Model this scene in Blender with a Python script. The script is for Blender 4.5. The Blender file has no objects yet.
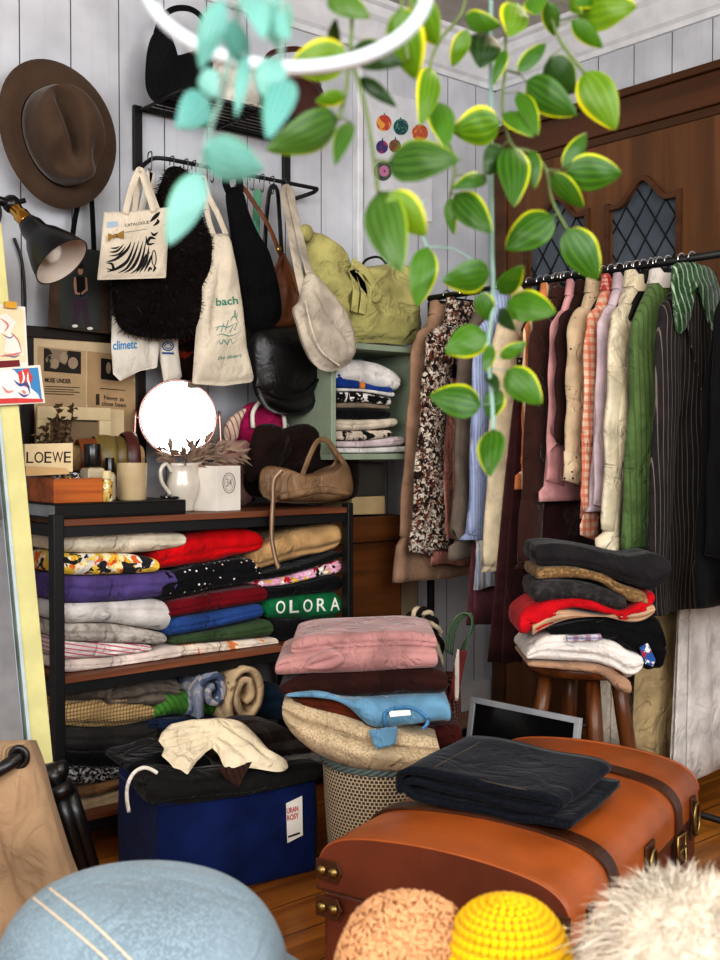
import bpy, bmesh, math, random
from mathutils import Vector as V, noise as NZ, Matrix
from mathutils.bvhtree import BVHTree
from mathutils.geometry import tessellate_polygon as tessellate
PI = math.pi
scn = bpy.context.scene
COL = scn.collection
# ------------------------------------------------------------------ camera model (room axes: X along the back wall, Y towards it)
FPX = 1078.0
ANG = math.atan(1269 / FPX)
PIT = math.atan(30 / FPX)
CAM = V((0, 0, .95))
FH = V((math.cos(ANG), math.sin(ANG), 0))
RT = V((math.sin(ANG), -math.cos(ANG), 0))
FP = FH * math.cos(PIT) + V((0, 0, -math.sin(PIT)))
UP = FH * math.sin(PIT) + V((0, 0, math.cos(PIT)))
YB, XR = 2.74, 2.98        # back wall, right wall
CEIL = 2.41
def ray(px, py): return FP + RT * ((px - 360) / FPX) + UP * ((480 - py) / FPX)
def atY(px, py, Y): r = ray(px, py); return CAM + r * (Y / r.y)
def atX(px, py, X): r = ray(px, py); return CAM + r * (X / r.x)
def atZ(px, py, Z): r = ray(px, py); return CAM + r * ((Z - CAM.z) / r.z)
def atD(px, py, D): r = ray(px, py); return CAM + r * (D / r.dot(FH))
def atP(px, py, P, n): r = ray(px, py); return CAM + r * ((P - CAM).dot(n) / r.dot(n))
def pY(Y): return lambda a, b: atY(a, b, Y)
def pD(D): return lambda a, b: atD(a, b, D)
def pX(X): return lambda a, b: atX(a, b, X)

# ------------------------------------------------------------------ materials
def lin(c): return c / 12.92 if c <= .04045 else ((c + .055) / 1.055) ** 2.4
def hexc(h):
    h = h.lstrip('#')
    return tuple(lin(int(h[i:i + 2], 16) / 255) for i in (0, 2, 4)) + (1,)
_mats = {}
class NT:
    def __init__(s, m): s.t = m.node_tree; s.n = s.t.nodes; s.l = s.t.links
    def add(s, typ, **kw):
        n = s.n.new(typ)
        for k, v in kw.items():
            if k in ('operation', 'blend_type', 'data_type', 'wave_type', 'bands_direction', 'feature', 'wave_profile', 'distance', 'attribute_name', 'rings_direction', 'clamp'): setattr(n, k, v)
            else: s.put(n, k, v)
        return n
    def put(s, n, k, v):
        i = n.inputs[int(k[1:])] if k[0] == 'i' and k[1:].isdigit() else n.inputs[k.replace('_', ' ')]
        if hasattr(v, 'is_output'): s.l.new(v, i)
        else: i.default_value = v
    def math(s, op, a, b=0.0, c=None):
        n = s.n.new('ShaderNodeMath'); n.operation = op
        s.put(n, 'i0', a); s.put(n, 'i1', b)
        if c is not None: s.put(n, 'i2', c)
        return n.outputs[0]
    def mix(s, f, a, b):
        n = s.n.new('ShaderNodeMix'); n.data_type = 'RGBA'
        s.put(n, 'i0', f); s.put(n, 'i6', a); s.put(n, 'i7', b)
        return n.outputs[2]
    def step(s, x, lo, hi):
        n = s.n.new('ShaderNodeMapRange'); n.interpolation_type = 'SMOOTHSTEP'
        s.put(n, 'i0', x); s.put(n, 'i1', lo); s.put(n, 'i2', hi)
        return n.outputs[0]
def M(name, col, rough=.85, var=.18, vs=14, bump=.25, bs=260, pat=None, metal=0.0, spec=.3, sheen=0.0, bdist=.002, coat=0, wr=0.0):
    """fabric, leather, metal ... : a colour with soft variation, an optional pattern and a fine bump"""
    if name in _mats: return _mats[name]
    m = bpy.data.materials.new(name); m.use_nodes = True
    t = NT(m); b = t.n['Principled BSDF']
    tc = t.add('ShaderNodeTexCoord').outputs['Object']
    sep = t.add('ShaderNodeSeparateXYZ', Vector=tc).outputs
    c = hexc(col)
    dark = tuple(x * (1 - var * 1.6) for x in c[:3]) + (1,)
    lite = tuple(min(1, x * (1 + var)) for x in c[:3]) + (1,)
    n1 = t.add('ShaderNodeTexNoise', Vector=tc, Scale=vs, Detail=5.0).outputs[0]
    base = t.mix(t.step(n1, .3, .7), dark, lite)
    if pat:
        k = pat[0]
        if k == 'stripe':      # axis vector, frequency (per metre), colour, share
            ax, fr, c2, sh = pat[1:]
            d = t.n.new('ShaderNodeVectorMath'); d.operation = 'DOT_PRODUCT'; t.l.new(tc, d.inputs[0]); d.inputs[1].default_value = ax
            f = t.math('FRACT', t.math('MULTIPLY', d.outputs['Value'], fr))
            base = t.mix(t.step(f, 1 - sh - .04, 1 - sh + .04), base, hexc(c2))
        elif k == 'plaid':     # freq, colours
            fr, c2, c3 = pat[1:]
            f1 = t.math('FRACT', t.math('MULTIPLY', t.math('ADD', sep[0], t.math('MULTIPLY', sep[1], .6)), fr)); f2 = t.math('FRACT', t.math('MULTIPLY', sep[2], fr))
            a1 = t.step(f1, .55, .6); a2 = t.step(f2, .55, .6)
            base = t.mix(t.math('MULTIPLY', a1, .55), base, hexc(c2)); base = t.mix(t.math('MULTIPLY', a2, .55), base, hexc(c3))
        elif k == 'dots':      # scale, colour, radius
            sc, c2, r = pat[1:]
            vo = t.add('ShaderNodeTexVoronoi', Vector=tc, Scale=sc, Randomness=.55).outputs[0]
            base = t.mix(t.step(vo, r, r * .7), base, hexc(c2))
        elif k == 'patch':     # scale, colours : hard-edged irregular print
            sc, cols = pat[1:]
            for i, c2 in enumerate(cols):
                mp = t.add('ShaderNodeMapping', Vector=tc); mp.inputs['Location'].default_value = (3.1 * i, 1.7 * i, 5.3 * i)
                nn = t.add('ShaderNodeTexNoise', Vector=mp.outputs[0], Scale=sc, Detail=2.5, Distortion=.8).outputs[0]
                base = t.mix(t.step(nn, .55, .57), base, hexc(c2))
        elif k == 'zebra':
            sc, c2 = pat[1:]
            w = t.add('ShaderNodeTexWave', Vector=tc, Scale=sc, Distortion=9.0, Detail=2.0, Detail_Scale=1.2).outputs[1]
            base = t.mix(t.step(w, .45, .55), base, hexc(c2))
        elif k == 'knit':      # row frequency, darkness, column frequency
            fr, dk, fc = pat[1:]
            a = t.math('ABSOLUTE', t.math('SINE', t.math('MULTIPLY', sep[2], fr * PI)))
            h = t.math('ABSOLUTE', t.math('SINE', t.math('MULTIPLY', t.math('ADD', sep[0], t.math('MULTIPLY', sep[1], -.8)), fc * PI)))
            s_ = t.step(t.math('MULTIPLY', a, h), .15, .55)
            base = t.mix(s_, tuple(x * dk for x in c[:3]) + (1,), base)
        elif k == 'rib':       # axis, frequency, darkness
            ax, fr, dk = pat[1:]
            d = t.n.new('ShaderNodeVectorMath'); d.operation = 'DOT_PRODUCT'; t.l.new(tc, d.inputs[0]); d.inputs[1].default_value = ax
            a = t.math('ABSOLUTE', t.math('SINE', t.math('MULTIPLY', d.outputs['Value'], fr * PI)))
            base = t.mix(t.step(a, .1, .6), tuple(x * dk for x in c[:3]) + (1,), base)
        elif k == 'weave':
            fr, c2 = pat[1:]
            ang = t.math('ARCTAN2', sep[1], sep[0])
            row = t.math('MULTIPLY', sep[2], fr)
            odd = t.math('MULTIPLY', t.math('FLOOR', t.math('MODULO', row, 2.0)), .5)
            col_ = t.math('FRACT', t.math('ADD', t.math('MULTIPLY', ang, 14.0), odd))
            fz = t.math('FRACT', row)
            on = t.math('MULTIPLY', t.step(t.math('ABSOLUTE', t.math('SUBTRACT', col_, .5)), .42, .3), t.step(t.math('ABSOLUTE', t.math('SUBTRACT', fz, .5)), .45, .3))
            base = t.mix(on, hexc(c2), base)
        elif k == 'melange':
            sc, c2 = pat[1:]
            nn = t.add('ShaderNodeTexNoise', Vector=tc, Scale=sc, Detail=3.0).outputs[0]
            base = t.mix(t.step(nn, .45, .62), base, hexc(c2))
    t.put(b, 'Base Color', base)
    b.inputs['Roughness'].default_value = rough; b.inputs['Metallic'].default_value = metal
    b.inputs['Specular IOR Level'].default_value = spec
    if sheen: b.inputs['Sheen Weight'].default_value = sheen; b.inputs['Sheen Roughness'].default_value = .4
    if coat: b.inputs['Coat Weight'].default_value = coat; b.inputs['Coat Roughness'].default_value = .2
    if bump:
        nb = t.add('ShaderNodeTexNoise', Vector=tc, Scale=bs, Detail=2.0).outputs[0]
        nl = t.add('ShaderNodeTexNoise', Vector=tc, Scale=bs / 9, Detail=3.0).outputs[0]
        hgt = t.math('ADD', nb, t.math('MULTIPLY', nl, 3.0))
        bp = t.add('ShaderNodeBump', Strength=bump, Distance=bdist, Height=hgt)
        last = bp
        if wr:
            nw = t.add('ShaderNodeTexNoise', Vector=tc, Scale=11.0, Detail=3.5, Distortion=1.6).outputs[0]
            rg = t.math('SUBTRACT', 1.0, t.math('ABSOLUTE', t.math('MULTIPLY', t.math('SUBTRACT', nw, .5), 5.0)))
            b2 = t.add('ShaderNodeBump', Strength=wr, Distance=.012, Height=t.math('ADD', t.math('MULTIPLY', nw, 1.2), t.math('MULTIPLY', rg, .35)), Normal=bp.outputs[0]); last = b2
        t.l.new(last.outputs[0], b.inputs['Normal'])
    _mats[name] = m
    return m
def fab(name, col, **kw): kw.setdefault('sheen', .08); kw.setdefault('wr', .8); kw.setdefault('spec', .15); return M(name, col, rough=.92, **kw)
def leather(name, col, rough=.42, **kw): kw.setdefault('bs', 420); kw.setdefault('bump', .12); kw.setdefault('spec', .5); return M(name, col, rough=rough, **kw)
def metal(name, col, rough=.3): return M(name, col, rough=rough, var=.05, bump=0, metal=1.0, spec=.5)
def plain(name, col, rough=.5, **kw): kw.setdefault('bump', .05); kw.setdefault('var', .06); return M(name, col, rough=rough, **kw)

def mat_planks():
    m = bpy.data.materials.new('white_painted_planks'); m.use_nodes = True
    t = NT(m); b = t.n['Principled BSDF']
    tc = t.add('ShaderNodeTexCoord').outputs['Object']
    sep = t.add('ShaderNodeSeparateXYZ', Vector=tc).outputs
    # object origin at the room corner: x runs along one wall, y along the other
    u = t.math('ADD', sep[0], sep[1])
    f = t.math('FRACT', t.math('DIVIDE', u, .1430))
    d = t.math('ABSOLUTE', t.math('SUBTRACT', f, .5))
    gap = t.step(d, .014, .006)
    n = t.add('ShaderNodeTexNoise', Vector=tc, Scale=5.0, Detail=6.0).outputs[0]
    st = t.add('ShaderNodeMapping', Vector=tc); st.inputs['Scale'].default_value = (60, 60, 2)
    n2 = t.add('ShaderNodeTexNoise', Vector=st.outputs[0], Scale=1.0, Detail=3.0).outputs[0]
    wob = t.math('GREATER_THAN', t.add('ShaderNodeTexNoise', Vector=tc, Scale=1.6).outputs[0], .36)
    base = t.mix(t.step(n, .3, .75), hexc('#b3b6bc'), hexc('#cdd0d6'))
    base = t.mix(t.math('MULTIPLY', t.step(n2, .5, .8), .25), base, hexc('#a4a6ab'))
    base = t.mix(t.math('MULTIPLY', gap, t.math('ADD', .45, t.math('MULTIPLY', wob, .5))), base, hexc('#1d1e22'))
    t.put(b, 'Base Color', base); b.inputs['Roughness'].default_value = .55
    bp = t.add('ShaderNodeBump', Strength=.6, Distance=.004, Height=t.math('ADD', t.math('MULTIPLY', gap, -1.0), t.math('MULTIPLY', n2, .12)))
    t.l.new(bp.outputs[0], b.inputs['Normal'])
    return m
def mat_wood(name, c1, c2, axis=0, scale=1.0, rough=.4, planks=None, spec=.4):
    if name in _mats: return _mats[name]
    m = bpy.data.materials.new(name); m.use_nodes = True
    t = NT(m); b = t.n['Principled BSDF']
    tc = t.add('ShaderNodeTexCoord').outputs['Object']
    mp = t.add('ShaderNodeMapping', Vector=tc)
    s = [26 * scale] * 3; s[axis] = 1.6 * scale; mp.inputs['Scale'].default_value = s
    n = t.add('ShaderNodeTexNoise', Vector=mp.outputs[0], Scale=1.0, Detail=6.0, Distortion=.6).outputs[0]
    base = t.mix(t.step(n, .3, .7), hexc(c1), hexc(c2))
    h = n
    if planks:
        sep = t.add('ShaderNodeSeparateXYZ', Vector=tc).outputs
        o = sep[1 - axis] if axis < 2 else sep[0]
        q = t.math('DIVIDE', o, planks)
        f = t.math('FRACT', q)
        rnd = t.add('ShaderNodeTexWhiteNoise'); rnd.noise_dimensions = '1D'; t.l.new(t.math('FLOOR', q), rnd.inputs['W'])
        base = t.mix(t.math('MULTIPLY', rnd.outputs[0], .35), base, hexc(c1))
        gap = t.step(t.math('ABSOLUTE', t.math('SUBTRACT', f, .5)), .475, .495)
        base = t.mix(gap, base, hexc('#2a1508'))
    t.put(b, 'Base Color', base); b.inputs['Roughness'].default_value = rough; b.inputs['Specular IOR Level'].default_value = spec
    bp = t.add('ShaderNodeBump', Strength=.15, Distance=.002, Height=h); t.l.new(bp.outputs[0], b.inputs['Normal'])
    _mats[name] = m
    return m
def mat_leaf(name, mid, vein, edge, edge_w=.72, rough=.38):
    m = bpy.data.materials.new(name); m.use_nodes = True
    t = NT(m); b = t.n['Principled BSDF']
    at = t.add('ShaderNodeAttribute', attribute_name='rim')      # .x 0 midrib .. 1 margin, .y along the leaf, .z tone
    sp = t.add('ShaderNodeSeparateXYZ', Vector=at.outputs['Vector']).outputs
    ve = t.math('ABSOLUTE', t.math('SINE', t.math('MULTIPLY', sp[0], 9.0)))
    base = t.mix(t.step(ve, .05, .5), hexc(vein), hexc(mid))
    base = t.mix(t.step(sp[2], 0, 1), base, hexc(vein))
    base = t.mix(t.step(sp[0], edge_w, edge_w + .12), base, hexc(edge))
    t.put(b, 'Base Color', base); b.inputs['Roughness'].default_value = rough
    b.inputs['Specular IOR Level'].default_value = .35
    tr = t.add('ShaderNodeBsdfTranslucent', Color=base)
    mx = t.add('ShaderNodeMixShader', i0=.3); t.l.new(b.outputs[0], mx.inputs[1]); t.l.new(tr.outputs[0], mx.inputs[2])
    t.l.new(mx.outputs[0], t.n['Material Output'].inputs[0])
    return m

# ------------------------------------------------------------------ mesh building
class MB:
    def __init__(s): s.v = []; s.f = []; s.fm = []; s.at = None
    def add(s, vs, fs, mi=0):
        b = len(s.v); s.v += [V(p) for p in vs]; s.f += [tuple(b + i for i in f) for f in fs]; s.fm += [mi] * len(fs); return s
    def box(s, c, size, ax=None, mi=0):
        ax = ax or (V((1, 0, 0)), V((0, 1, 0)), V((0, 0, 1))); c = V(c)
        p = [c + ax[0] * (i * size[0] / 2) + ax[1] * (j * size[1] / 2) + ax[2] * (k * size[2] / 2) for i in (-1, 1) for j in (-1, 1) for k in (-1, 1)]
        return s.add(p, [(0, 1, 3, 2), (4, 6, 7, 5), (0, 4, 5, 1), (2, 3, 7, 6), (0, 2, 6, 4), (1, 5, 7, 3)], mi)
    def bx(s, x0, x1, y0, y1, z0, z1, mi=0): return s.box(((x0 + x1) / 2, (y0 + y1) / 2, (z0 + z1) / 2), (x1 - x0, y1 - y0, z1 - z0), None, mi)
    def loft(s, rings, cap=True, close=True, mi=0):
        n = len(rings[0]); vs = [p for r in rings for p in r]; fs = []
        for i in range(len(rings) - 1):
            for j in range(n if close else n - 1):
                k = (j + 1) % n; fs.append((i * n + j, i * n + k, (i + 1) * n + k, (i + 1) * n + j))
        if cap and close: fs.append(tuple(range(n - 1, -1, -1))); fs.append(tuple((len(rings) - 1) * n + j for j in range(n)))
        return s.add(vs, fs, mi)
    def tube(s, path, r, n=8, flat=1.0, up=None, cap=True, mi=0, closed=False):
        path = [V(p) for p in path]; L = len(path); rings = []; prev = None
        for i, p in enumerate(path):
            if closed: tg = path[(i + 1) % L] - path[i - 1]
            else: tg = path[min(i + 1, L - 1)] - path[max(i - 1, 0)]
            if tg.length < 1e-9: tg = V((0, 0, 1))
            tg.normalize()
            if up is not None: a = V(up); a = a - tg * a.dot(tg)
            elif prev is None: a = tg.orthogonal()
            else: a = prev - tg * prev.dot(tg)
            if a.length < 1e-6: a = tg.orthogonal()
            a.normalize(); prev = a; b = tg.cross(a)
            rr = r[i] if isinstance(r, (list, tuple)) else r
            rings.append([p + a * (math.cos(2 * PI * j / n) * rr * flat) + b * (math.sin(2 * PI * j / n) * rr) for j in range(n)])
        if closed: rings.append(rings[0])
        return s.loft(rings, cap and not closed, True, mi)
    def strip(s, path, w, th, nrm, mi=0):
        """a flat band along path, its face turned to nrm"""
        path = [V(p) for p in path]; L = len(path); rings = []
        for i, p in enumerate(path):
            tg = (path[min(i + 1, L - 1)] - path[max(i - 1, 0)]).normalized()
            nn = V(nrm) - tg * V(nrm).dot(tg); nn = nn.normalized() if nn.length > 1e-4 else tg.orthogonal().normalized(); sd = tg.cross(nn)
            ww = (w[i] if isinstance(w, (list, tuple)) else w) / 2
            rings.append([p + sd * (ww * a) + nn * (th / 2 * b) for a, b in ((-1, -.6), (-.85, -1), (.85, -1), (1, -.6), (1, .6), (.85, 1), (-.85, 1), (-1, .6))])
        return s.loft(rings, True, True, mi)
    def lathe(s, prof, c, ax=V((0, 0, 1)), n=28, cap=True, mi=0, sx=1, sy=1, rot=None):
        ax = V(ax).normalized(); a = (rot - ax * rot.dot(ax)).normalized() if rot is not None else (V((1, 0, 0)) if abs(ax.z) > .9 else ax.cross(V((0, 0, 1))).normalized()); b = ax.cross(a)
        return s.loft([[V(c) + ax * h + a * (math.cos(2 * PI * j / n) * r * sx) + b * (math.sin(2 * PI * j / n) * r * sy) for j in range(n)] for r, h in prof], cap, True, mi)
    def ell(s, c, r, n=12, ax=None, mi=0):
        ax = ax or (V((1, 0, 0)), V((0, 1, 0)), V((0, 0, 1)))
        rings = []
        for i in range(n // 2 + 1):
            ph = -PI / 2 + PI * max(.02, min(.98, i / (n // 2)))
            rings.append([V(c) + ax[0] * (r[0] * math.cos(ph) * math.cos(2 * PI * j / n)) + ax[1] * (r[1] * math.cos(ph) * math.sin(2 * PI * j / n)) + ax[2] * (r[2] * math.sin(ph)) for j in range(n)])
        return s.loft(rings, True, True, mi)
    def prism(s, poly, off, mi=0):
        poly = [V(p) for p in poly]; return s.loft([poly, [p + V(off) for p in poly]], True, True, mi)
    def bvh(s): return BVHTree.FromPolygons(s.v, s.f)
    def centre(s):
        lo = V((min(p.x for p in s.v), min(p.y for p in s.v), min(p.z for p in s.v))); hi = V((max(p.x for p in s.v), max(p.y for p in s.v), max(p.z for p in s.v)))
        return V(((lo.x + hi.x) / 2, (lo.y + hi.y) / 2, lo.z))
def base_of(*mbs):
    q = MB()
    for m in mbs: q.v += m.v
    return q.centre()
def world_loc(o):
    l = V(o.location)
    while o.parent: o = o.parent; l += o.location
    return l
def obj(name, mb, mats, parent=None, smooth=True, bevel=0, loc=None, recalc=True, sub=0, ang=None):
    me = bpy.data.meshes.new(name)
    if parent is not None: org = world_loc(parent)
    else: org = V(loc) if loc is not None else mb.centre()
    me.from_pydata([p - org for p in mb.v], [], mb.f)
    for m in (mats if isinstance(mats, (list, tuple)) else [mats]): me.materials.append(m)
    me.polygons.foreach_set('material_index', mb.fm)
    if recalc:
        bm = bmesh.new(); bm.from_mesh(me); bmesh.ops.recalc_face_normals(bm, faces=bm.faces[:]); bm.to_mesh(me); bm.free()
    if mb.at is not None:
        a = me.attributes.new('rim', 'FLOAT_VECTOR', 'POINT'); a.data.foreach_set('vector', [x for p in mb.at for x in p])
    if smooth:
        me.polygons.foreach_set('use_smooth', [True] * len(me.polygons))
        if ang: 
            try: me.set_sharp_from_angle(angle=math.radians(ang))
            except Exception: pass
    me.update()
    o = bpy.data.objects.new(name, me); COL.objects.link(o)
    if parent is not None: o.parent = parent
    else: o.location = org
    if bevel:
        md = o.modifiers.new('edge', 'BEVEL'); md.width = bevel; md.segments = 2; md.limit_method = 'ANGLE'; md.angle_limit = math.radians(40)
    if sub:
        md = o.modifiers.new('sub', 'SUBSURF'); md.levels = sub; md.render_levels = sub
    return o
def tag(o, label, cat, group=None):
    o['label'] = label; o['category'] = cat
    if group: o['group'] = group
    return o
def thing(name, label, cat, loc, group=None):
    o = bpy.data.objects.new(name, None); COL.objects.link(o); o.location = loc; o.empty_display_size = .05
    return tag(o, label, cat, group)
def struct(name, mb, m, loc=None, smooth=False, bevel=0, parent=None):
    o = obj(name, mb, m, parent=parent, smooth=smooth, bevel=bevel, loc=loc)
    if parent is None: o['kind'] = 'structure'
    return o
def crv(pts, n=40):
    """Catmull-Rom through pts (any dimension)"""
    P = [tuple(p) for p in pts]; L = len(P) - 1; out = []
    for i in range(n + 1):
        u = i / n * L; k = min(int(u), L - 1); t = u - k
        p0 = P[max(k - 1, 0)]; p1 = P[k]; p2 = P[k + 1]; p3 = P[min(k + 2, L)]
        out.append(tuple(.5 * (2 * b + (c - a) * t + (2 * a - 5 * b + 4 * c - d) * t * t + (3 * b - a - 3 * c + d) * t ** 3) for a, b, c, d in zip(p0, p1, p2, p3)))
    return out
def crv3(pts, n=40): return [V(p) for p in crv(pts, n)]
def pxpath(pts, plane, n=30): return [plane(a, b) for a, b in crv(pts, n)]
def fbm(p, s): return NZ.noise(V(p) * s) + .5 * NZ.noise(V(p) * s * 2.1)

def soft(stations, plane, depth, into=None, grooves=(0,), gdep=.11, amp=.055, nu=56, seed=0, wob=.12, endr=15.0, hang=0.0, flat=1.0):
    """a folded garment: a soft slab whose rounded front edge follows stations [(px, y top, y bottom), ...] on a plane and runs back by depth"""
    into = (into if into is not None else FH).normalized(); mb = MB(); rings = []
    st = crv(stations, nu); so = V((seed * 3.7, seed * 1.3, seed * 2.9))
    e0 = plane(*stations[0][:2]); e1 = plane(*stations[-1][:2]); wdir = (e1 - e0).normalized()
    for i, (px, yt, yb) in enumerate(st):
        u = i / nu; T = plane(px, yt); B = plane(px, yb); up = T - B; h = up.length; up = up / max(h, 1e-6)
        e = max(0.0, 1 - abs(2 * u - 1) ** endr) ** (1 / 2.2); e = (.42 + .58 * e) * 1.13
        mid = (T + B) / 2; b = h / 2 * e; a = depth * (.93 + .07 * e); ring = []
        fr = min(b * flat, a * .5)
        def put(cx, cz, nx, nz):
            p = mid + into * (cx) + up * cz
            k = NZ.noise(p * 9 + so) * .6 + NZ.noise(p * 23 + so) * .4 + .8 * NZ.noise(V((p.x * 7, p.y * 7, p.z * 45)) + so * 2)
            d = -max(h, .022) * amp * max(0, .5 + .5 * k)
            return p + into * (nx * d) + up * (nz * d)
        for j in range(21):
            ph = -PI / 2 + PI * j / 20; g = 0
            for gi, g0 in enumerate(grooves):
                c = g0 + wob * 2.2 * NZ.noise(V((u * 3.1 + gi * 7, seed * 1.7, .5)))
                g += gdep * h * math.exp(-((ph - c) / .16) ** 2)
            ring.append(put(fr * (1 - math.cos(ph)) + g, b * math.sin(ph), -math.cos(ph), math.sin(ph)))
        for j in range(1, 16): ring.append(put(fr + (a - fr * 2) * j / 16, b * (1 - hang * j / 16), 0, 1))
        for j in range(7):
            ph = PI / 2 - PI * j / 6; ring.append(put(a - fr + fr * math.cos(ph), b * math.sin(ph) * (1 - hang if j < 3 else 1), math.cos(ph), math.sin(ph)))
        for j in range(1, 16): ring.append(put(a - fr - (a - fr * 2) * j / 16, -b, 0, -1))
        rings.append(ring)
    mb.loft(rings); return mb
def ribbon(path, th, o, ex, ez, along, width, n=90, nw=14, amp=.004, seed=0, taper=0.0):
    """a thick sheet folded along path (2-D: ex, ez) and drawn out along"""
    pts = crv(path, n); L = len(pts); left = []; right = []
    for i, p in enumerate(pts):
        a = pts[max(i - 1, 0)]; b = pts[min(i + 1, L - 1)]; dx, dz = b[0] - a[0], b[1] - a[1]; q = math.hypot(dx, dz) or 1
        left.append((p[0] - dz / q * th / 2, p[1] + dx / q * th / 2)); right.append((p[0] + dz / q * th / 2, p[1] - dx / q * th / 2))
    out = left + right[::-1]; m = len(out); mb = MB(); vs = []; fs = []
    for k in range(nw + 1):
        s = k / nw * width
        for i, p in enumerate(out):
            q = V(o) + ex * p[0] * (1 - taper * k / nw) + ez * p[1] + along * s
            w = V((NZ.noise(q * 11 + V((seed, 0, 0))), NZ.noise(q * 11 + V((0, seed + 5, 0))), NZ.noise(q * 11 + V((9, 0, seed))))) * amp
            if k in (0, nw): w += along * (NZ.noise(q * 30) * .004)
            vs.append(q + w)
    for k in range(nw):
        for i in range(m):
            j = (i + 1) % m; fs.append((k * m + i, k * m + j, (k + 1) * m + j, (k + 1) * m + i))
    for k in (0, nw):       # ends: strips between the two faces of the sheet
        for i in range(L - 1): fs.append((k * m + i, k * m + i + 1, k * m + m - 2 - i, k * m + m - 1 - i))
    mb.add(vs, fs); return mb
def smooth_poly(pts, n=72):
    P = list(pts); L = len(P); out = []
    for i in range(n):
        u = i / n * L; k = int(u); t = u - k
        p0, p1, p2, p3 = P[(k - 1) % L], P[k % L], P[(k + 1) % L], P[(k + 2) % L]
        out.append(tuple(.5 * (2 * b + (c - a) * t + (2 * a - 5 * b + 4 * c - d) * t * t + (3 * b - a - 3 * c + d) * t ** 3) for a, b, c, d in zip(p0, p1, p2, p3)))
    return out
def dense_poly(pts, n=72):
    P = list(pts); L = len(P); le = [math.dist(P[i], P[(i + 1) % L]) for i in range(L)]; tot = sum(le); out = []
    for i in range(n):
        s = tot * i / n; k = 0
        while s > le[k] and k < L - 1: s -= le[k]; k += 1
        t = s / le[k]; out.append(tuple(a + (b - a) * t for a, b in zip(P[k], P[(k + 1) % L])))
    return out
def inflate(outline, plane, th, back=None, smooth=True, nr=7, nrm=None, folds=.12, fs=12, seed=0, rnd=.5, c=None, n=72, vert=1.0, creases=(), cw=3.0, cd=.6):
    """a soft bag: outline in photo coordinates on a plane, puffed out towards nrm"""
    nrm = V(nrm if nrm is not None else (0, -1, 0)).normalized(); back = th * .5 if back is None else back
    O = smooth_poly(outline, n) if smooth else dense_poly(outline, n); n = len(O)
    if c is None: c = (sum(p[0] for p in O) / n, sum(p[1] for p in O) / n)
    ks = [1 - (i / nr) ** 1.3 for i in range(nr)] + [0.03]
    def R(k, sgn, t):
        out = []
        for p in O:
            q = plane(c[0] + (p[0] - c[0]) * k, c[1] + (p[1] - c[1]) * k)
            o = t * (1 - k ** (2 / rnd if rnd < 1 else 2)) ** rnd
            o += t * folds * (1 - k * k) * 2 * fbm(V((q.x, q.y, q.z * vert)) + V((seed, seed, 0)), fs)
            if sgn > 0:
                X, Y = c[0] + (p[0] - c[0]) * k, c[1] + (p[1] - c[1]) * k
                for (ax_, ay_, bx_, by_) in creases:
                    dx, dy = bx_ - ax_, by_ - ay_; u = max(0, min(1, ((X - ax_) * dx + (Y - ay_) * dy) / (dx * dx + dy * dy))); dd = math.hypot(X - ax_ - dx * u, Y - ay_ - dy * u)
                    o -= t * cd * math.exp(-(dd / cw) ** 2) * (1 - k ** 6)
            out.append(q + nrm * (o * sgn))
        return out
    fr = [R(k, 1, th) for k in ks]; bk = [R(k, -1, back) for k in ks]
    rings = bk[::-1] + fr[1:] if False else bk[::-1] + fr
    mb = MB(); mb.loft(rings); return mb
def decal(polys, bvh, parent, name, m, off=.0015, label=None, plane=None, sub=0):
    """prints and lettering: photo-coordinate polygons laid on to the surface they belong to"""
    mb = MB(); tris = []
    def split(T, d=0):
        e = [math.dist(T[i], T[(i + 1) % 3]) for i in range(3)]; k = e.index(max(e))
        if e[k] < 3.2 or d > 7: tris.append(T); return
        A, B, C = T[k], T[(k + 1) % 3], T[(k + 2) % 3]; m_ = ((A[0] + B[0]) / 2, (A[1] + B[1]) / 2); split((A, m_, C), d + 1); split((m_, B, C), d + 1)
    for P in polys:
        if len(P) == 4 or max(math.dist(P[i], P[i - 1]) for i in range(len(P))) > 3.2:
            for t3 in tessellate([[V((x, y, 0)) for x, y in P]]): split(tuple(tuple(P[i]) for i in t3))
        else: tris.append(P)
    for P in tris:
        vs = []
        for a, b in P:
            r = ray(a, b).normalized(); h = bvh.ray_cast(CAM, r)
            if h[0] is None:
                vs = None; break
            vs.append(h[0] - r * off)
        if vs and len(vs) >= 3: mb.add(vs, [tuple(range(len(vs)))])
    if not mb.v: return None
    o = obj(name, mb, m, parent, smooth=False, recalc=False)
    if label: o['label'] = label
    return o
def qgrid(q, nx=6, ny=6):
    """photo-coordinate quad (tl, tr, br, bl) as small cells"""
    def P(u, v): return tuple((q[0][i] * (1 - u) + q[1][i] * u) * (1 - v) + (q[3][i] * (1 - u) + q[2][i] * u) * v for i in (0, 1))
    return [[P(i / nx, j / ny), P((i + 1) / nx, j / ny), P((i + 1) / nx, (j + 1) / ny), P(i / nx, (j + 1) / ny)] for i in range(nx) for j in range(ny)]
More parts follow.
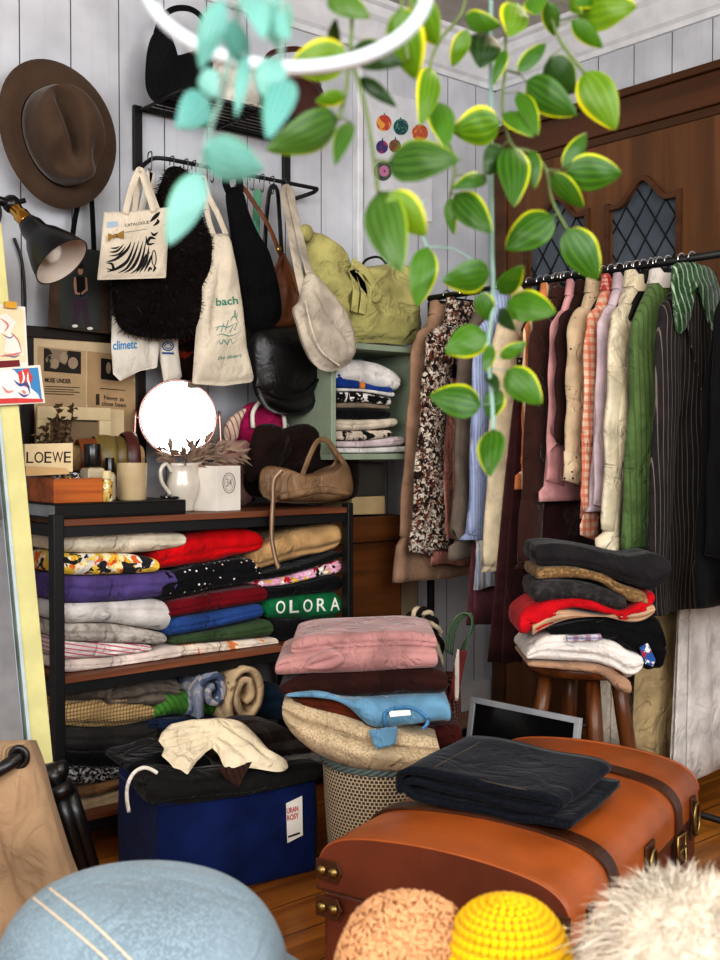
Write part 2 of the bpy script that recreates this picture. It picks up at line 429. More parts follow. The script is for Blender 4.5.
def text_polys(s, q, bold=0.0, space=1.0, shear=0):
    """the letters of s as polygons filling the photo-coordinate quad (tl, tr, br, bl)"""
    cu = bpy.data.curves.new('lettering', 'FONT'); cu.body = s; cu.resolution_u = 3; cu.space_character = space; cu.offset = bold; cu.shear = shear
    o = bpy.data.objects.new('lettering', cu); COL.objects.link(o)
    dg = bpy.context.evaluated_depsgraph_get(); me = bpy.data.meshes.new_from_object(o.evaluated_get(dg))
    xs = [v.co.x for v in me.vertices]; ys = [v.co.y for v in me.vertices]
    x0, x1, y0, y1 = min(xs), max(xs), min(ys), max(ys); out = []
    for p in me.polygons:
        pl = []
        for i in p.vertices:
            co = me.vertices[i].co; u = (co.x - x0) / (x1 - x0); v = (y1 - co.y) / (y1 - y0)
            pl.append(tuple((q[0][k] * (1 - u) + q[1][k] * u) * (1 - v) + (q[3][k] * (1 - u) + q[2][k] * u) * v for k in (0, 1)))
        out.append(pl)
    bpy.data.objects.remove(o); bpy.data.curves.remove(cu); bpy.data.meshes.remove(me)
    return out
def copy_thing(src, label, loc=None, group=None):
    o = src.copy(); COL.objects.link(o); o['label'] = label
    if loc is not None: o.location = loc
    if group: o['group'] = group
    for ch in list(src.children):
        c = ch.copy(); COL.objects.link(c); c.parent = o
        for g in list(ch.children): d = g.copy(); COL.objects.link(d); d.parent = c
    return o
# ================================================================== the room
PLANK = mat_planks()
white_paint = plain('white_trim_paint', '#d9dbde', rough=.5)
ceil_m = plain('ceiling_paint', '#bdb9b4', rough=.9)
door_wood = mat_wood('door_wood', '#54361e', '#6f4a2b', axis=2, scale=.6, rough=.4)
door_dark = mat_wood('door_frame_wood', '#432a17', '#583720', axis=1, scale=.6, rough=.4)
floor_m = mat_wood('floor_boards', '#7a4616', '#b9792f', axis=0, scale=.7, rough=.3, planks=.12)
struct('floor', MB().bx(-1.8, XR + .1, -1.8, YB + .1, -.1, 0), floor_m, loc=(0, 0, 0))
struct('ceiling', MB().bx(-1.8, XR + .1, -1.8, YB + .1, CEIL, CEIL + .1), ceil_m)
struct('wall_back', MB().bx(-1.8, XR, YB, YB + .1, 0, CEIL), PLANK, loc=(1.0915, YB, 0))
struct('wall_right', MB().bx(XR, XR + .1, -1.8, YB + .1, 0, CEIL), PLANK, loc=(XR, 2.1995, 0))
def wall_with_window(name, fixed, axis, a0, a1, w0, w1, z0, z1):
    mb = MB(); t = .1
    def B(p0, p1, q0, q1):
        if axis == 0: mb.bx(p0, p1, fixed - t, fixed, q0, q1)
        else: mb.bx(fixed - t, fixed, p0, p1, q0, q1)
    B(a0, w0, 0, CEIL); B(w1, a1, 0, CEIL); B(w0, w1, 0, z0); B(w0, w1, z1, CEIL)
    struct(name, mb, white_paint)
    fr = MB()
    def F(p0, p1, q0, q1):
        if axis == 0: fr.bx(p0, p1, fixed - .07, fixed - .02, q0, q1)
        else: fr.bx(fixed - .07, fixed - .02, p0, p1, q0, q1)
    F(w0, w0 + .05, z0, z1); F(w1 - .05, w1, z0, z1); F(w0, w1, z0, z0 + .05); F(w0, w1, z1 - .05, z1); m_ = (w0 + w1) / 2; F(m_ - .025, m_ + .025, z0, z1)
    return fr
fr = wall_with_window('wall_near', -1.7, 0, -1.8, XR, -1.2, 1.9, .75, 2.2); struct('window_1', fr, white_paint)
fr = wall_with_window('wall_left', -1.7, 1, -1.7, YB, -1.2, 1.0, .75, 2.2); struct('window_2', fr, white_paint)
# cornice
def cornice(path_axis, name):
    prof = [(0, CEIL - .14), (.012, CEIL - .14), (.018, CEIL - .125), (.03, CEIL - .115), (.06, CEIL - .06), (.075, CEIL - .045), (.08, CEIL - .02), (.095, CEIL - .012), (.10, CEIL), (0, CEIL)]
    mb = MB()
    if path_axis == 0: r = [[V((x, YB - d, z)) for d, z in prof] for x in (-1.7, XR - .0)]
    else: r = [[V((XR - d, y, z)) for d, z in prof] for y in (-1.7, YB)]
    mb.loft(r); struct(name, mb, white_paint)
cornice(0, 'trim_1'); cornice(1, 'trim_2')
mb = MB().bx(-1.7, XR - .03, YB - .018, YB, 0, .1); struct('baseboard_back', mb, white_paint)
# vertical batten on the back wall
p = atY(355, 200, YB); struct('trim_3', MB().bx(p.x - .012, p.x + .012, YB - .03, YB, 0, CEIL - .14), white_paint, bevel=.004)

# door in the right wall, beside the corner: frame, leaf, two leaded lights
dr = thing('door_1', 'brown wooden door with two leaded glass lights', 'door', (XR, 2.2, 0)); del dr['category']; del dr['label']; dr['kind'] = 'structure'
fr = MB(); x1 = XR
ZL = 2.06
fr.bx(XR - .05, x1, 1.62, 2.70, ZL - .07, ZL + .03); fr.bx(XR - .065, x1, 1.60, 2.72, ZL + .03, ZL + .055); fr.bx(XR - .04, x1, 1.681, 2.639, ZL - .0995, ZL - .0705)
fr.bx(XR - .05, x1, 2.64, 2.70, 0, ZL - .0702); fr.bx(XR - .05, x1, 1.62, 1.68, 0, ZL - .0702)
struct('door_frame', fr, door_dark, parent=dr, bevel=.004)
LT = [(1.937, 2.19), (2.29, 2.54)]; ZT = 1.81; ZB = .98
leaf = MB(); xa, xb = XR - .035, XR - .002
for y0, y1 in ((1.68, 1.937), (2.19, 2.29), (2.54, 2.64)): leaf.bx(xa, xb, y0, y1, .02, ZL - .10)
for y0, y1 in LT:
    leaf.bx(xa, xb, y0, y1, .02, ZB)
    n = 14          # arched head: dips at the sides, rises in the middle
    for i in range(n):
        u0, u1 = i / n, (i + 1) / n
        def hh(u): return ZT - .07 + .075 * (.5 - .5 * math.cos(2 * PI * min(max((u - .12) / .76, 0), 1)))
        ya, yb_ = y0 + (y1 - y0) * u0, y0 + (y1 - y0) * u1
        z_a, z_b = hh(u0), hh(u1)
        leaf.prism([(xa, ya, z_a), (xa, yb_, z_b), (xa, yb_, ZL - .10), (xa, ya, ZL - .10)], (xb - xa, 0, 0))
struct('door_leaf', leaf, door_wood, parent=dr)
mo = MB()
for y0, y1 in LT:       # beads round the lights
    w = .018
    mo.bx(xa - .012, xa, y0 - w, y0, ZB, ZT - .05); mo.bx(xa - .012, xa, y1, y1 + w, ZB, ZT - .05); mo.bx(xa - .011, xa + .001, y0 - w + .001, y1 + w - .001, ZB - w, ZB - .0005)
    pth = [V((xa - .006, y0 + (y1 - y0) * i / 20, hh(i / 20) + .005)) for i in range(21)]
    mo.strip(pth, .018, .014, (-1, 0, 0))
    for y in (y0 - .0, y1): pass
struct('door_trim', mo, door_dark, parent=dr)
glass_m = plain('leaded_grey_glass', '#4d565f', rough=.12, spec=.6, bs=30, bump=.15)
lead_m = plain('lead_came', '#1b1b1c', rough=.6)
for y0, y1 in LT:
    g = struct('window_pane', MB().bx(xa + .014, xa + .018, y0, y1, ZB, ZT + .01), glass_m, parent=dr)
    lt = MB(); w = y1 - y0; dx = w / 3.4; dz = dx * 1.55; a = 0
    import itertools
    for s in (1, -1):
        for k in range(-12, 16):
            # diagonal cames clipped to the pane
            pts = []
            for yy in (y0, y1):
                z = ZT + .05 - k * dz + s * (yy - (y0 + y1) / 2) * dz / dx
                pts.append((yy, z))
            (ya, za), (yb2, zb2) = pts
            def clip(ya, za, yb2, zb2, lo, hi):
                if max(za, zb2) < lo or min(za, zb2) > hi: return None
                def at(z): return ya + (yb2 - ya) * (z - za) / (zb2 - za)
                A = (ya, za) if lo <= za <= hi else (at(hi if za > hi else lo), hi if za > hi else lo)
                Bq = (yb2, zb2) if lo <= zb2 <= hi else (at(hi if zb2 > hi else lo), hi if zb2 > hi else lo)
                return A, Bq
            c = clip(ya, za, yb2, zb2, ZB, ZT + .005)
            if c: lt.tube([(xa + .012, c[0][0], c[0][1]), (xa + .012, c[1][0], c[1][1])], .0028, 5)
    struct('lead_lattice', lt, lead_m, parent=g)
hd = MB().tube(pxp := [V((xa - .02, 1.73, 1.0)), V((xa - .06, 1.73, 1.0)), V((xa - .06, 1.83, 1.0))], .011, 8)
struct('door_handle', hd, metal('brass', '#b08a45'), parent=dr)

# ------------------------------------------------------------------ camera, light
cd = bpy.data.cameras.new('camera'); co = bpy.data.objects.new('camera', cd); COL.objects.link(co)
cd.sensor_fit = 'VERTICAL'; cd.sensor_height = 24; cd.sensor_width = 18; cd.lens = FPX / 960 * 24
cd.clip_start = .02
mw = Matrix((RT, UP, -FP)).transposed().to_4x4(); mw.translation = CAM; co.matrix_world = mw
scn.camera = co
cd.dof.use_dof = True; cd.dof.focus_distance = 2.6; cd.dof.aperture_fstop = 6.5
w = bpy.data.worlds.new('daylight'); scn.world = w; w.use_nodes = True
nt = w.node_tree; bg = nt.nodes['Background']; bg.inputs[0].default_value = (.86, .93, 1, 1); bg.inputs[1].default_value = 1.6
def area(name, loc, tgt, sx, sy, pw, col):
    l = bpy.data.lights.new(name, 'AREA'); l.shape = 'RECTANGLE'; l.size = sx; l.size_y = sy; l.energy = pw; l.color = col
    o = bpy.data.objects.new(name, l); COL.objects.link(o); o.location = loc
    d = (V(tgt) - V(loc)); o.rotation_euler = d.to_track_quat('-Z', 'Y').to_euler(); return o
area('window_light_near', (.35, -1.6, 1.75), (.6, 3, .7), 2.9, 1.1, 66, (.97, .98, 1))
area('window_light_left', (-1.6, -.1, 1.75), (3, .9, .6), 2.1, 1.1, 56, (1, .97, .93))
l = bpy.data.lights.new('warm_point_light', 'POINT'); l.energy = 16; l.shadow_soft_size = .15; l.color = (1, .86, .68)
o = bpy.data.objects.new('warm_point_light', l); COL.objects.link(o); o.location = (1.35, .6, 2.15)  # warm point light below the ceiling; no lamp is modelled
scn.view_settings.view_transform = 'Standard'; scn.view_settings.look = 'Medium High Contrast'; scn.view_settings.exposure = .14
scn.cycles.use_denoising = True

# ================================================================== big furniture
black_metal = plain('black_powder_coat', '#141415', rough=.5, spec=.4)
shelf_wood = mat_wood('shelf_board_wood', '#5d3520', '#87543a', axis=0, scale=.8, rough=.45)
sx0, sx1, sy0, sy1 = 1.066, 1.968, 2.345, 2.69
sh = thing('shelving_unit', 'black metal shelving unit with three brown boards full of folded clothes', 'shelf', ((sx0 + sx1) / 2, (sy0 + sy1) / 2, 0))
for x, w_ in ((sx0, .027), (sx1 - .02, .02)):
    for y in (sy0, sy1 - .03): obj('post', MB().bx(x, x + w_, y, y + .03, 0, .80), black_metal, sh, smooth=False, bevel=.003)
for z in (.788, .42, .085):
    obj('board', MB().bx(sx0 + .028, sx1 - .021, sy0 + .004, sy1 - .004, z - .016, z), shelf_wood, sh, smooth=False, bevel=.002)
    rl = MB()
    rl.bx(sx0 + .028, sx1 - .021, sy0 + .012, sy0 + .03, z - .042, z - .0165); rl.bx(sx0 + .028, sx1 - .021, sy1 - .03, sy1 - .012, z - .042, z - .0165)
    rl.bx(sx0 + .004, sx0 + .024, sy0 + .031, sy1 - .031, z - .04, z - .012); rl.bx(sx1 - .024, sx1 - .004, sy0 + .031, sy1 - .031, z - .04, z - .012)
    obj('rail', rl, black_metal, sh, smooth=False)
obj('back_brace', MB().tube([(sx0 + .04, sy1 - .008, .1), (sx1 - .04, sy1 - .008, .74)], .006, 6).tube([(sx1 - .04, sy1 - .004, .1), (sx0 + .04, sy1 - .004, .74)], .006, 6), black_metal, sh)

# trunk (its own axes: e across the end, l along)
ta = math.atan(660 / FPX)
TE = (RT * math.cos(ta) - FH * math.sin(ta)); TLn = (RT * math.sin(ta) + FH * math.cos(ta))
T0 = FH * 1.80 + RT * (-.0702); TW, TL = .449, .735
def tr(e, l, z): return T0 + TE * e + TLn * l + V((0, 0, z))
tan = leather('tan_trunk_leather', '#9c5120', rough=.36, var=.14, vs=7)
tand = leather('brown_trunk_leather', '#5f2d1b', rough=.4, var=.14, vs=9)
strapm = leather('dark_strap_leather', '#40210f', rough=.4)
brass = metal('aged_brass', '#8a7648', rough=.35)
tk = thing('trunk', 'tan leather trunk with domed lid, dark straps and brass studs', 'trunk', tr(TW / 2, TL / 2, 0))
bd = MB(); bd.box(tr(TW / 2, TL / 2, .1075), (TW - .012, TL - .012, .205), (TE, TLn, V((0, 0, 1)))); obj('body', bd, tand, tk, smooth=False, bevel=.008)
ZS = .215; ZE = .297; CR = .024
def lidz(x): return ZE - .045 + .045 * (1 - abs(x) ** 9) ** .5 + CR * (1 - x * x)
def lidprof(ins=0, n=40):
    P = [(ins, ZS)]
    for i in range(n + 1):
        x = math.sin(PI / 2 * max(-1, min(1, 1.0 * (2 * i / n - 1)))); P.append((TW / 2 + (TW / 2 - ins) * x, lidz(x) - ins * .4))
    return P + [(TW - ins, ZS)]
ld = MB(); rr = []
for l_, ins in ((0, .010), (.004, .003), (.012, 0), (TL * .25, 0), (TL * .5, 0), (TL * .75, 0), (TL - .012, 0), (TL - .004, .003), (TL, .010)): rr.append([tr(e, l_, z) for e, z in lidprof(ins)])
ld.loft(rr); o = obj('lid', ld, [tan], tk, ang=50)
for l_ in (-.002, TL + .002):       # end panels of the lid, darker leather with a piped seam
    pl = MB().prism([tr(e, l_, z) for e, z in lidprof(.004)], TLn * (-.003 if l_ < 0 else .003)); lp = obj('end_panel', pl, tand, tk, smooth=False)
    obj('piping', MB().tube([tr(e, l_ + (.001 if l_ < 0 else -.001), z) for e, z in lidprof(.003)[1:-1]], .0028, 6), tan, lp)
def arcpt(u, lift=.003): x = math.sin(PI / 2 * (2 * u - 1)); return (TW / 2 + (TW / 2 + lift) * x, lidz(x) + lift * (1 - abs(x) ** 20))
for l_ in (.182, .565):
    path = [tr(-.003, l_, .02), tr(-.003, l_, .15), tr(-.003, l_, ZE - .06)] + [tr(*(lambda q: (q[0], l_, q[1]))(arcpt(i / 36))) for i in range(0, 37)] + [tr(TW + .004, l_, ZE - .06), tr(TW + .004, l_, .20), tr(TW + .004, l_, .04)]
    mbs = MB(); rings = []
    for i, p in enumerate(path):
        a = path[min(i + 1, len(path) - 1)] - path[max(i - 1, 0)]; nn = a.cross(TLn).normalized()
        rings.append([p + TLn * (.019 * s) + nn * (.0022 * q) for s, q in ((-1, -1), (1, -1), (1, 1), (-1, 1))])
    mbs.loft(rings); s_ = obj('strap', mbs, strapm, tk, smooth=False)
    bk = MB(); c = tr(TW + .010, l_, .185); bk.tube([c + TLn * .026 + V((0, 0, .03)), c - TLn * .026 + V((0, 0, .03)), c - TLn * .026 - V((0, 0, .03)), c + TLn * .026 - V((0, 0, .03))], .004, 6, closed=True).tube([c + TLn * .026, c - TLn * .026], .003, 6); obj('buckle', bk, brass, s_)
def studs(pts, nrm): 
    m = MB()
    for p in pts: m.lathe([(.0095, 0), (.009, .003), (.006, .006), (.001, .0075)], p, nrm, 12)
    return m
for e0, e1, zz in ((0, .052, .247), (0, .052, .185), (0, .05, .06), (TW - .052, TW, .247), (TW - .052, TW, .185), (TW - .05, TW, .06)):
    tab = MB(); pr = [(e0, zz - .016), (e1 - .01, zz - .019), (e1, zz), (e1 - .01, zz + .019), (e0, zz + .018)] if e0 == 0 else [(e1, zz - .016), (e0 + .01, zz - .019), (e0, zz), (e0 + .01, zz + .019), (e1, zz + .018)]
    tab.prism([tr(e, -.006, z) for e, z in pr], TLn * -.003); tb = obj('corner_tab', tab, strapm, tk, smooth=False, bevel=.001)
    obj('stud', studs([tr(e0 + .013 if e0 == 0 else e0 + .018, -.009, zz), tr(e0 + .036 if e0 == 0 else e0 + .04, -.009, zz)], -TLn), brass, tb)
for l_ in (.07, .375, .67):            # latches and corner fittings on the long side
    pl = MB().box(tr(TW + .003, l_, ZS), (.006, .05 if l_ == .375 else .03, .085), (TE, TLn, V((0, 0, 1)))); h_ = obj('latch', pl, strapm, tk, smooth=False, bevel=.002)
    c = tr(TW + .011, l_, ZS); rg = MB().tube([c + TLn * (.02 * math.cos(a)) + V((0, 0, .032 * math.sin(a))) for a in [2 * PI * i / 16 for i in range(16)]], .0035, 6, closed=True)
    rg.box(c - TE * .004, (.006, .014, .03), (TE, TLn, V((0, 0, 1)))); obj('ring', rg, brass, h_)
hm = MB().tube([tr(TW / 2 - .09, TL + .004, .19), tr(TW / 2 - .08, TL + .04, .18), tr(TW / 2, TL + .05, .165), tr(TW / 2 + .08, TL + .04, .18), tr(TW / 2 + .09, TL + .004, .19)], .009, 8); obj('handle', hm, strapm, tk)
bt = MB().box(tr(TW / 2, TL / 2, .213), (TW + .004, TL + .004, .007), (TE, TLn, V((0, 0, 1)))); obj('seam_band', bt, strapm, tk, smooth=False)

# stool
SD = 2.60; SC = FH * SD + RT * (SD * (583 - 360) / FPX); SZ = .452
stool_wood = mat_wood('stool_wood', '#43230f', '#6e401e', axis=2, scale=1.2, rough=.35)
seat_wood = mat_wood('stool_seat_wood', '#532c13', '#7d4b24', axis=0, scale=1.2, rough=.35)
st = thing('stool', 'round brown wooden stool carrying a pile of clothes', 'stool', SC)
obj('seat', MB().lathe([(.10, SZ - .036), (.132, SZ - .032), (.143, SZ - .02), (.143, SZ - .01), (.135, SZ - .002), (.12, SZ)], SC, n=40), seat_wood, st, ang=50)
for a in (-100, -10, 80, 170):
    d = (RT * math.cos(math.radians(a + 15)) + FH * math.sin(math.radians(a + 15))); p0 = SC + d * .085 + V((0, 0, SZ - .034)); p1 = SC + d * .155
    obj('leg', MB().tube([p0, p0.lerp(p1, .3), p0.lerp(p1, .7), p1], [.017, .0195, .0185, .013], 14), stool_wood, st)
for a in (-55, 35, 125, 215):
    d0 = RT * math.cos(math.radians(a - 30)) + FH * math.sin(math.radians(a - 30)); d1 = RT * math.cos(math.radians(a + 60)) + FH * math.sin(math.radians(a + 60))
    obj('stretcher', MB().tube([SC + d0 * .135 + V((0, 0, .11)), SC + d1 * .135 + V((0, 0, .11))], .009, 8), stool_wood, st)

# wooden cabinet against the back wall under the green cubby
cab_w = mat_wood('cabinet_wood', '#4a2a12', '#6b401e', axis=0, scale=.7, rough=.45)
cb = thing('cabinet', 'low brown wooden cabinet standing in the corner beside the black shelving', 'cabinet', (2.15, 2.6, 0))
obj('carcass', MB().bx(1.985, 2.315, 2.52, 2.725, 0, .665), cab_w, cb, smooth=False, bevel=.003)
obj('top', MB().bx(1.98, 2.32, 2.50, 2.73, .667, .744), cab_w, cb, smooth=False, bevel=.004)
d_ = obj('door', MB().bx(2.0, 2.30, 2.508, 2.518, .03, .645), cab_w, cb, smooth=False, bevel=.003)
# ================================================================== folded clothes
IN = V((0, 1, 0))
def fold(name, label, cat, group, st, plane, depth, m, into=IN, **kw):
    mb = soft(st, plane, depth, into=into, **kw)
    return tag(obj(name, mb, m), label, cat, group), mb
YF = 2.381
oat = fab('oat_jersey', '#d3c8b2'); floral = fab('white_floral_cotton', '#e9e2d2', pat=('patch', 26, ['#e0b53a', '#d9662a', '#e8d9a2', '#2a2a2c', '#e2be4a']))
purple = fab('purple_jersey', '#54467a'); lgrey = fab('pale_grey_jersey', '#c9c4c0'); gprint = fab('grey_print_cotton', '#b3aca4', pat=('melange', 50, '#8f867c'))
pinkst = fab('pink_striped_cotton', '#ddd3cc', pat=('stripe', (.25, 0, 1), 95, '#c06a80', .32)); blush = fab('off_white_blush_jersey', '#d8c9bf')
redm = fab('bright_red_jersey', '#c40d16'); dotm = fab('black_dotted_fabric', '#141417', pat=('dots', 62, '#e6e2dd', .21)); dred = fab('dark_red_jersey', '#6b0f1a')
blue = fab('royal_blue_jersey', '#2c4a82'); olive = fab('olive_green_jersey', '#3e5236'); tied = fab('white_orange_tie_dye', '#ead9c6', pat=('patch', 14, ['#d98752', '#efe3d4']))
camel = fab('camel_knit', '#bd986a'); blackm = fab('black_jersey', '#121214'); popm = fab('pink_black_print_cotton', '#e6a9bd', pat=('patch', 18, ['#efe8e0', '#e2c12d', '#17161a', '#b7202f', '#eab4cf']))
green = fab('kelly_green_fleece', '#14693f')
G = 'folded clothes on the upper shelf'
P_ = pY(YF)
UP_SHELF = [
 ('folded_sweater', 'oatmeal folded sweater, topmost in the column by the black front post', [(64, 531, 552.5), (110, 529.5, 553), (150, 530.5, 552), (187, 534, 546)], oat, {}),
 ('folded_shirt', 'white folded shirt with yellow and orange floral print under the oatmeal sweater', [(64, 554, 575), (100, 553.5, 575), (135, 555.5, 574), (160, 560, 572)], floral, {}),
 ('folded_sweatshirt', 'purple folded sweatshirt under the floral shirt', [(64, 577, 603), (100, 576.5, 603), (150, 574, 599), (178, 571.5, 594)], purple, {}),
 ('folded_sweatshirt', 'pale grey folded sweatshirt under the purple one', [(64, 604.5, 623.5), (110, 603, 623), (150, 601, 629), (171, 603, 632)], lgrey, dict(grooves=(.3,))),
 ('folded_shirt', 'grey patterned folded shirt, third from the bottom of the left column', [(64, 625, 640.5), (110, 624.5, 643), (167, 634, 644)], gprint, {}),
 ('folded_shirt', 'pink and white striped folded shirt, second from the bottom of the left column', [(64, 642, 660), (110, 644, 657), (152, 645.5, 651)], pinkst, dict(grooves=(-.2,))),
 ('folded_tee', 'off-white blush folded tee shirt lying at the bottom of the left column', [(64, 661.5, 673), (110, 658.5, 670), (150, 652.5, 665), (183, 645.5, 659)], blush, {}),
 ('folded_sweater', 'bright red folded sweater, topmost of the middle column', [(160, 549, 571), (195, 534, 567), (235, 528, 559), (265, 532, 551)], redm, dict(grooves=(-.35,), amp=.14)),
 ('folded_dress', 'black folded dress with small white dots under the red sweater', [(163, 586, 602), (185, 571, 598), (220, 562.5, 590), (261, 559, 584)], dotm, dict(amp=.14)),
 ('folded_sweater', 'dark red folded sweater under the dotted black dress', [(170, 604, 618.5), (215, 595, 611), (268, 587, 602)], dred, {}),
 ('folded_sweater', 'royal blue folded sweater in the middle column', [(170, 621, 637), (215, 613, 629), (264, 604, 618)], blue, {}),
 ('folded_sweater', 'olive green folded sweater above the orange printed top', [(174, 638.5, 645), (220, 631, 641), (274, 620, 637)], olive, {}),
 ('folded_tee', 'white folded tee shirt with orange blotches at the bottom of the middle column', [(181, 646, 656.5), (230, 642.5, 653), (279, 638, 647)], tied, {}),
 ('folded_sweater', 'camel folded sweater on top of the column by the far post', [(257, 552, 572), (285, 537, 565), (320, 526, 556), (343, 524, 550)], camel, dict(grooves=(-.5,), amp=.14)),
 ('folded_tee', 'thin black folded tee shirt right under the camel sweater', [(262, 574, 579.5), (300, 566.5, 571.5), (343, 551.5, 557.5)], blackm, {}),
 ('folded_shirt', 'folded shirt with pink, white, yellow and black print', [(262, 581, 588), (300, 573, 584), (343, 559, 574)], popm, dict(amp=.2)),
 ('folded_sweater', 'black folded sweater between the pink print shirt and the green sweatshirt', [(268, 589.5, 599), (300, 585.5, 594), (343, 575.5, 591)], blackm, {}),
 ('folded_sweatshirt', 'green folded sweatshirt with outlined white college letters', [(270, 601, 619), (305, 596, 619), (343, 592.5, 619)], green, dict(grooves=(-1.0,), amp=.08)),
 ('folded_sweater', 'black folded sweater at the bottom of the column by the far post', [(276, 621, 640), (310, 620.5, 643), (343, 620.5, 641)], blackm, {}),
]
for i, (nm, lb, s_, m, kw) in enumerate(UP_SHELF):
    o, mb = fold(nm, lb, 'folded clothes', G, s_, P_, .28, m, seed=i + 1, **kw)
    if 'college' in lb:
        bv = mb.bvh(); wt = plain('white_print', '#e8e8e2', rough=.8)
        for k, ch in enumerate('OLORA'):
            x = 276 + k * 13.6; y0 = 601 - k * .8
            q = [(x, y0), (x + 9.4, y0 - .6), (x + 9.4, y0 + 12.3), (x, y0 + 13)]
            decal(text_polys(ch, q, bold=.012), bv, o, 'lettering', wt, label='white college lettering' if k == 0 else None)
            q2 = [(x + 2.4, y0 + 2.6), (x + 8.1, y0 + 2.4), (x + 8.1, y0 + 10.2), (x + 2.4, y0 + 10.4)]
# ---- lower shelf
G2 = 'folded clothes on the lower shelf'
taupe = fab('taupe_knit', '#5f554b', pat=('melange', 60, '#463e37')); waffle = fab('beige_waffle_knit', '#b79a6d', pat=('knit', 115, .42, 115), bump=.5); char = fab('charcoal_fleece', '#2f2d2c')
lurex = fab('black_white_lurex', '#1a1a1c', pat=('melange', 130, '#b9b9bd')); tanm = fab('tan_cotton', '#8a6a4a'); sand = fab('sand_cotton', '#b3a084'); mossm = fab('brown_grey_cotton', '#4c4238')
gknit = fab('grass_green_knit', '#4a7f35', pat=('rib', (1, 0, .5), 60, .55)); tiedy = fab('grey_blue_tie_dye', '#8e94a6', pat=('patch', 16, ['#54617d', '#b7b3b4'])); creamr = fab('cream_fleece', '#cdb491'); navyk = fab('navy_knit', '#1d2b45'); tealk = fab('teal_denim', '#22364a')
P2 = pY(2.385)
LOW = [
 ('folded_sweater', 'dark taupe folded sweater behind the beige waffle knit', [(66, 681, 701), (95, 684, 700), (128, 690, 698)], taupe, dict(grooves=())),
 ('folded_sweater', 'taupe grey folded sweater with curled end, top of the lower left pile', [(108, 689, 705), (140, 678, 707), (165, 676, 707), (182, 681, 704)], fab('grey_taupe_knit', '#6f655b', pat=('melange', 40, '#5a5149')), dict(grooves=(-.4, .4), gdep=.3)),
 ('folded_sweater', 'beige waffle-knit folded sweater on the lower shelf', [(64, 702, 727), (95, 700, 729), (130, 704, 726), (157, 708, 719)], waffle, dict(grooves=(-.9,))),
 ('folded_sweatshirt', 'dark grey folded sweatshirt under the beige waffle knit', [(64, 729, 750), (100, 730.5, 752), (135, 727, 750), (158, 723, 741)], char, {}),
 ('folded_sweater', 'black folded sweater, thin, under the dark grey sweatshirt', [(64, 752, 763), (100, 754, 766), (150, 752, 762)], blackm, {}),
 ('folded_tee', 'black folded tee shirt with white glitter threads', [(66, 766, 789), (95, 768, 788), (124, 768, 780)], lurex, dict(amp=.3)),
 ('folded_trousers', 'tan folded trousers with rippled layers', [(68, 791, 801), (98, 786, 796), (132, 776, 784)], tanm, dict(grooves=(-.5, .5))),
 ('folded_trousers', 'sand coloured folded trousers at the bottom of the lower shelf', [(72, 803, 826), (100, 798, 824), (134, 787, 815)], sand, dict(grooves=(.4,))),
 ('folded_sweater', 'grass green ribbed knit sweater rolled on the lower shelf', [(154, 711, 718), (180, 694, 716), (205, 694, 716), (226, 707, 716)], gknit, dict(grooves=())),
 ('folded_jeans', 'dark navy folded trousers under the green knit sweater', [(150, 720, 730), (190, 719, 730), (250, 719, 730)], navyk, {}),
 ('folded_tee', 'dark teal folded denim by the far end of the lower shelf', [(258, 690, 722), (275, 686, 722), (292, 690, 722)], tealk, {}),
]
for i, (nm, lb, s_, m, kw) in enumerate(LOW): fold(nm, lb, 'folded clothes', G2, s_, P2, .25, m, seed=40 + i, **kw)
# two rolled pieces standing on end: spirals seen from the front
def roll(name, label, px, py, Y, path, th, m, group, dep=.2, sc=1.0, ang=0):
    o = atY(px, py, Y); ca, sa = math.cos(ang), math.sin(ang); ex = V((ca, 0, sa)) * sc; ez = V((-sa, 0, ca)) * sc
    mb = ribbon(path, th / sc if False else th, o, ex, ez, V((0, 1, 0)), dep, amp=.003, seed=px); return tag(obj(name, mb, m), label, 'folded clothes', group)
roll('rolled_sweatshirt', 'grey-blue tie-dyed sweatshirt rolled beside the cream fleece', 212, 716, 2.345, [(-.03, .0), (-.035, .05), (-.02, .095), (.02, .10), (.035, .065), (.02, .035), (-.005, .04), (-.01, .065), (.008, .075)], .018, tiedy, G2)
roll('rolled_fleece', 'cream fleece rolled into a spiral on the lower shelf', 248, 720, 2.33, [(-.05, .0), (-.055, .05), (-.04, .11), (0, .132), (.035, .11), (.042, .055), (.02, .012), (-.015, .02), (-.03, .06), (-.015, .10), (.01, .10), (.018, .06), (0, .045)], .015, creamr, G2)

# ---- blue storage box with a pile of clothes on top
bm_ = fab('navy_blue_box_fabric', '#101f4c', bump=.15, wr=.1)
BD = V((-.098, 2.41, 0)); bl = RT * -.098 + FH * 2.41; be = (RT * -.316 + FH * -.194); bw = be.length; be = be.normalized(); bi = V((0, 0, 1)).cross(be) * -1
if bi.dot(FH) < 0: bi = -bi
def bxp(a, d, z): return bl + be * a + bi * d + V((0, 0, z))
bx = thing('storage_box', 'dark blue fabric storage box with white label and cord handle', 'box', bxp(bw / 2, .13, 0))
BH = .235
b_ = MB(); rings = []
for z, g in ((0, .0), (.01, .004), (BH * .5, .006), (BH - .006, .002), (BH, 0)):
    rings.append([bxp(a, d, z) for a, d in ((-g, .01 - g), (.01, -g), (bw - .01, -g), (bw + g, .01 - g), (bw + g, .25 + g), (-g, .25 + g))])
b_.loft(rings); obj('body', b_, bm_, bx, smooth=False, bevel=.004)
hem = MB().tube([bxp(a, d, BH - .02) for a, d in ((-.004, -.004), (bw + .004, -.004), (bw + .004, .254), (-.004, .254))], .0045, 6, closed=True); obj('hem', hem, bm_, bx)
tagm = plain('white_swing_tag', '#e9e4da', rough=.6)
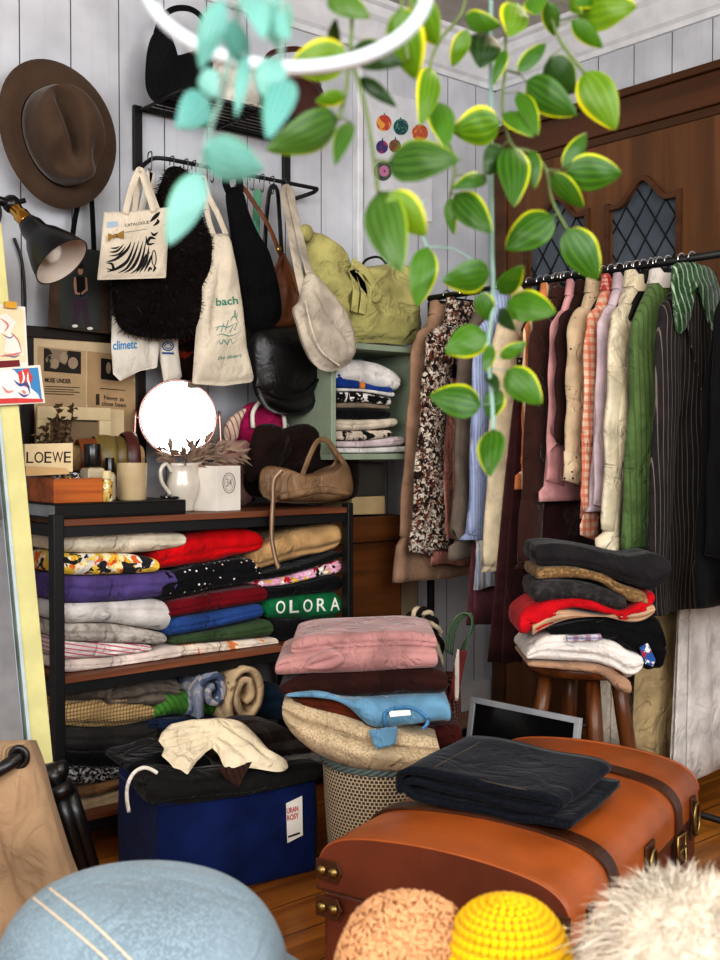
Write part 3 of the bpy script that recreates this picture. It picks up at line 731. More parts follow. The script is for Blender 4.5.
lp = [bxp(a, -.010, z) for a, z in ((.062, .168), (.032, .180), (.034, .098), (.064, .086))]
sw = MB().prism([bxp(.042, -.010, .180), bxp(.082, -.010, .170), bxp(.080, -.012, .082), bxp(.041, -.011, .092)], bi * .002); swt = obj('paper_label', sw, tagm, bx, smooth=False)
bv = sw.bvh(); redp = plain('red_print', '#b8252a'); inkp = plain('dark_print', '#2a2522')
q = lambda a0, a1, z0, z1: None
decal(text_polys('URAN', [(286.5, 808.5), (298, 805.5), (298.5, 811), (287, 814)], bold=.02), bv, swt, 'lettering', redp, off=.001)
decal(text_polys('ROSY', [(287, 815.5), (298.6, 812.5), (299, 818), (287.4, 821)], bold=.02), bv, swt, 'lettering', redp, off=.001)
decal(qgrid([(288, 836), (300, 832), (300, 834), (288, 838)], 1, 1), bv, swt, 'print_line', inkp, off=.001)
cordm = fab('white_cotton_cord', '#d9d3c7')
cp = [(129, 812), (127, 800), (127.5, 786), (133, 774), (142, 768), (150, 769), (157, 773)]
fn = lambda a, b: atP(a, b, bxp(bw + .02, .0, .2), bi)
cd_ = MB().tube(pxpath(cp, lambda a, b: atP(a, b, bxp(bw, -.02, .2), bi), 30), .0042, 8); obj('cord_handle', cd_, cordm, bx)
PB = lambda off: (lambda a, b: atP(a, b, bxp(0, off, 0), bi))
G3 = 'clothes heaped on the blue box'
def bxf(name, label, st, off, dep, m, cat='folded clothes', **kw): return fold(name, label, cat, G3, st, PB(off), dep, m, into=bi, **kw)
blackd = fab('washed_black_denim', '#1b1a19'); plaidm = fab('dark_brown_plaid', '#241d1c', pat=('plaid', 22, '#3a2a22', '#4a4340')); brownr = fab('brown_ribbed_cotton', '#3b2620', pat=('rib', (1, .4, .3), 90, .5))
greyz = fab('grey_lining', '#77746f'); creamc = fab('cream_cotton', '#dccdb0', vs=9, var=.1)
bxf('folded_jeans', 'black denim jeans lying rolled along the front of the blue box', [(148, 776, 803), (165, 770, 813), (200, 774, 809), (240, 772, 801), (285, 768, 793), (325, 762, 782)], -.035, .10, blackd, seed=61, grooves=(-.7, .5), gdep=.12, amp=.16)
bxf('folded_jacket', 'grey lined folded jacket under the cream shirt', [(175, 776, 782), (250, 770, 776), (327, 757, 764)], .02, .2, greyz, seed=62)
bxf('folded_shirt', 'dark brown plaid folded shirt beside the cream shirt on the box', [(225, 762, 770), (250, 728, 767), (285, 727, 763), (312, 742, 757)], .055, .17, plaidm, seed=63, grooves=(-.8,), amp=.18)
bxf('folded_trousers', 'black folded trousers at the left of the pile on the box', [(128, 766, 774), (150, 758, 776), (180, 752, 778), (212, 758, 775)], .05, .16, blackm, seed=64, amp=.25)
cpl = bxp(bw * .5, .04, .33); cnn = (V((0, 0, .78)) - bi * .62).normalized()
cpf = lambda a, b: atP(a, b, cpl, cnn)
crm = inflate([(205, 722), (222, 720), (240, 724), (256, 738), (272, 756), (288, 766), (278, 772), (250, 768), (227, 769), (218, 754), (207, 742)], cpf, .024, back=.006, nrm=cnn, folds=.2, fs=14, seed=5, nr=9, creases=[(222, 730, 268, 764), (216, 740, 250, 766)], cw=2.5, cd=.35)
m_ = inflate([(158, 742), (161, 734), (168, 727), (190, 722), (214, 721), (226, 735), (216, 746), (206, 753), (196, 763), (187, 776), (180, 771), (173, 769), (168, 763), (161, 757), (164, 750)], lambda a, b: cpf(a, b) + cnn * .004, .020, back=.006, smooth=False, nrm=cnn, folds=.12, fs=14, seed=2, nr=9, n=100, creases=[(160, 743, 212, 734), (162, 752, 212, 738), (168, 763, 214, 741), (180, 770, 216, 743), (164, 733, 206, 729)], cw=1.8, cd=.55); crm.add(m_.v, m_.f)
tag(obj('folded_shirt', crm, creamc), 'cream white shirt with fanned folds lying across the pile on the box', 'folded clothes', G3)
rbm = MB(); f_ = lambda a, b: atP(a, b, bxp(0, -.03, 0), bi)
poly = [(218, 769), (252, 762), (238, 786), (226, 779)]
rbm.prism([f_(*p) for p in poly], bi * .006); tag(obj('ribbed_cuff', rbm, brownr, smooth=False, bevel=.002), 'brown ribbed knit sleeve poking out under the cream shirt', 'clothes', G3)

# ---- round woven basket with knitwear
bkc = RT * (2.30 * (383 - 360) / FPX) + FH * 2.33
wv = M('woven_grey_rush', '#3a3027', rough=.7, pat=('weave', 130, '#b9a88c'), bump=.5)
bk = thing('woven_basket', 'round grey woven basket with knitwear piled on it', 'basket', bkc)
pf = [(.100, 0), (.108, .006), (.118, .08), (.126, .18), (.130, .26), (.131, .285)]
obj('wall', MB().lathe(pf + [(.125, .286), (.120, .26), (.11, .03)], bkc, n=48), wv, bk, ang=60)
rimp = MB()
for k in range(3): rimp.tube([bkc + V((math.cos(a) * .129, math.sin(a) * .129,   .286 + .006 * math.sin(a * 14 + k * 2.1))) + V((math.cos(a), math.sin(a), 0)) * .004 * math.cos(a * 14 + k * 2.1) for a in [2 * PI * i / 120 for i in range(120)]], .005, 6, closed=True)
obj('rim', rimp, plain('grey_rush_rim', '#57635f', rough=.8), bk)
G4 = 'knitwear piled on the woven basket'
pinkk = fab('dusty_pink_knit', '#a37875', sheen=.25); chocm = fab('chocolate_knit', '#2c1512', sheen=.1); rustk = fab('rust_brown_knit', '#4f210f'); skyk = fab('sky_blue_knit', '#5f87a0', sheen=.3); creamk = fab('cream_melange_knit', '#b8a486', pat=('melange', 220, '#9d8a6d'), bump=.5, bs=160); burg = fab('burgundy_knit', '#3d1510')
def pk(name, label, st, D, dep, m, **kw): return fold(name, label, 'folded knitwear', G4, st, pD(D), dep, m, into=FH, **kw)
pk('folded_sweater', 'cream melange knit sweater at the bottom of the basket pile', [(282, 701, 722), (298, 704, 744), (330, 712, 766), (365, 724, 774), (405, 737, 776), (440, 742, 768)], 2.165, .28, creamk, seed=71, grooves=(.15,), gdep=.25)
pk('folded_sweater', 'rust brown folded knit between the cream and blue knits', [(292, 702, 706), (312, 699, 715), (345, 702, 722), (378, 722, 733)], 2.19, .2, rustk, seed=72)
pk('folded_cardigan', 'burgundy brown knit hanging behind the light blue cardigan', [(400, 744, 760), (430, 730, 757), (462, 728, 750)], 2.26, .16, burg, seed=73)
o_, blue_mb = pk('folded_cardigan', 'light blue folded cardigan with a round neckline and white neck label', [(286, 694, 698), (318, 692, 699), (345, 699, 706), (375, 701, 731), (412, 699, 728), (440, 697, 724), (451, 706, 724)], 2.17, .2, skyk, seed=74, grooves=(), amp=.14)
bv = blue_mb.bvh()
nk = MB()
npts = [(387, 729), (384, 716), (392, 709), (408, 707), (420, 712), (428, 721), (423, 729)]
def onb(bv_, a, b, off=.003):
    r = ray(a, b).normalized(); h = bv_.ray_cast(CAM, r); return (h[0] if h[0] is not None else atD(a, b, 2.17)) - r * off
nk.tube([onb(bv, a, b, .002) for a, b in crv(npts, 30)], .0055, 8, flat=.6); obj('neckline', nk, fab('sky_blue_rib', '#4a7fa8'), o_)
nl = MB(); nl.add([onb(bv, a, b, .003) for a, b in ((389, 711), (410, 710), (411, 715), (390, 717))], [(0, 1, 2, 3)]); obj('neck_label', nl, tagm, o_, smooth=False, recalc=False)
cuff = MB().prism([atD(a, b, 2.155) for a, b in ((368, 731), (398, 727), (396, 745), (376, 750))], FH * .012); obj('cuff', cuff, skyk, o_, smooth=False, bevel=.004)
pk('folded_sweater', 'dark chocolate folded sweater under the pink one', [(279, 686, 693), (310, 674, 700), (360, 671, 698), (410, 668, 695), (448, 674, 694)], 2.18, .24, chocm, seed=75, grooves=(.5,), gdep=.12)
# the pink sweater is folded over itself: a sheet seen from its end at the near left corner
PO = atD(276, 671, 2.17)
mbp = soft([(275, 663, 676), (300, 655, 675), (350, 650, 674), (400, 648, 671), (438, 650, 669)], pD(2.17), .25, grooves=(.3,), gdep=.12, seed=76)
mbp2 = soft([(291, 641, 657), (315, 636, 655), (360, 634, 651), (405, 632.5, 649), (437, 636, 650)], pD(2.185), .23, grooves=(-.2,), gdep=.10, seed=77, endr=10)
mbp.add(mbp2.v, mbp2.f)
mb3 = inflate([(304, 667), (314, 656), (328, 650), (340, 652), (344, 661), (334, 668), (318, 670)], pD(2.168), .012, back=.03, nrm=-FH, folds=.1, creases=[(308, 666, 336, 657)], cw=2, cd=.5)
mbp.add(mb3.v, mb3.f)
tag(obj('folded_sweater', mbp, pinkk), 'dusty pink folded knit sweater, topmost of the basket pile', 'folded knitwear', G4)

# ---- pile on the stool
G5 = 'clothes piled on the stool'
SCD = SD - .15
def sk(name, label, st, D, dep, m, **kw): return fold(name, label, 'folded clothes', G5, st, pD(D), dep, m, into=FH, **kw)
whitec = fab('crumpled_white_cotton', '#d8d2cb', vs=10, var=.12); mush = fab('mushroom_satin', '#9d7d65'); tansat = M('tan_satin', '#a68465', rough=.42, spec=.5, sheen=.2); redk = fab('scarlet_knit', '#b3101c'); dgreyk = fab('dark_grey_knit', '#2c2a2b', pat=('melange', 70, '#3a3737')); boucle = fab('tan_boucle', '#6f5638', pat=('melange', 120, '#8f7450'), bump=.8, bs=150); charw = fab('charcoal_wool', '#242224'); blkk = fab('black_knit', '#0d0d0f')
sk('folded_trousers', 'mushroom brown trousers at the bottom of the stool pile, one corner hanging down', [(528, 662, 667), (560, 664, 670), (600, 667, 675), (618, 676, 690), (632, 682, 696)], 2.43, .22, mush, seed=81, grooves=())
sk('folded_shirt', 'crumpled white folded shirt near the bottom of the stool pile', [(527, 652, 661), (545, 638, 663), (580, 636, 666), (612, 640, 672), (630, 650, 682), (644, 655, 672)], 2.435, .22, whitec, seed=82, grooves=(-.4, .5), amp=.25, gdep=.16)
o_, bkmb = sk('folded_sweater', 'black folded sweater draped over the side of the stool pile', [(549, 628, 636), (580, 622, 637), (615, 620, 643), (640, 615, 662), (655, 613, 679), (667, 625, 676)], 2.45, .2, blkk, seed=83, grooves=(.2,), amp=.15)
chk = fab('red_blue_check', '#b8b4bd', pat=('plaid', 95, '#7d1f2c', '#233a78'))
cm = MB().prism([atD(a, b, 2.435) for a, b in ((566, 636), (601, 634), (603, 640), (568, 642))], FH * .01); tag(obj('checked_shirt', cm, chk, smooth=False, bevel=.002), 'strip of a red and blue checked shirt showing under the black sweater', 'clothes', G5)
cm = MB().prism([atD(a, b, 2.44) for a, b in ((640, 648), (648, 643), (656, 660), (653, 667), (645, 664))], FH * .01); tag(obj('folded_scarf', cm, fab('blue_red_print', '#31599a', pat=('patch', 60, ['#a8272f', '#d9d5cf'])), smooth=False, bevel=.002), 'blue and red printed cloth tucked beside the white shirt', 'clothes', G5)
sk('folded_blouse', 'tan satin folded blouse under the red sweater', [(533, 620, 640), (545, 612, 632), (570, 611, 621), (605, 615, 619), (640, 606, 626), (656, 604, 616)], 2.44, .2, tansat, seed=84, grooves=(-.5, .4), amp=.28)
sk('folded_sweater', 'bright red folded sweater in the stool pile', [(520, 617, 635), (535, 605, 632), (565, 599, 610), (590, 600, 610), (625, 611, 617), (655, 590, 606)], 2.445, .2, redk, seed=85, grooves=())
sk('folded_sweater', 'dark grey folded knit above the red sweater', [(535, 584, 603), (560, 581, 600), (590, 585, 602), (612, 592, 609), (627, 599, 609)], 2.44, .2, dgreyk, seed=86, grooves=(.3,))
sk('folded_cardigan', 'tan boucle cardigan folded second from the top of the stool pile', [(537, 568, 582), (570, 567, 579), (600, 573, 583), (625, 585, 600), (648, 592, 607)], 2.445, .2, boucle, seed=87, grooves=(.2,), amp=.2)
sk('folded_coat', 'charcoal wool coat folded on top of the stool pile', [(536, 546, 565), (560, 545, 565), (595, 550, 570), (630, 558, 583), (655, 556, 590), (672, 560, 578)], 2.45, .2, charw, seed=88, grooves=(-.6,), gdep=.1)

# ---- folded jeans on the trunk
den = fab('dark_indigo_denim', '#0e1119', pat=('melange', 200, '#161b24'), vs=6, wr=.25)
seamm = fab('jeans_stitch', '#4a4238'); JL = .20
JO = tr(.100, JL - .03, ZE + CR + .004); ez_ = V((0, 0, 1))
jp = [(.29, .012), (.2, .008), (.08, .008), (.0, .006), (-.022, .018), (-.012, .034), (.04, .030), (.13, .026), (.235, .022), (.262, .030), (.25, .044), (.17, .046), (.05, .052), (-.028, .052)]
mbj = ribbon([(.255, .010), (.15, .007), (.03, .007), (-.012, .010), (-.024, .026), (-.008, .038), (.05, .032), (.15, .028), (.215, .026), (.234, .036), (.21, .046), (.10, .051), (.0, .056), (-.03, .048), (-.036, .030), (-.034, .012)], .0115, JO, TE * 1.10, ez_, TLn, .26, amp=.0035, seed=3)
jn = tag(obj('folded_jeans', mbj, den), 'dark indigo jeans folded in layers on the tan trunk', 'jeans')
sm_ = MB()
for l_ in (.012,): sm_.tube([JO + TE * a + ez_ * z + TLn * l_ for a, z in crv([(-.02, .0585), (.05, .0575), (.12, .0555), (.20, .0525)], 20)], .0016, 5)
sm_.tube([JO + TE * (.02 + .0 * i) + ez_ * .0615 + TLn * (.02 + .2 * i / 10) for i in range(11)], .0014, 5)
obj('seam', sm_, seamm, jn)
# ================================================================== things on top of the shelving
ST = .788
def onshelf(px, py): return atZ(px, py, ST)
G6 = 'small things on top of the shelving'
bookm = plain('black_book_cover', '#131212', rough=.45); pagem = M('book_pages', '#a9b0b5', rough=.8, pat=('stripe', (0, 0, 1), 520, '#7d848a', .4), bump=0)
# big flat book
bY = 2.37; p0 = atY(54, 512, bY); p1 = atY(186, 508, bY)
X0, X1 = p0.x, p1.x; BT = .036
bkk = thing('large_book', 'large black hardback book lying flat under the wooden box', 'book', ((X0 + X1) / 2, bY + .13, ST))
cv = MB().bx(X0, X1, bY, bY + .26, ST + .0005, ST + .004).bx(X0, X1, bY, bY + .26, ST + BT - .0035, ST + BT).bx(X0 + .003, X1, bY, bY + .004, ST + .004, ST + BT - .0035)
obj('cover', cv, bookm, bkk, smooth=False, bevel=.0015)
obj('pages', MB().bx(X0 + .004, X1 - .004, bY + .0045, bY + .256, ST + .0045, ST + BT - .004), pagem, bkk, smooth=False)
bt_ = ST + BT + .0005
# wooden box on the book
wy = 2.39; a = atY(54, 497, wy).x; b_ = atY(103, 495, wy).x
wbx = mat_wood('orange_box_wood', '#8a4213', '#b9672a', axis=0, scale=1.2, rough=.35)
wb = thing('wooden_box', 'small open orange wooden box of jewellery on the black book', 'box', ((a + b_) / 2, wy + .07, bt_))
hz = .058; t_ = .007; w_ = MB()
w_.bx(a, b_, wy, wy + t_, bt_, bt_ + hz).bx(a, b_, wy + .15 - t_, wy + .15, bt_, bt_ + hz).bx(a, a + t_, wy + t_, wy + .15 - t_, bt_, bt_ + hz).bx(b_ - t_, b_, wy + t_, wy + .15 - t_, bt_, bt_ + hz).bx(a + t_, b_ - t_, wy + t_, wy + .15 - t_, bt_, bt_ + .006)
obj('walls', w_, wbx, wb, smooth=False, bevel=.0015)
silver = metal('silver', '#b9bcc0', rough=.25); gold = metal('gold', '#b08d4a', rough=.3)
random.seed(4)
for k in range(9):
    x = a + .02 + (b_ - a - .04) * k / 8; y = wy + .03 + random.random() * .08; zz = bt_ + hz - .008 + random.random() * .012
    ch = MB(); r = .010 + random.random() * .008; tl = random.random() * 1.2
    ch.tube([V((x, y, zz)) + V((math.cos(q) * r, math.sin(q) * r * math.cos(tl), math.sin(q) * r * math.sin(tl) + .003 * math.sin(3 * q))) for q in [2 * PI * i / 18 for i in range(18)]], .0024, 6, closed=True)
    tag(obj('ring', ch, silver if k % 3 else gold), 'small metal ring in the heap of jewellery in the wooden box', 'jewellery', 'rings heaped in the wooden box')
cl = MB().bx(a + .009, b_ - .009, wy + .009, wy + .141, bt_ + .007, bt_ + hz - .016); tag(obj('padded_insert', cl, fab('grey_velvet', '#55514d'), smooth=False, bevel=.003), 'grey velvet insert filling the open wooden box', 'insert')
# cream card with a brand word, standing behind the box
cream_card = plain('cream_card', '#d9c49c', rough=.6); inkm = plain('black_ink', '#1c1815', rough=.6)
cy = 2.42; C_ = [(25, 444), (73, 443), (73, 472), (25, 474)]
cm = MB().prism([atY(x, y, cy) for x, y in C_], V((0, .012, 0))); cdl = tag(obj('booklet', cm, cream_card, smooth=False, bevel=.001), 'cream booklet with large black capital letters above the wooden box', 'booklet')
cbv = cm.bvh(); xs = 26.5
for ch, wd in (('L', 7), ('O', 9), ('E', 7), ('W', 10.5), ('E', 7)):
    yy = 452 - (xs - 26) * .01
    decal(text_polys(ch, [(xs, yy), (xs + wd, yy), (xs + wd, yy + 11), (xs, yy + 11)]), cbv, cdl, 'lettering', inkm, off=.001, label='black capital letter' if ch == 'W' else None)
    # serifs
    sf = [[(xs - .5, yy + 10.3), (xs + 2.6, yy + 10.3), (xs + 2.6, yy + 11), (xs - .5, yy + 11)]] if ch in 'LE' else []
    if sf: decal(sf, cbv, cdl, 'lettering', inkm, off=.001)
    xs += wd + 1.0
ly = MB().prism([atY(x, y, cy - .012) for x, y in [(26, 466), (66, 468), (70, 474), (26, 476)]], V((0, .008, 0))); tag(obj('paper_card', ly, plain('tan_card', '#c9a777', rough=.7), smooth=False), 'tan paper card lying against the foot of the cream booklet', 'card')
# perfume bottles
def bottle(name, label, px, py0, py1, w, Y, gm, cm_, capf=.42, square=True, z0=None, capw=.6):
    f = atY(px, py1, Y); top = atY(px, py0, Y); z0 = bt_ if z0 is None else z0; H = top.z - z0; c = V((f.x, Y + w / 2, z0))
    th_ = thing(name, label, 'bottle', c)
    g = MB(); hb = H * (1 - capf)
    if square: g.lathe([(w * .66, 0), (w * .70, .004), (w * .70, hb * .86), (w * .62, hb * .95), (w * .26, hb)], c, n=4, rot=V((1, 1, 0)))
    else: g.lathe([(w * .46, 0), (w * .5, .004), (w * .5, hb * .85), (w * .3, hb)], c, n=24)
    obj('flask', g, gm, th_, smooth=not square, bevel=.002 if square else 0)
    k = MB()
    if square: k.lathe([(w * .66 * capw, 0), (w * .7 * capw, .002), (w * .7 * capw, H * capf - .002), (w * .66 * capw, H * capf)], c + V((0, 0, hb + .0005)), n=4 if capw > .7 else 20, rot=V((1, 1, 0)))
    else: k.lathe([(w * .5 * capw, 0), (w * .5 * capw, H * capf - .002), (w * .46 * capw, H * capf)], c + V((0, 0, hb + .0005)), n=20)
    obj('cap', k, cm_, th_, ang=40); return th_
clearg = plain('pale_perfume_glass', '#bcae94', rough=.08, spec=.8, coat=.6); blackcap = plain('black_cap', '#0e0e0f', rough=.25, spec=.6)
t1 = bottle('perfume_bottle', 'square clear perfume bottle with a big black cap', 97, 444, 490, .047, 2.45, clearg, blackcap, .4, True, None, .62)
t2 = bottle('perfume_bottle', 'small clear perfume bottle with a black cap beside the candle glass', 113, 458, 488, .032, 2.455, clearg, blackcap, .34, False, None, .7)
tinm = plain('yellow_label_glass', '#b99a4a', rough=.3, coat=.4, pat=('patch', 60, ['#2c2a25', '#e6dcb8']))
t3 = bottle('perfume_bottle', 'short yellow-labelled jar in front of the other bottles', 109.5, 471, 494, .030, 2.385, tinm, plain('cream_cap', '#cdbd8f', rough=.4), .26, False, None, .8)
# candle glass
cg = plain('beige_frosted_glass', '#b9a582', rough=.3, spec=.5, coat=.5)
f = atY(138, 492, 2.41); gx = f.x
cnd = thing('candle', 'beige candle in a straight glass on the black book', 'candle', (gx, 2.44, bt_))
Hc = atY(138, 463, 2.41).z - bt_
obj('glass', MB().lathe([(.034, 0), (.0365, .004), (.039, Hc), (.0365, Hc), (.034, .012)], (gx, 2.44, bt_), n=32), cg, cnd, ang=50)
obj('wax', MB().lathe([(.0335, .013), (.0345, Hc * .55), (.03, Hc * .56), (.002, Hc * .56)], (gx, 2.44, bt_), n=24), plain('wax', '#cbb994', rough=.6), cnd)
# pebbly jewellery in front of the candle
for k, (px, py) in enumerate([(116, 493), (127, 493), (138, 492.5), (146, 490.5), (150, 491), (157, 490)]):
    c = atZ(px, py, bt_ + .004); c.y = max(c.y, 2.385) if True else c.y; c.x = min(c.x, X1 - .012); c.y = min(c.y, 2.40 + .012 * k); q = MB().ell(c, (.010 + .003 * (k % 2), .008, .004), 10, (V((math.cos(k), math.sin(k), 0)), V((-math.sin(k), math.cos(k), 0)), V((0, 0, 1))))
    tag(obj('earring', q, silver if k % 2 else plain('black_stone', '#1b1b1d', rough=.2)), 'tiny silver and black jewellery strewn in front of the candle', 'jewellery', 'jewellery strewn on the black book')
# bangles on a horizontal roll behind the bottles
bg = [((88, 442), 22, 17, leather('tan_bangle', '#8c4a22')), ((103, 441), 20, 20, leather('olive_bangle', '#7b6a35')), ((117, 440), 14, 19, leather('olive_dark_bangle', '#6d5a2e')), ((128, 440), 13, 24, leather('maroon_bangle', '#4a1c16'))]
lbs = ['tan leather cuff bangle standing nearest the dried flowers', 'light olive cuff bangle between the tan and dark olive ones', 'dark olive cuff bangle beside the maroon one', 'maroon bangle, largest of the four, beside the mirror stand']
for k, ((px, py), wpx, rpx, m) in enumerate(bg):
    c = atY(px, py, 2.56); c.z = 0; d = c.length; R_ = rpx / FPX * 3.1; wd = wpx / FPX * 2.72
    zc = bt_ + .052 + (.0 if k < 3 else -.002); c = V((c.x, 2.56, zc + .052)); ax = V((1, -.25, 0)).normalized()
    mb = MB().lathe([(R_, -wd / 2), (R_ + .003, -wd / 4), (R_ + .004, 0), (R_ + .003, wd / 4), (R_, wd / 2), (R_ - .004, wd / 2), (R_ - .003, 0), (R_ - .004, -wd / 2), (R_, -wd / 2)], c, ax, 32, cap=False)
    tag(obj('bangle', mb, m), lbs[k], 'bangle', 'bangles behind the perfume bottles')
c0 = atY(80, 438, 2.56); 
rl = thing('bangle_stand', 'beige T-shaped display roll carrying leather bangles', 'stand', (atY(104, 440, 2.56).x, 2.56, ST))
xm = atY(104, 440, 2.56).x; zc = bt_ + .104; ax = V((1, -.25, 0)).normalized()
obj('bar', MB().lathe([(.03, -.12), (.034, -.115), (.034, .095), (.03, .10)], V((xm, 2.56, zc)), ax, 20), fab('beige_velvet', '#a98d63'), rl)
obj('post', MB().tube([(xm, 2.66, ST + .002), (xm, 2.66, zc - .02)], .01, 8).tube([(xm, 2.66, zc - .02), (xm, 2.60, zc - .02)], .008, 8), fab('beige_velvet', '#a98d63'), rl)
obj('base', MB().lathe([(.045, 0), (.045, .006), (.01, .008)], V((xm, 2.66, ST + .0005)), n=24), fab('beige_velvet', '#a98d63'), rl)
# dried flowers
def sprig(name, label, base, tips, m, n, spread, seed, r0=.0016, leafw=.006, leafl=.03, parent_m=None, droop=.0):
    random.seed(seed); t = thing(name, label, 'dried flowers', base); stem = MB(); lf = MB()
    for (tp) in tips:
        b0 = V(base); tp = V(tp); md = b0.lerp(tp, .5) + V((random.uniform(-1, 1), random.uniform(-1, 1), .6)) * .012
        pt = crv3([b0, md, tp], 10); stem.tube(pt, r0, 5)
        for k in range(n):
            q = pt[4 + (k * 5) % 7]; d = V((random.gauss(0, 1), random.gauss(0, 1), random.gauss(.3 - droop, .8))).normalized(); tg = (tp - b0).normalized(); d = (d * spread + tg).normalized()
            sd = d.cross(V((random.gauss(0, 1), random.gauss(0, 1), random.gauss(0, 1)))).normalized(); l_ = leafl * random.uniform(.6, 1.2); cu = V((0, 0, -l_ * .25))
            lf.add([q, q + d * l_ * .45 + sd * leafw / 2, q + d * l_ + cu, q + d * l_ * .45 - sd * leafw / 2], [(0, 1, 2, 3)])
    obj('stem', stem, m, t); obj('bloom', lf, parent_m or m, t, smooth=False, recalc=False); return t
driedm = plain('dried_brown_bloom', '#5a4630', rough=.9); pamp = plain('dried_taupe_leaves', '#8f7a69', rough=.9)
b0 = atY(60, 470, 2.62); b0.z = ST + .04
sprig('dried_flowers', 'bunch of dried brown flowers in front of the framed newspaper', b0, [atY(x, y, 2.56 + .02 * (i % 3)) for i, (x, y) in enumerate([(38, 436), (45, 428), (52, 422), (58, 408), (60, 420), (66, 426), (73, 408), (47, 438), (64, 436), (42, 444), (55, 432)])], driedm, 26, 1.3, 5, leafl=.026, leafw=.011)
vs_ = MB().lathe([(.018, 0), (.026, .01), (.028, .05), (.018, .085), (.016, .10)], (b0.x, 2.63, ST + .001), n=20); tag(obj('vase', vs_, plain('dark_ceramic', '#2c2620', rough=.4)), 'small dark vase holding the dried brown flowers', 'vase')
# pitcher
pm = plain('white_glazed_ceramic', '#cdc6b8', rough=.22, spec=.6, coat=.5)
py_ = 2.47; c = atY(183, 505, py_); c.z = ST + .0005; zt = atY(183, 463, py_).z; H = zt - ST; sc = 2.68 / FPX
pit = thing('pitcher', 'white ceramic pitcher holding dried leaves', 'pitcher', c)
prof = [(.026, 0), (.030, .004), (.026, .012), (.034, H * .25), (.044, H * .48), (.044, H * .6), (.036, H * .8), (.037, H * .93), (.043, H), (.040, H), (.033, H * .85), (.03, H * .5), (.02, .02)]
pb = MB(); rings = []
for r, z in prof:
    sp = max(0, (z / H - .75)) * .10 * 1.0; rings.append([c + V((math.cos(q) * r + sp * max(0, math.cos(q)) ** 4, math.sin(q) * r * .95, z + sp * .3 * max(0, math.cos(q)) ** 4)) for q in [2 * PI * j / 36 for j in range(36)]])
pb.loft(rings); obj('body', pb, pm, pit)
hd = MB().tube(crv3([c + V((-.034, 0, H * .82)), c + V((-.052, -.004, H * .98)), c + V((-.070, -.006, H * .86)), c + V((-.066, -.004, H * .62)), c + V((-.048, 0, H * .45)), c + V((-.040, 0, H * .36))], 24), .0055, 8); obj('handle', hd, pm, pit)
b0 = c + V((0, 0, H * .7))
random.seed(2)
sprig('dried_leaves', 'spray of dried taupe leaves fanning out of the white pitcher', b0, [atY(x, y, 2.42 + .06 * random.random()) for x, y in [(166, 458), (172, 452), (180, 455), (192, 448), (200, 452), (207, 442), (216, 447), (226, 448), (234, 452), (240, 456), (228, 458), (214, 456), (202, 456)]], pamp, 12, .6, 9, leafl=.05, leafw=.012, droop=.5)
# white candle carton
qy = 2.40; x0 = atY(217, 503, qy).x; x1 = atY(242.5, 503, qy).x; z1 = atY(230, 466, qy).z
wbm = plain('white_carton', '#d8d2c8', rough=.5)
ca = MB(); dA = V((1, .10, 0)).normalized(); dB = V((-.42, .9, 0)).normalized(); o_ = V((x0, qy, ST + .0005)); W_ = (x1 - x0) * 1.0; D_ = W_ * .95
ca.prism([o_, o_ + dA * W_, o_ + dA * W_ + dB * D_, o_ + dB * D_], V((0, 0, z1 - ST)))
cart = tag(obj('candle_carton', ca, wbm, smooth=False, bevel=.0012), 'white candle carton with an oval printed label beside the pitcher', 'box')
cbv = ca.bvh(); greyp = plain('grey_print', '#8d857b', rough=.7)
def oval(cx, cy, rx, ry, n=28): return [(cx + rx * math.cos(2 * PI * i / n), cy + ry * math.sin(2 * PI * i / n)) for i in range(n)]
def ovring(cx, cy, rx, ry, w, n=28):
    A = oval(cx, cy, rx, ry, n); B = oval(cx, cy, rx - w, ry - w, n); return [[A[i], A[(i + 1) % n], B[(i + 1) % n], B[i]] for i in range(n)]
decal(ovring(229, 483, 6.6, 10.5, 1.0) + ovring(229, 483, 4.6, 8.0, .5), cbv, cart, 'oval_label', greyp)
decal(text_polys('34', [(226.3, 478.5), (231.8, 478.3), (231.8, 486.5), (226.3, 486.7)], bold=.01), cbv, cart, 'lettering', greyp)
# round mirror on a pink stand
MC = atY(178, 418, 2.60); mr = 36.5 / FPX * MC.dot(FH) * 1.02
wt = V((.2, -1.6, 1.75)); nrm = ((CAM - MC).normalized() + (wt - MC).normalized()).normalized()
mir = thing('table_mirror', 'round vanity mirror on a pink metal stand reflecting the bright window', 'mirror', (MC.x, MC.y, ST))
mirm = metal('mirror_silver', '#f2f4f5', rough=.02); rosem = metal('rose_metal', '#c29a92', rough=.35)
mb = MB().lathe([(.001, .004), (mr * .98, .004), (mr, .003), (mr, -.004), (.001, -.004)], MC, nrm, 56); obj('glass', mb, mirm, mir, smooth=False)
a_ = nrm.cross(V((0, 0, 1))).normalized(); b2 = a_.cross(nrm)
obj('rim', MB().tube([MC + a_ * ((mr + .002) * math.cos(q)) + b2 * ((mr + .002) * math.sin(q)) for q in [2 * PI * i / 60 for i in range(60)]], .0035, 8, closed=True), rosem, mir)
for s in (-1, 1):
    pz = MC + a_ * (s * (mr + .012)); pb_ = V((MC.x, MC.y, 0)) + a_ * (s * mr * .5); obj('stand_arm', MB().tube(crv3([V((pb_.x, pb_.y, ST + .008)), V((pz.x, pz.y, ST + .06)), pz + V((0, 0, .02))], 14), .0045, 8).tube([pz, pz - a_ * (s * .012)], .004, 6), rosem, mir)
obj('base', MB().lathe([(mr * .7, 0), (mr * .7, .006), (mr * .6, .011)], V((MC.x, MC.y, ST + .0005)), n=40, sy=.45, rot=a_), rosem, mir)
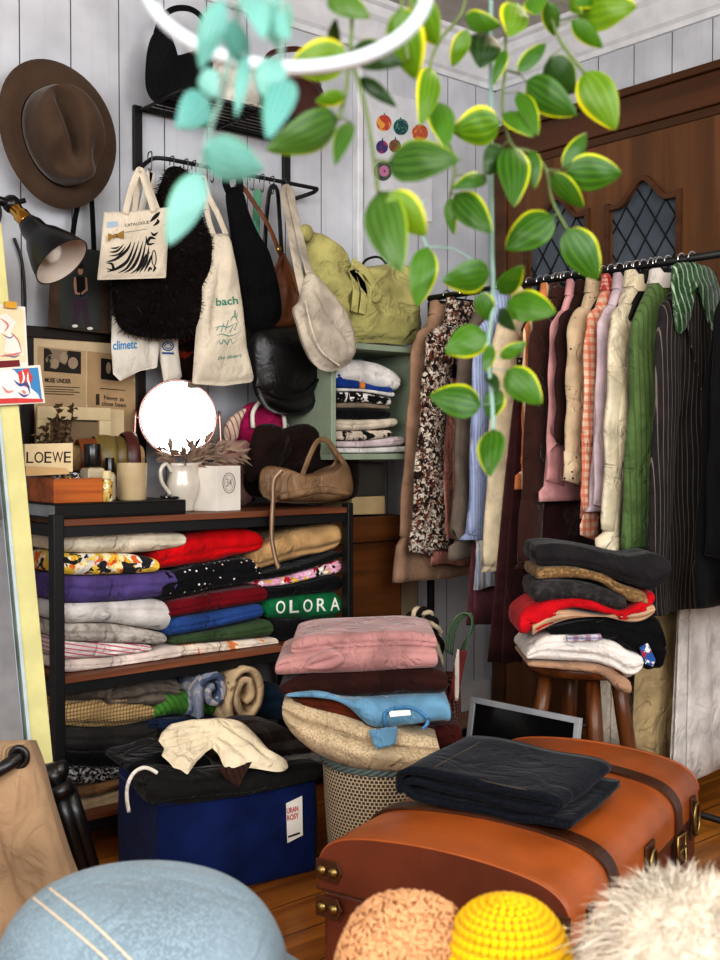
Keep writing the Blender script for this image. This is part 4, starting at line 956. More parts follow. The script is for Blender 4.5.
# brown slouchy bag + dark brown cloth + pieces behind it
bagl = leather('camel_bag_leather', '#7f6449', rough=.5, wr=.7); darkcl = fab('dark_brown_jersey', '#1f1310', sheen=.05); bagd = plain('bag_lining', '#1a1210', rough=.9)
hb = thing('handbag', 'slouchy camel leather handbag with short handles on the shelf top', 'bag', (1.9, 2.5, ST))
bdmb = inflate([(262, 470), (275, 466), (300, 474), (328, 470), (344, 462), (350, 478), (349, 496), (330, 502), (300, 503), (272, 501), (261, 492)], pY(2.43), .05, back=.05, folds=.22, fs=10, seed=3)
obj('body', bdmb, bagl, hb)
obj('fold', MB().tube(pxpath([(280, 497), (300, 493), (325, 490), (350, 494)], pY(2.385), 20), [.006, .010] + [.012] * 17 + [.008, .004], 10), bagl, hb)
obj('handle', MB().strip(pxpath([(302, 476), (310, 455), (318, 441), (327, 441), (336, 452), (346, 466)], pY(2.41), 30), .016, .004, (0, -1, 0)), bagl, hb)
obj('handle', MB().strip(pxpath([(318, 476), (330, 470), (337, 458), (330, 445)], pY(2.44), 20), .014, .004, (0, -1, 0)), bagl, hb)
sp = MB().strip(pxpath([(282, 470), (274, 480), (273, 500), (272, 520), (272, 540), (276, 560), (279, 568)], pY(2.33), 30), .017, .003, (.3, -1, 0)); s_ = obj('shoulder_strap', sp, leather('striped_strap', '#7d5c44', rough=.6), hb)
obj('strap_stripe', MB().strip(pxpath([(282, 470), (274, 480), (273, 500), (272, 520), (272, 540), (276, 560), (279, 568)], pY(2.3275), 30), .006, .002, (.3, -1, 0)), plain('pale_stripe', '#b9a48d', rough=.7), s_)
obj('tassel', MB().strip(pxpath([(276, 472), (279, 482), (277, 492)], pY(2.34), 12), .018, .004, (0, -1, 0)), bagl, hb)
dc = inflate([(245, 488), (250, 462), (262, 440), (285, 428), (308, 424), (330, 436), (352, 452), (357, 478), (352, 500), (322, 497), (300, 480), (272, 482), (262, 497)], pY(2.56), .06, back=.05, folds=.35, fs=14, seed=8)
tag(obj('draped_sweater', dc, darkcl), 'dark brown jersey heaped behind the camel handbag', 'clothes')
dk = inflate([(247, 480), (252, 436), (262, 424), (282, 428), (290, 450), (270, 474)], pY(2.49), .03, folds=.4, fs=16, seed=12); tag(obj('draped_scarf', dk, darkcl), 'dark brown cloth hanging over the pink crochet bag', 'clothes')
croc = fab('magenta_crochet', '#a11e55', pat=('dots', 140, '#5a0f30', .3), bump=.8); whs = leather('white_handle', '#cfc8bd', rough=.5)
cbag = thing('crochet_bag', 'magenta crochet bag with a white curved handle behind the brown cloth', 'bag', (1.78, 2.6, ST))
obj('body', inflate([(236, 440), (240, 412), (252, 402), (272, 404), (284, 418), (288, 445), (262, 452)], pY(2.63), .03, folds=.2, seed=4), croc, cbag)
obj('handle', MB().tube(pxpath([(253, 428), (253, 412), (262, 401), (274, 402), (283, 414), (285, 430)], pY(2.59), 24), .007, 8), whs, cbag)
pch = inflate([(214, 500), (216, 445), (222, 438), (236, 440), (250, 446), (252, 500)], pY(2.60), .03, folds=.25, seed=6); tag(obj('folded_cloth', pch, fab('dusty_rose_cloth', '#a67f78')), 'dusty rose cloth standing behind the white candle carton', 'clothes')
stc = inflate([(226, 440), (224, 428), (232, 416), (246, 408), (240, 422), (236, 440)], pY(2.585), .012, folds=.2, seed=7); tag(obj('striped_scarf', stc, fab('cream_stripe', '#c9b49f', pat=('stripe', (1, 0, .3), 60, '#8a5660', .25))), 'cream striped scarf beside the magenta crochet bag', 'scarf')
mk = thing('lipstick', 'short copper coloured tube beside the white candle carton', 'cosmetics', atZ(249, 502, ST)); c_ = atZ(249, 503, ST)
obj('tube', MB().tube([c_ + V((-.012, 0, .010)), c_ + V((.014, .012, .010))], .0095, 12), metal('copper', '#a8694f', .4), mk); obj('cap', MB().tube([c_ + V((.0145, .0122, .010)), c_ + V((.028, .018, .010))], .0085, 12), metal('rose_gold', '#b58a78', .4), mk)
gp = MB().prism([atY(x, y, 2.66) for x, y in [(285, 424), (305, 418), (312, 436), (292, 438)]], V((0, .01, 0))); tag(obj('paper_bag', gp, plain('white_paper', '#c9ccc8', rough=.7, pat=('patch', 26, ['#3f8f78'])), smooth=False), 'white and green printed paper packet behind the brown cloth', 'packet')
gs = thing('sunglasses', 'white framed sunglasses resting behind the brown cloth', 'glasses', atY(305, 425, 2.64))
obj('rim', MB().tube(pxpath([(300, 424), (306, 418), (311, 424), (310, 434), (304, 436), (300, 431)], pY(2.625), 24), .004, 6), whs, gs); obj('temple', MB().tube([atY(311, 422, 2.625), atY(313, 430, 2.66)], .003, 6), whs, gs)

# framed newspaper and cream frame against the wall
frm = plain('dark_brown_frame', '#1d130d', rough=.45); newsm = plain('newsprint', '#b39a78', rough=.85); matm = plain('cream_mount', '#cbb795', rough=.8)
def frame(name, label, q, Y, fw, fm, inner, dep=.02, top=None, lean=.0):
    P = [atY(x, y, Y) for x, y in q]; X0 = min(P[0].x, P[3].x); X1 = max(P[1].x, P[2].x); Z1 = P[0].z; Z0 = P[3].z
    t = thing(name, label, 'picture frame', ((X0 + X1) / 2, Y, Z0)); f = MB()
    f.bx(X0, X1, Y, Y + dep, Z1 - fw, Z1).bx(X0, X1, Y, Y + dep, Z0, Z0 + fw).bx(X0, X0 + fw, Y, Y + dep, Z0 + fw, Z1 - fw).bx(X1 - fw, X1, Y, Y + dep, Z0 + fw, Z1 - fw)
    obj('frame', f, fm, t, smooth=False, bevel=.002)
    i_ = MB().bx(X0 + fw - .001, X1 - fw + .001, Y + .008, Y + .012, Z0 + fw - .001, Z1 - fw + .001); io = obj('picture', i_, inner, t, smooth=False)
    return t, io, i_.bvh(), (X0, X1, Z0, Z1)
t, io, nbv, ext = frame('picture_frame', 'large dark framed newspaper page leaning on the plank wall', [(24, 325), (146, 342), (146, 480), (24, 470)], 2.69, .03, frm, matm)
t.location.z = t.location.z
decal(qgrid([(38, 346), (86, 351), (86, 440), (38, 440)], 4, 4), nbv, io, 'paper_sheet', newsm, off=.002, label='yellowed newspaper column'); decal(qgrid([(87.5, 351), (138, 357), (138, 440), (87.5, 440)], 4, 4), nbv, io, 'paper_sheet', plain('newsprint_2', '#a98e6b', rough=.85), off=.002)
photm = plain('halftone_dark', '#2a2621', rough=.8, pat=('patch', 30, ['#8a7a66'])); inkb = plain('newspaper_ink', '#3a2f25', rough=.8)
decal(qgrid([(44, 348), (81, 352), (81, 374), (44, 371)], 3, 3), nbv, io, 'photo_print', photm, off=.004)
faint = plain('halftone_pale', '#9c8b74', rough=.8)
for cx, cy, rx, ry in ((55, 364, 4, 5), (64, 358, 4, 6), (73, 363, 5, 6)): decal([oval(cx, cy, rx, ry, 14)], nbv, io, 'photo_print', faint, off=.005)
decal(qgrid([(101, 358), (118, 360), (118, 381), (101, 379)], 2, 2), nbv, io, 'photo_print', plain('halftone_black', '#1b1917', rough=.8), off=.004); decal([oval(108.5, 368, 2.6, 6, 12)], nbv, io, 'photo_print', faint, off=.005)
decal(text_polys('MUSE UNDER', [(45, 377.5), (71, 379), (71, 383.5), (45, 382)], bold=.02), nbv, io, 'lettering', inkb, off=.004)
decal(text_polys('Never as', [(104, 395), (124, 397), (124, 401.5), (104, 399.5)], bold=.01), nbv, io, 'lettering', inkb, off=.004); decal(text_polys('close been', [(102, 401), (126, 403), (126, 407.5), (102, 405.5)], bold=.01), nbv, io, 'lettering', inkb, off=.004)
lines = []
for k in range(4): lines.append([(45, 386 + k * 2.4), (80 - 6 * (k % 2), 387.2 + k * 2.4), (80 - 6 * (k % 2), 387.9 + k * 2.4), (45, 386.7 + k * 2.4)])
lines.append([(100, 388), (125, 390), (125, 390.7), (100, 388.7)]); lines.append([(96, 394), (99.5, 394), (99.5, 405), (96, 405)])
for l_ in lines: decal([l_], nbv, io, 'text_line', inkb, off=.004)
t, io, cbv2, ext = frame('picture_frame', 'cream matted small picture frame in front of the newspaper frame', [(38, 406), (111, 409), (111, 462), (38, 460)], 2.645, .034, plain('cream_frame', '#cfbd97', rough=.6), plain('brown_mount', '#7d6a52', rough=.8), dep=.012)
decal(qgrid([(50, 418), (98, 420), (98, 422), (50, 420)], 2, 1), cbv2, io, 'dark_strip', plain('dark_slip', '#2d2a28', rough=.7), off=.003)  # thin dark strip across the mount inside the cream frame
wc = MB().prism([atY(x, y, 2.675) for x, y in [(110, 409), (124, 410), (124, 450), (110, 450)]], V((0, .004, 0))); tag(obj('paper_card', wc, plain('cream_card_2', '#c8b48f', rough=.7), smooth=False), 'cream paper card tucked behind the cream picture frame', 'card')
# ================================================================== back wall: rack, bags, hat, lamp
blk = black_metal
YW = YB - .002
rk = thing('wall_rack', 'black wire wall shelf with a hanging rod on the plank wall', 'wall shelf', (1.75, YB - .1, 1.75))
aL = atY(138, 106, YW - .012); aL2 = atY(138, 170, YW - .012); aR = atY(287, 140, YW - .012); aR2 = atY(287, 191, YW - .012)
zS = aL.z - .01; xL, xR = aL.x, aR.x
for x, z0 in ((xL, aL2.z), (xR, aR2.z)): obj('upright', MB().bx(x - .013, x + .013, YW - .014, YW - .001, z0, zS + .012), blk, rk, smooth=False, bevel=.002)
wr_ = MB()
for k in range(9): y = YW - .02 - .026 * k; wr_.tube([(xL + .004, y, zS), (xR - .004, y, zS)], .0032 if 0 < k < 8 else .006, 6)
for x in (xL + .002, (xL + xR) / 2, xR - .002): wr_.tube([(x, YW - .014, zS - .004), (x, YW - .235, zS - .004)], .005, 6)
obj('wire_shelf', wr_, blk, rk)
zr = zS - .148; yr = YW - .10
rod = crv3([(xL, YW - .014, zr - .02), (xL + .005, yr + .02, zr - .002), (xL + .04, yr, zr)], 10) + [V((xL + .06 + (xR - xL) * i / 12, yr, zr)) for i in range(12)] + crv3([(xR + .05, yr, zr), (xR + .055, yr + .03, zr - .006), (xR, YW - .014, zr - .03)], 10)
obj('rod', MB().tube(rod, .0062, 8), blk, rk)
ROD = V((0, yr, zr))
hookm = metal('wire_hook', '#5f6163', .35)
def shook(px, i, lb):
    p = atY(px, 170, yr); x = p.x
    h = MB().tube(crv3([(x, yr + .012, zr - .012), (x, yr + .010, zr + .006), (x, yr, zr + .0095), (x, yr - .010, zr + .006), (x, yr - .010, zr - .02), (x, yr - .004, zr - .042), (x, yr + .008, zr - .034)], 24), .0017, 6)
    tag(obj('hanging_hook', h, hookm), lb, 'hook', 'wire hooks on the wall rod')
for i, x in enumerate((150, 172, 186, 194, 212, 226, 236, 252, 262, 272, 284)): shook(x, i, 'thin bent wire hook on the black wall rod holding a bag strap')

canv = fab('natural_canvas', '#cfc5b2', var=.08, wr=.5); canv2 = fab('white_canvas', '#d6d0c4', var=.08, wr=.5); furm = fab('dark_fur', '#120c0b', sheen=.0, bump=.6, bs=120)
ink = plain('black_print', '#17161a', rough=.8); bluep = plain('blue_print', '#2f7fb5', rough=.8); greenp = plain('green_print', '#2f8068', rough=.8); navp = plain('navy_print', '#2b4a86', rough=.8)
DN = (0, -1, 0)
def straps(parent, paths, plane, w, m, th=.003, name='strap'):
    for p in paths: obj(name, MB().strip(pxpath(p, plane, 26), w, th, DN), m, parent)
# zebra tote
tt = thing('tote_bag', 'small natural canvas tote printed with black zebra stripes', 'tote bag', atY(133, 278, 2.50))
tm = inflate([(104, 212), (133, 211), (170, 207), (168, 240), (166, 278), (133, 279), (97, 280), (101, 245)], pY(2.485), .012, back=.012, smooth=False, folds=.3, fs=9, nr=8, rnd=.5)
obj('body', tm, canv, tt)
straps(tt, [[(125, 214), (131, 190), (138, 172), (141, 172), (147, 190), (154, 212)]], pY(2.475), .017, canv); straps(tt, [[(134, 214), (137, 190), (140, 171), (145, 176), (152, 195), (158, 211)]], pY(2.50), .016, canv)
tv = tm.bvh()
random.seed(11)
def blob(pts, w):   # a tapering brush stroke in photo coordinates
    c = crv(pts, 12); L_ = []; R_ = []
    for i, p in enumerate(c):
        a = c[max(i - 1, 0)]; b = c[min(i + 1, 12)]; dx, dy = b[0] - a[0], b[1] - a[1]; q = math.hypot(dx, dy) or 1; ww = w * math.sin(PI * min(max(i / 12, .04), .96)) / 2
        L_.append((p[0] - dy / q * ww, p[1] + dx / q * ww)); R_.append((p[0] + dy / q * ww, p[1] - dx / q * ww))
    return [[L_[i], L_[i + 1], R_[i + 1], R_[i]] for i in range(12)]
Z = []
for pts, w in [([(109, 252), (117, 251), (124, 244)], 2), ([(109, 256), (119, 254), (126, 246)], 1.8), ([(110, 248), (116, 248), (120, 246)], 1.6), ([(106, 262), (116, 259), (127, 250), (131, 242)], 3), ([(106, 268), (113, 270), (112, 264), (106, 263)], 2.6), ([(107, 272), (118, 268), (128, 260), (135, 242)], 3.2), ([(118, 273), (127, 268), (134, 256), (139, 241)], 2.6), ([(124, 273), (132, 268), (138, 258), (143, 241)], 3), ([(130, 274), (138, 268), (143, 256), (146, 240)], 2.4), ([(136, 273), (142, 264), (146, 254)], 3), ([(139, 273), (146, 262), (149, 246)], 2.6), ([(144, 272), (149, 262), (152, 254)], 2.4), ([(147, 245), (150, 238), (156, 239)], 3), ([(146, 236), (148, 244), (155, 243)], 2.4), ([(148, 272), (150, 268), (152, 270)], 2.4), ([(153, 272), (155, 268), (154, 266)], 2.4), ([(150, 222), (156, 216), (160, 212)], 4), ([(153, 226), (158, 222), (157, 219)], 3), ([(151, 232), (154, 235), (158, 232)], 2.6), ([(143, 262), (146, 256), (150, 252)], 2)]: Z += blob(pts, w)
decal(Z, tv, tt, 'zebra_print', ink, label='black zebra stripe print')
decal(text_polys('CATALOGUE', [(125, 224), (149, 220.5), (149, 223.5), (125, 227)]), tv, tt, 'lettering', ink); decal([[(125, 232), (147, 228.6), (147, 229.3), (125, 232.8)]], tv, tt, 'text_line', plain('grey_ink', '#8c8a85', rough=.8))
decal(qgrid([(107, 222), (118, 221), (118, 226), (107, 228)], 2, 2), tv, tt, 'print_block', plain('pale_blue_print', '#9db0c2', rough=.8)); decal(ovring(154, 258, 2.6, 8, 1), tv, tt, 'oval_print', ink)
bw_ = MB(); 
for P in ([(108, 233), (115, 236), (108, 242)], [(124, 230), (115, 235), (124, 239)]): bw_.add([atY(a, b, 2.466) for a, b in P], [(0, 1, 2)])
bw_.ell(atY(115.5, 235.5, 2.466), (.005, .003, .005), 8); obj('bow_pin', bw_, gold, tt, smooth=False, recalc=False)
# dark fur bag (body plus a real pile of hair strands)
fb = thing('fur_bag', 'dark brown furry bag hanging behind the zebra tote', 'bag', atY(165, 335, 2.58))
fm = inflate([(160, 185), (168, 168), (182, 168), (194, 180), (200, 215), (212, 250), (213, 295), (204, 330), (180, 338), (150, 338), (122, 330), (113, 305), (112, 260), (124, 225), (150, 215)], pY(2.57), .05, folds=.3, fs=9, seed=5)
obj('body', fm, furm, fb)
def fur(mb, n, ln, w, seed, grav=.35, curl=.3, faces=None, jit=.5):
    random.seed(seed); out = MB(); F = [f for f in mb.f if len(f) == 4]; A = [((mb.v[f[0]] - mb.v[f[2]]).cross(mb.v[f[1]] - mb.v[f[3]])).length for f in F]; ce = mb.centre(); hi = max(p.z for p in mb.v); ce = V((ce.x, ce.y, (ce.z + hi) / 2))
    for f in random.choices(F, weights=A, k=n):
        a, b, c, d = [mb.v[i] for i in f]; u, v = random.random(), random.random(); p = a.lerp(b, u).lerp(d.lerp(c, u), v)
        nn = (b - a).cross(d - a); 
        if nn.length < 1e-12: continue
        nn.normalize()
        if nn.dot(p - ce) < 0: nn = -nn
        dr = (nn + V((random.gauss(0, jit), random.gauss(0, jit), random.gauss(0, jit)))).normalized(); l_ = ln * random.uniform(.6, 1.25); sd = dr.cross(V((random.gauss(0, 1), random.gauss(0, 1), random.gauss(0, 1)))).normalized() * (w / 2); bend = V((random.gauss(0, curl), random.gauss(0, curl), -grav)) * l_
        q0, q1, q2 = p, p + dr * l_ * .5 + bend * .25, p + dr * l_ + bend
        out.add([q0 - sd, q0 + sd, q1 + sd * .8, q1 - sd * .8, q2], [(0, 1, 2, 3), (3, 2, 4)])
    return out
obj('fur', fur(fm, 5000, .014, .0022, 3), plain('fur_strand', '#150e0d', rough=.6), fb, recalc=False)
# two white totes low behind the fur bag
t1 = thing('hanging_tote', 'white canvas tote with blue lettering hanging under the fur bag', 'tote bag', atY(137, 380, 2.62))
m1 = inflate([(112, 316), (136, 318), (158, 320), (160, 345), (157, 368), (140, 371), (120, 381), (113, 374), (111, 345)], pY(2.62), .014, smooth=False, folds=.3, seed=2, n=80, creases=[(114, 374, 156, 366), (146, 330, 150, 366)], cw=3); obj('body', m1, canv2, t1)
decal(text_polys('climetc', [(113, 341), (137, 339.5), (137, 348.5), (113, 350)], bold=.02), m1.bvh(), t1, 'lettering', bluep)
straps(t1, [[(126, 322), (132, 260), (150, 172)], [(148, 322), (152, 250), (152, 172)]], pY(2.645), .02, canv2)
t2 = thing('hanging_tote', 'narrow white tote with a navy oval print beside the blue lettered tote', 'tote bag', atY(168, 378, 2.635))
m2 = inflate([(158, 326), (178, 328), (178, 350), (182, 378), (164, 384), (160, 360)], pY(2.635), .012, smooth=False, folds=.3, seed=9); obj('body', m2, canv2, t2)
m2b = m2.bvh(); decal(ovring(168, 346, 6, 5, 1.2) + ovring(168, 346, 3.6, 3, .8), m2b, t2, 'oval_print', navp); decal([[(162, 352), (174, 352.5), (174, 354.5), (162, 354)]], m2b, t2, 'print_line', navp)
straps(t2, [[(164, 330), (168, 250), (172, 172)]], pY(2.65), .018, canv2)
plb = inflate([(178, 332), (196, 330), (196, 380), (180, 380)], pY(2.655), .012, smooth=False, seed=3); tb_ = thing('cloth_bag', 'dark cloth bag with rust red pattern between the white totes', 'bag', atY(187, 380, 2.655)); obj('body', plb, fab('rust_print_cloth', '#22120e', pat=('patch', 30, ['#6b2412'])), tb_); straps(tb_, [[(186, 335), (186, 250), (186, 172)]], pY(2.66), .014, fab('rust_strap', '#3d1a10'))
# big white tote 'bach'
t3 = thing('hanging_tote', 'large white canvas tote with green lettering hanging in the middle of the rod', 'tote bag', atY(222, 385, 2.54))
m3 = inflate([(214, 234), (228, 233), (236, 270), (242, 310), (246, 350), (253, 382), (224, 386), (192, 384), (195, 340), (199, 300), (198, 285), (208, 262)], pY(2.54), .03, back=.015, smooth=False, folds=.35, fs=8, seed=7, n=90, nr=8, creases=[(216, 240, 215, 290), (214, 290, 210, 330)], cw=4, cd=.5); obj('body', m3, canv, t3)
v3 = m3.bvh(); decal(text_polys('bach', [(216, 298), (237, 296), (238.5, 304), (216, 306)], bold=.015), v3, t3, 'lettering', greenp)
sk_ = []
for k in range(5): sk_ += [[(216 + k * 4.5, 330 + (k % 2) * 2), (219 + k * 4.5, 326 - (k % 3) * 3), (219.7 + k * 4.5, 326.4 - (k % 3) * 3), (216.8 + k * 4.5, 330.5 + (k % 2) * 2)]]
for pts, w in [([(214, 328), (222, 326), (228, 327), (238, 322)], 1.4), ([(216, 336), (222, 334), (230, 336), (240, 332)], 1.2), ([(234, 318), (235, 310), (236, 318), (238, 312)], 1.2), ([(216, 345), (219, 340), (221, 345), (224, 339), (227, 345), (230, 338), (233, 344), (238, 337)], 1.3), ([(230, 322), (234, 316), (239, 323)], 1.2)]: sk_ += blob(pts, w)
decal(sk_, v3, t3, 'sketch_print', plain('grey_green_print', '#6f9084', rough=.8)); decal(text_polys('the desert', [(218, 356), (242, 353), (242, 357), (218, 360)], shear=.3), v3, t3, 'lettering', greenp)
straps(t3, [[(214, 236), (209, 222), (205, 200), (201, 176)], [(226, 235), (218, 215), (208, 195), (203, 176)]], pY(2.55), .018, canv)
# black tote
t4 = thing('hanging_tote', 'plain black tote hanging beside the large white tote', 'tote bag', atY(255, 330, 2.56))
m4 = inflate([(226, 192), (240, 188), (245, 205), (256, 230), (270, 255), (281, 300), (278, 322), (258, 331), (246, 328), (240, 300), (233, 260), (229, 225)], pY(2.575), .02, smooth=True, folds=.3, seed=4); obj('body', m4, fab('black_canvas', '#0f0f11', sheen=.0, wr=.5), t4)
straps(t4, [[(232, 198), (226, 184), (228, 176), (238, 176), (240, 192)]], pY(2.575), .024, fab('black_canvas', '#0f0f11'))
# brown hobo
hl = leather('brown_hobo_leather', '#6a3d22', rough=.45, wr=.4)
h1 = thing('hobo_bag', 'brown leather hobo bag on a thin strap', 'bag', atY(270, 330, 2.61))
m5 = inflate([(283, 252), (290, 268), (298, 290), (303, 312), (300, 325), (280, 331), (258, 330), (262, 310), (272, 285), (277, 262)], pY(2.605), .022, folds=.2, seed=6, creases=[(282, 262, 272, 320), (284, 262, 294, 315)], cw=4, cd=.4); obj('body', m5, hl, h1)
straps(h1, [[(281, 256), (268, 225), (252, 200), (243, 188), (240, 190), (248, 215), (258, 240)]], pY(2.595), .014, hl); straps(h1, [[(283, 256), (276, 268), (270, 285)], [(284, 256), (292, 272), (298, 292)]], pY(2.58), .010, hl)
obj('clasp', MB().ell(atY(279, 249, 2.585), (.008, .005, .010), 10), gold, h1)
# green and black straps, brown strap
for lb, pts, m, w in (('mint green fabric strap hanging behind the hobo bag', [(258, 190), (256, 230), (257, 275), (262, 300)], fab('mint_strap', '#5f9a7c'), .026), ):
    tag(obj('hanging_strap', MB().strip(pxpath(pts, pY(2.635), 26), w, .004, DN), m), lb, 'bag strap')
bl2 = thing('bucket_bag', 'black leather bucket bag hanging low above the handbag', 'bag', atY(288, 415, 2.55)); bl_m = leather('black_bag_leather', '#101011', rough=.36, wr=.25)
m6 = inflate([(250, 335), (262, 328), (290, 326), (315, 330), (324, 350), (325, 380), (318, 405), (300, 415), (275, 413), (258, 400), (250, 370)], pY(2.56), .045, folds=.12, fs=7, seed=10, creases=[(262, 392, 292, 402), (292, 402, 316, 388)], cw=3, cd=.35); obj('body', m6, bl_m, bl2)
straps(bl2, [[(262, 335), (264, 280), (266, 225), (270, 190), (277, 190), (280, 225), (284, 280), (294, 335)]], pY(2.62), .014, bl_m)
obj('piping', MB().tube(pxpath([(256, 385), (275, 396), (300, 396), (320, 378)], pY(2.512), 20), .004, 6), bl_m, bl2)
# off-white hobo
h2 = thing('hobo_bag', 'off-white canvas hobo bag on a wide strap at the far end of the rod', 'bag', atY(325, 372, 2.56)); ow = fab('off_white_canvas', '#b7ad9d', wr=.5)
m7 = inflate([(308, 272), (318, 278), (332, 295), (346, 315), (354, 340), (352, 360), (335, 371), (318, 368), (306, 350), (298, 325), (294, 308), (300, 300), (302, 288)], pY(2.405), .035, back=.035, folds=.25, fs=8, seed=13, creases=[(300, 318, 322, 366), (308, 290, 346, 345), (306, 335, 345, 360)], cw=2.5, cd=.3); obj('body', m7, ow, h2)
straps(h2, [[(304, 296), (296, 260), (290, 225), (284, 195), (289, 190), (295, 215), (302, 245), (310, 276)]], lambda a, b: atY(a, b, 2.60 - .19 * max(0, min(1, (b - 190) / 90))), .030, ow)
obj('piping', MB().tube(pxpath([(305, 300), (312, 330), (322, 352), (340, 366)], pY(2.367), 20), .003, 6), fab('off_white_binding', '#cfc6b6'), h2)
# on the wire shelf: black shoulder bag, white hat, brown bag
zt_ = zS + .004
s1 = thing('shoulder_bag', 'black shoulder bag standing on the wire shelf', 'bag', atY(175, 100, 2.62)); bcv = fab('black_nylon', '#141518', sheen=.0)
YS1 = 2.615
m8 = inflate([(146, 60), (150, 40), (158, 28), (164, 26), (166, 48), (176, 55), (190, 52), (202, 48), (212, 62), (212, 88), (204, 103), (180, 106), (156, 103), (146, 88)], pY(YS1), .03, folds=.12, seed=3, c=(178, 78)); obj('body', m8, bcv, s1)
obj('handle', MB().strip(pxpath([(156, 34), (162, 18), (174, 9), (190, 9), (202, 18), (206, 34), (205, 52)], pY(YS1), 30), .016, .004, DN), bcv, s1)
wh = thing('sun_hat', 'white cloth hat lying on the wire shelf', 'hat', atY(228, 100, 2.62)); whm = fab('white_hat_cloth', '#cbc6bb')
hc = atY(232, 118, 2.60); hc.z = zt_ + .002
obj('brim', MB().lathe([(.085, 0), (.10, .002), (.10, .006), (.082, .008)], hc, n=36), whm, wh); obj('crown', MB().lathe([(.082, .006), (.078, .05), (.072, .10), (.06, .135), (.03, .15), (.002, .152)], hc, n=36), whm, wh)
bb = thing('saddle_bag', 'maroon brown leather bag at the far end of the wire shelf', 'bag', atY(290, 125, 2.6)); mb_l = leather('maroon_leather', '#43201a')
m9 = inflate([(262, 100), (280, 78), (305, 76), (322, 92), (324, 128), (300, 134), (270, 130)], pY(2.585), .035, folds=.15, seed=2); obj('body', m9, mb_l, bb); obj('strap', MB().strip(pxpath([(264, 100), (266, 60), (284, 50), (308, 54), (320, 92)], pY(2.585), 26), .016, .004, DN), mb_l, bb); obj('flap', inflate([(264, 100), (280, 80), (304, 78), (320, 92), (318, 112), (292, 118), (268, 114)], pY(2.55), .008, seed=4), mb_l, bb)

# fedora on the wall
felt = fab('brown_felt', '#4a3a2e', sheen=.25, wr=.12, var=.08); feltd = fab('dark_hat_band', '#241a14', sheen=.0)
HX = atY(56, 135, 2.66); hn = V((.02, -1, -.06)).normalized(); hx = V((.95, 0, .30)); hx = (hx - hn * hx.dot(hn)).normalized(); hz_ = hn.cross(hx)
if hz_.z < 0: hz_ = -hz_
ft = thing('fedora_hat', 'dark brown felt fedora hanging on the plank wall', 'hat', HX)
brim = MB(); rr = []
for k_, o_ in ((.50, .004), (.75, .002), (1, .012), (1.0, .008), (.75, -.002), (.5, .0)):
    rr.append([HX + hx * (math.cos(q) * .160 * k_) + hz_ * (math.sin(q) * .188 * k_) + hn * (o_ + .012 * k_ * k_ * math.cos(2 * q)) for q in [2 * PI * j / 56 for j in range(56)]])
brim.loft(rr + [rr[0]], cap=False); obj('brim', brim, felt, ft)
cr = MB(); rr = []
for r, h in [(1.0, 0), (1.0, .03), (.985, .06), (.96, .085)] + [(max(.02, .96 * math.cos(PI / 2 * i / 22) ** .8), .085 + .040 * math.sin(PI / 2 * i / 22) ** .9) for i in range(1, 23)]:
    R2 = []
    for j in range(56):
        q = 2 * PI * j / 56; x = math.cos(q) * .094 * r; z = math.sin(q) * .124 * r * (1 + .06 * math.sin(q) * -1)
        # teardrop crease along the top, pinched at the front (lower end)
        dent = .062 * math.exp(-((x + .004) / (.016 + .10 * max(0, z + .02))) ** 2) * (1 / (1 + math.exp((abs(z - .015) - .085) / .010))) * min(1, max(0, (h - .06) / .04))
        pin = .040 * math.exp(-((z + .075) / .04) ** 2) * math.exp(-((abs(x) - .052) / .024) ** 2) * min(1, max(0, (h - .04) / .04))
        R2.append(HX + hx * x + hz_ * z + hn * (h + .002 - dent - pin))
    rr.append(R2)
cr.loft(rr); obj('crown', cr, felt, ft)
obj('band', MB().loft([[HX + hx * (math.cos(q) * .0955) + hz_ * (math.sin(q) * .1255 * (1 - .06 * math.sin(q))) + hn * h for q in [2 * PI * j / 56 for j in range(56)]] for h in (.004, .012)], cap=False), feltd, ft)
# wall lamp
lampm = plain('black_lamp_enamel', '#060708', rough=.3, spec=.4); lampw = plain('lamp_inside', '#b9aca0', rough=.5)
LY = 2.44; tip = atY(27, 222, LY); mouth = atY(62, 262, LY - .075); la = (mouth - tip).normalized(); LEN = (mouth - tip).length
wl = thing('wall_lamp', 'black and brass wall lamp with a cone shade', 'lamp', atY(0, 210, YB - .01))
obj('shade', MB().lathe([(.022, 0), (.024, LEN * .05), (.029, LEN * .12), (.031, LEN * .30), (.045, LEN * .45), (.062, LEN * .75), (.072, LEN), (.0695, LEN), (.059, LEN * .75), (.042, LEN * .46), (.028, LEN * .32), (.02, LEN * .1)], tip, la, 40), [lampm], wl, ang=40)
obj('lining', MB().lathe([(.0688, LEN * .99), (.0582, LEN * .75), (.041, LEN * .47), (.026, LEN * .34)], tip, la, 40, cap=False), lampw, wl, recalc=False)
obj('bulb', MB().ell(tip + la * LEN * .72, (.022, .022, .03), 14), plain('white_bulb', '#d8d3c8', rough=.3), wl)
obj('neck', MB().lathe([(.013, -.062), (.017, -.055), (.015, -.03), (.019, -.025), (.019, -.004), (.0195, 0)], tip, la, 24), brass if False else metal('polished_brass', '#b8893f', .22), wl)
nk0 = tip - la * .06; obj('joint', MB().ell(nk0, (.022, .022, .022), 14).tube([nk0, nk0 + V((.03, -.01, .012))], .006, 8), lampm, wl)
wp = atY(2, 213, YB - .012); obj('arm', MB().tube(crv3([nk0, nk0 + V((-.05, .02, .01)), V((wp.x - .06, wp.y - .06, wp.z)), V((wp.x - .06, wp.y, wp.z))], 20), .011, 10), lampm, wl)
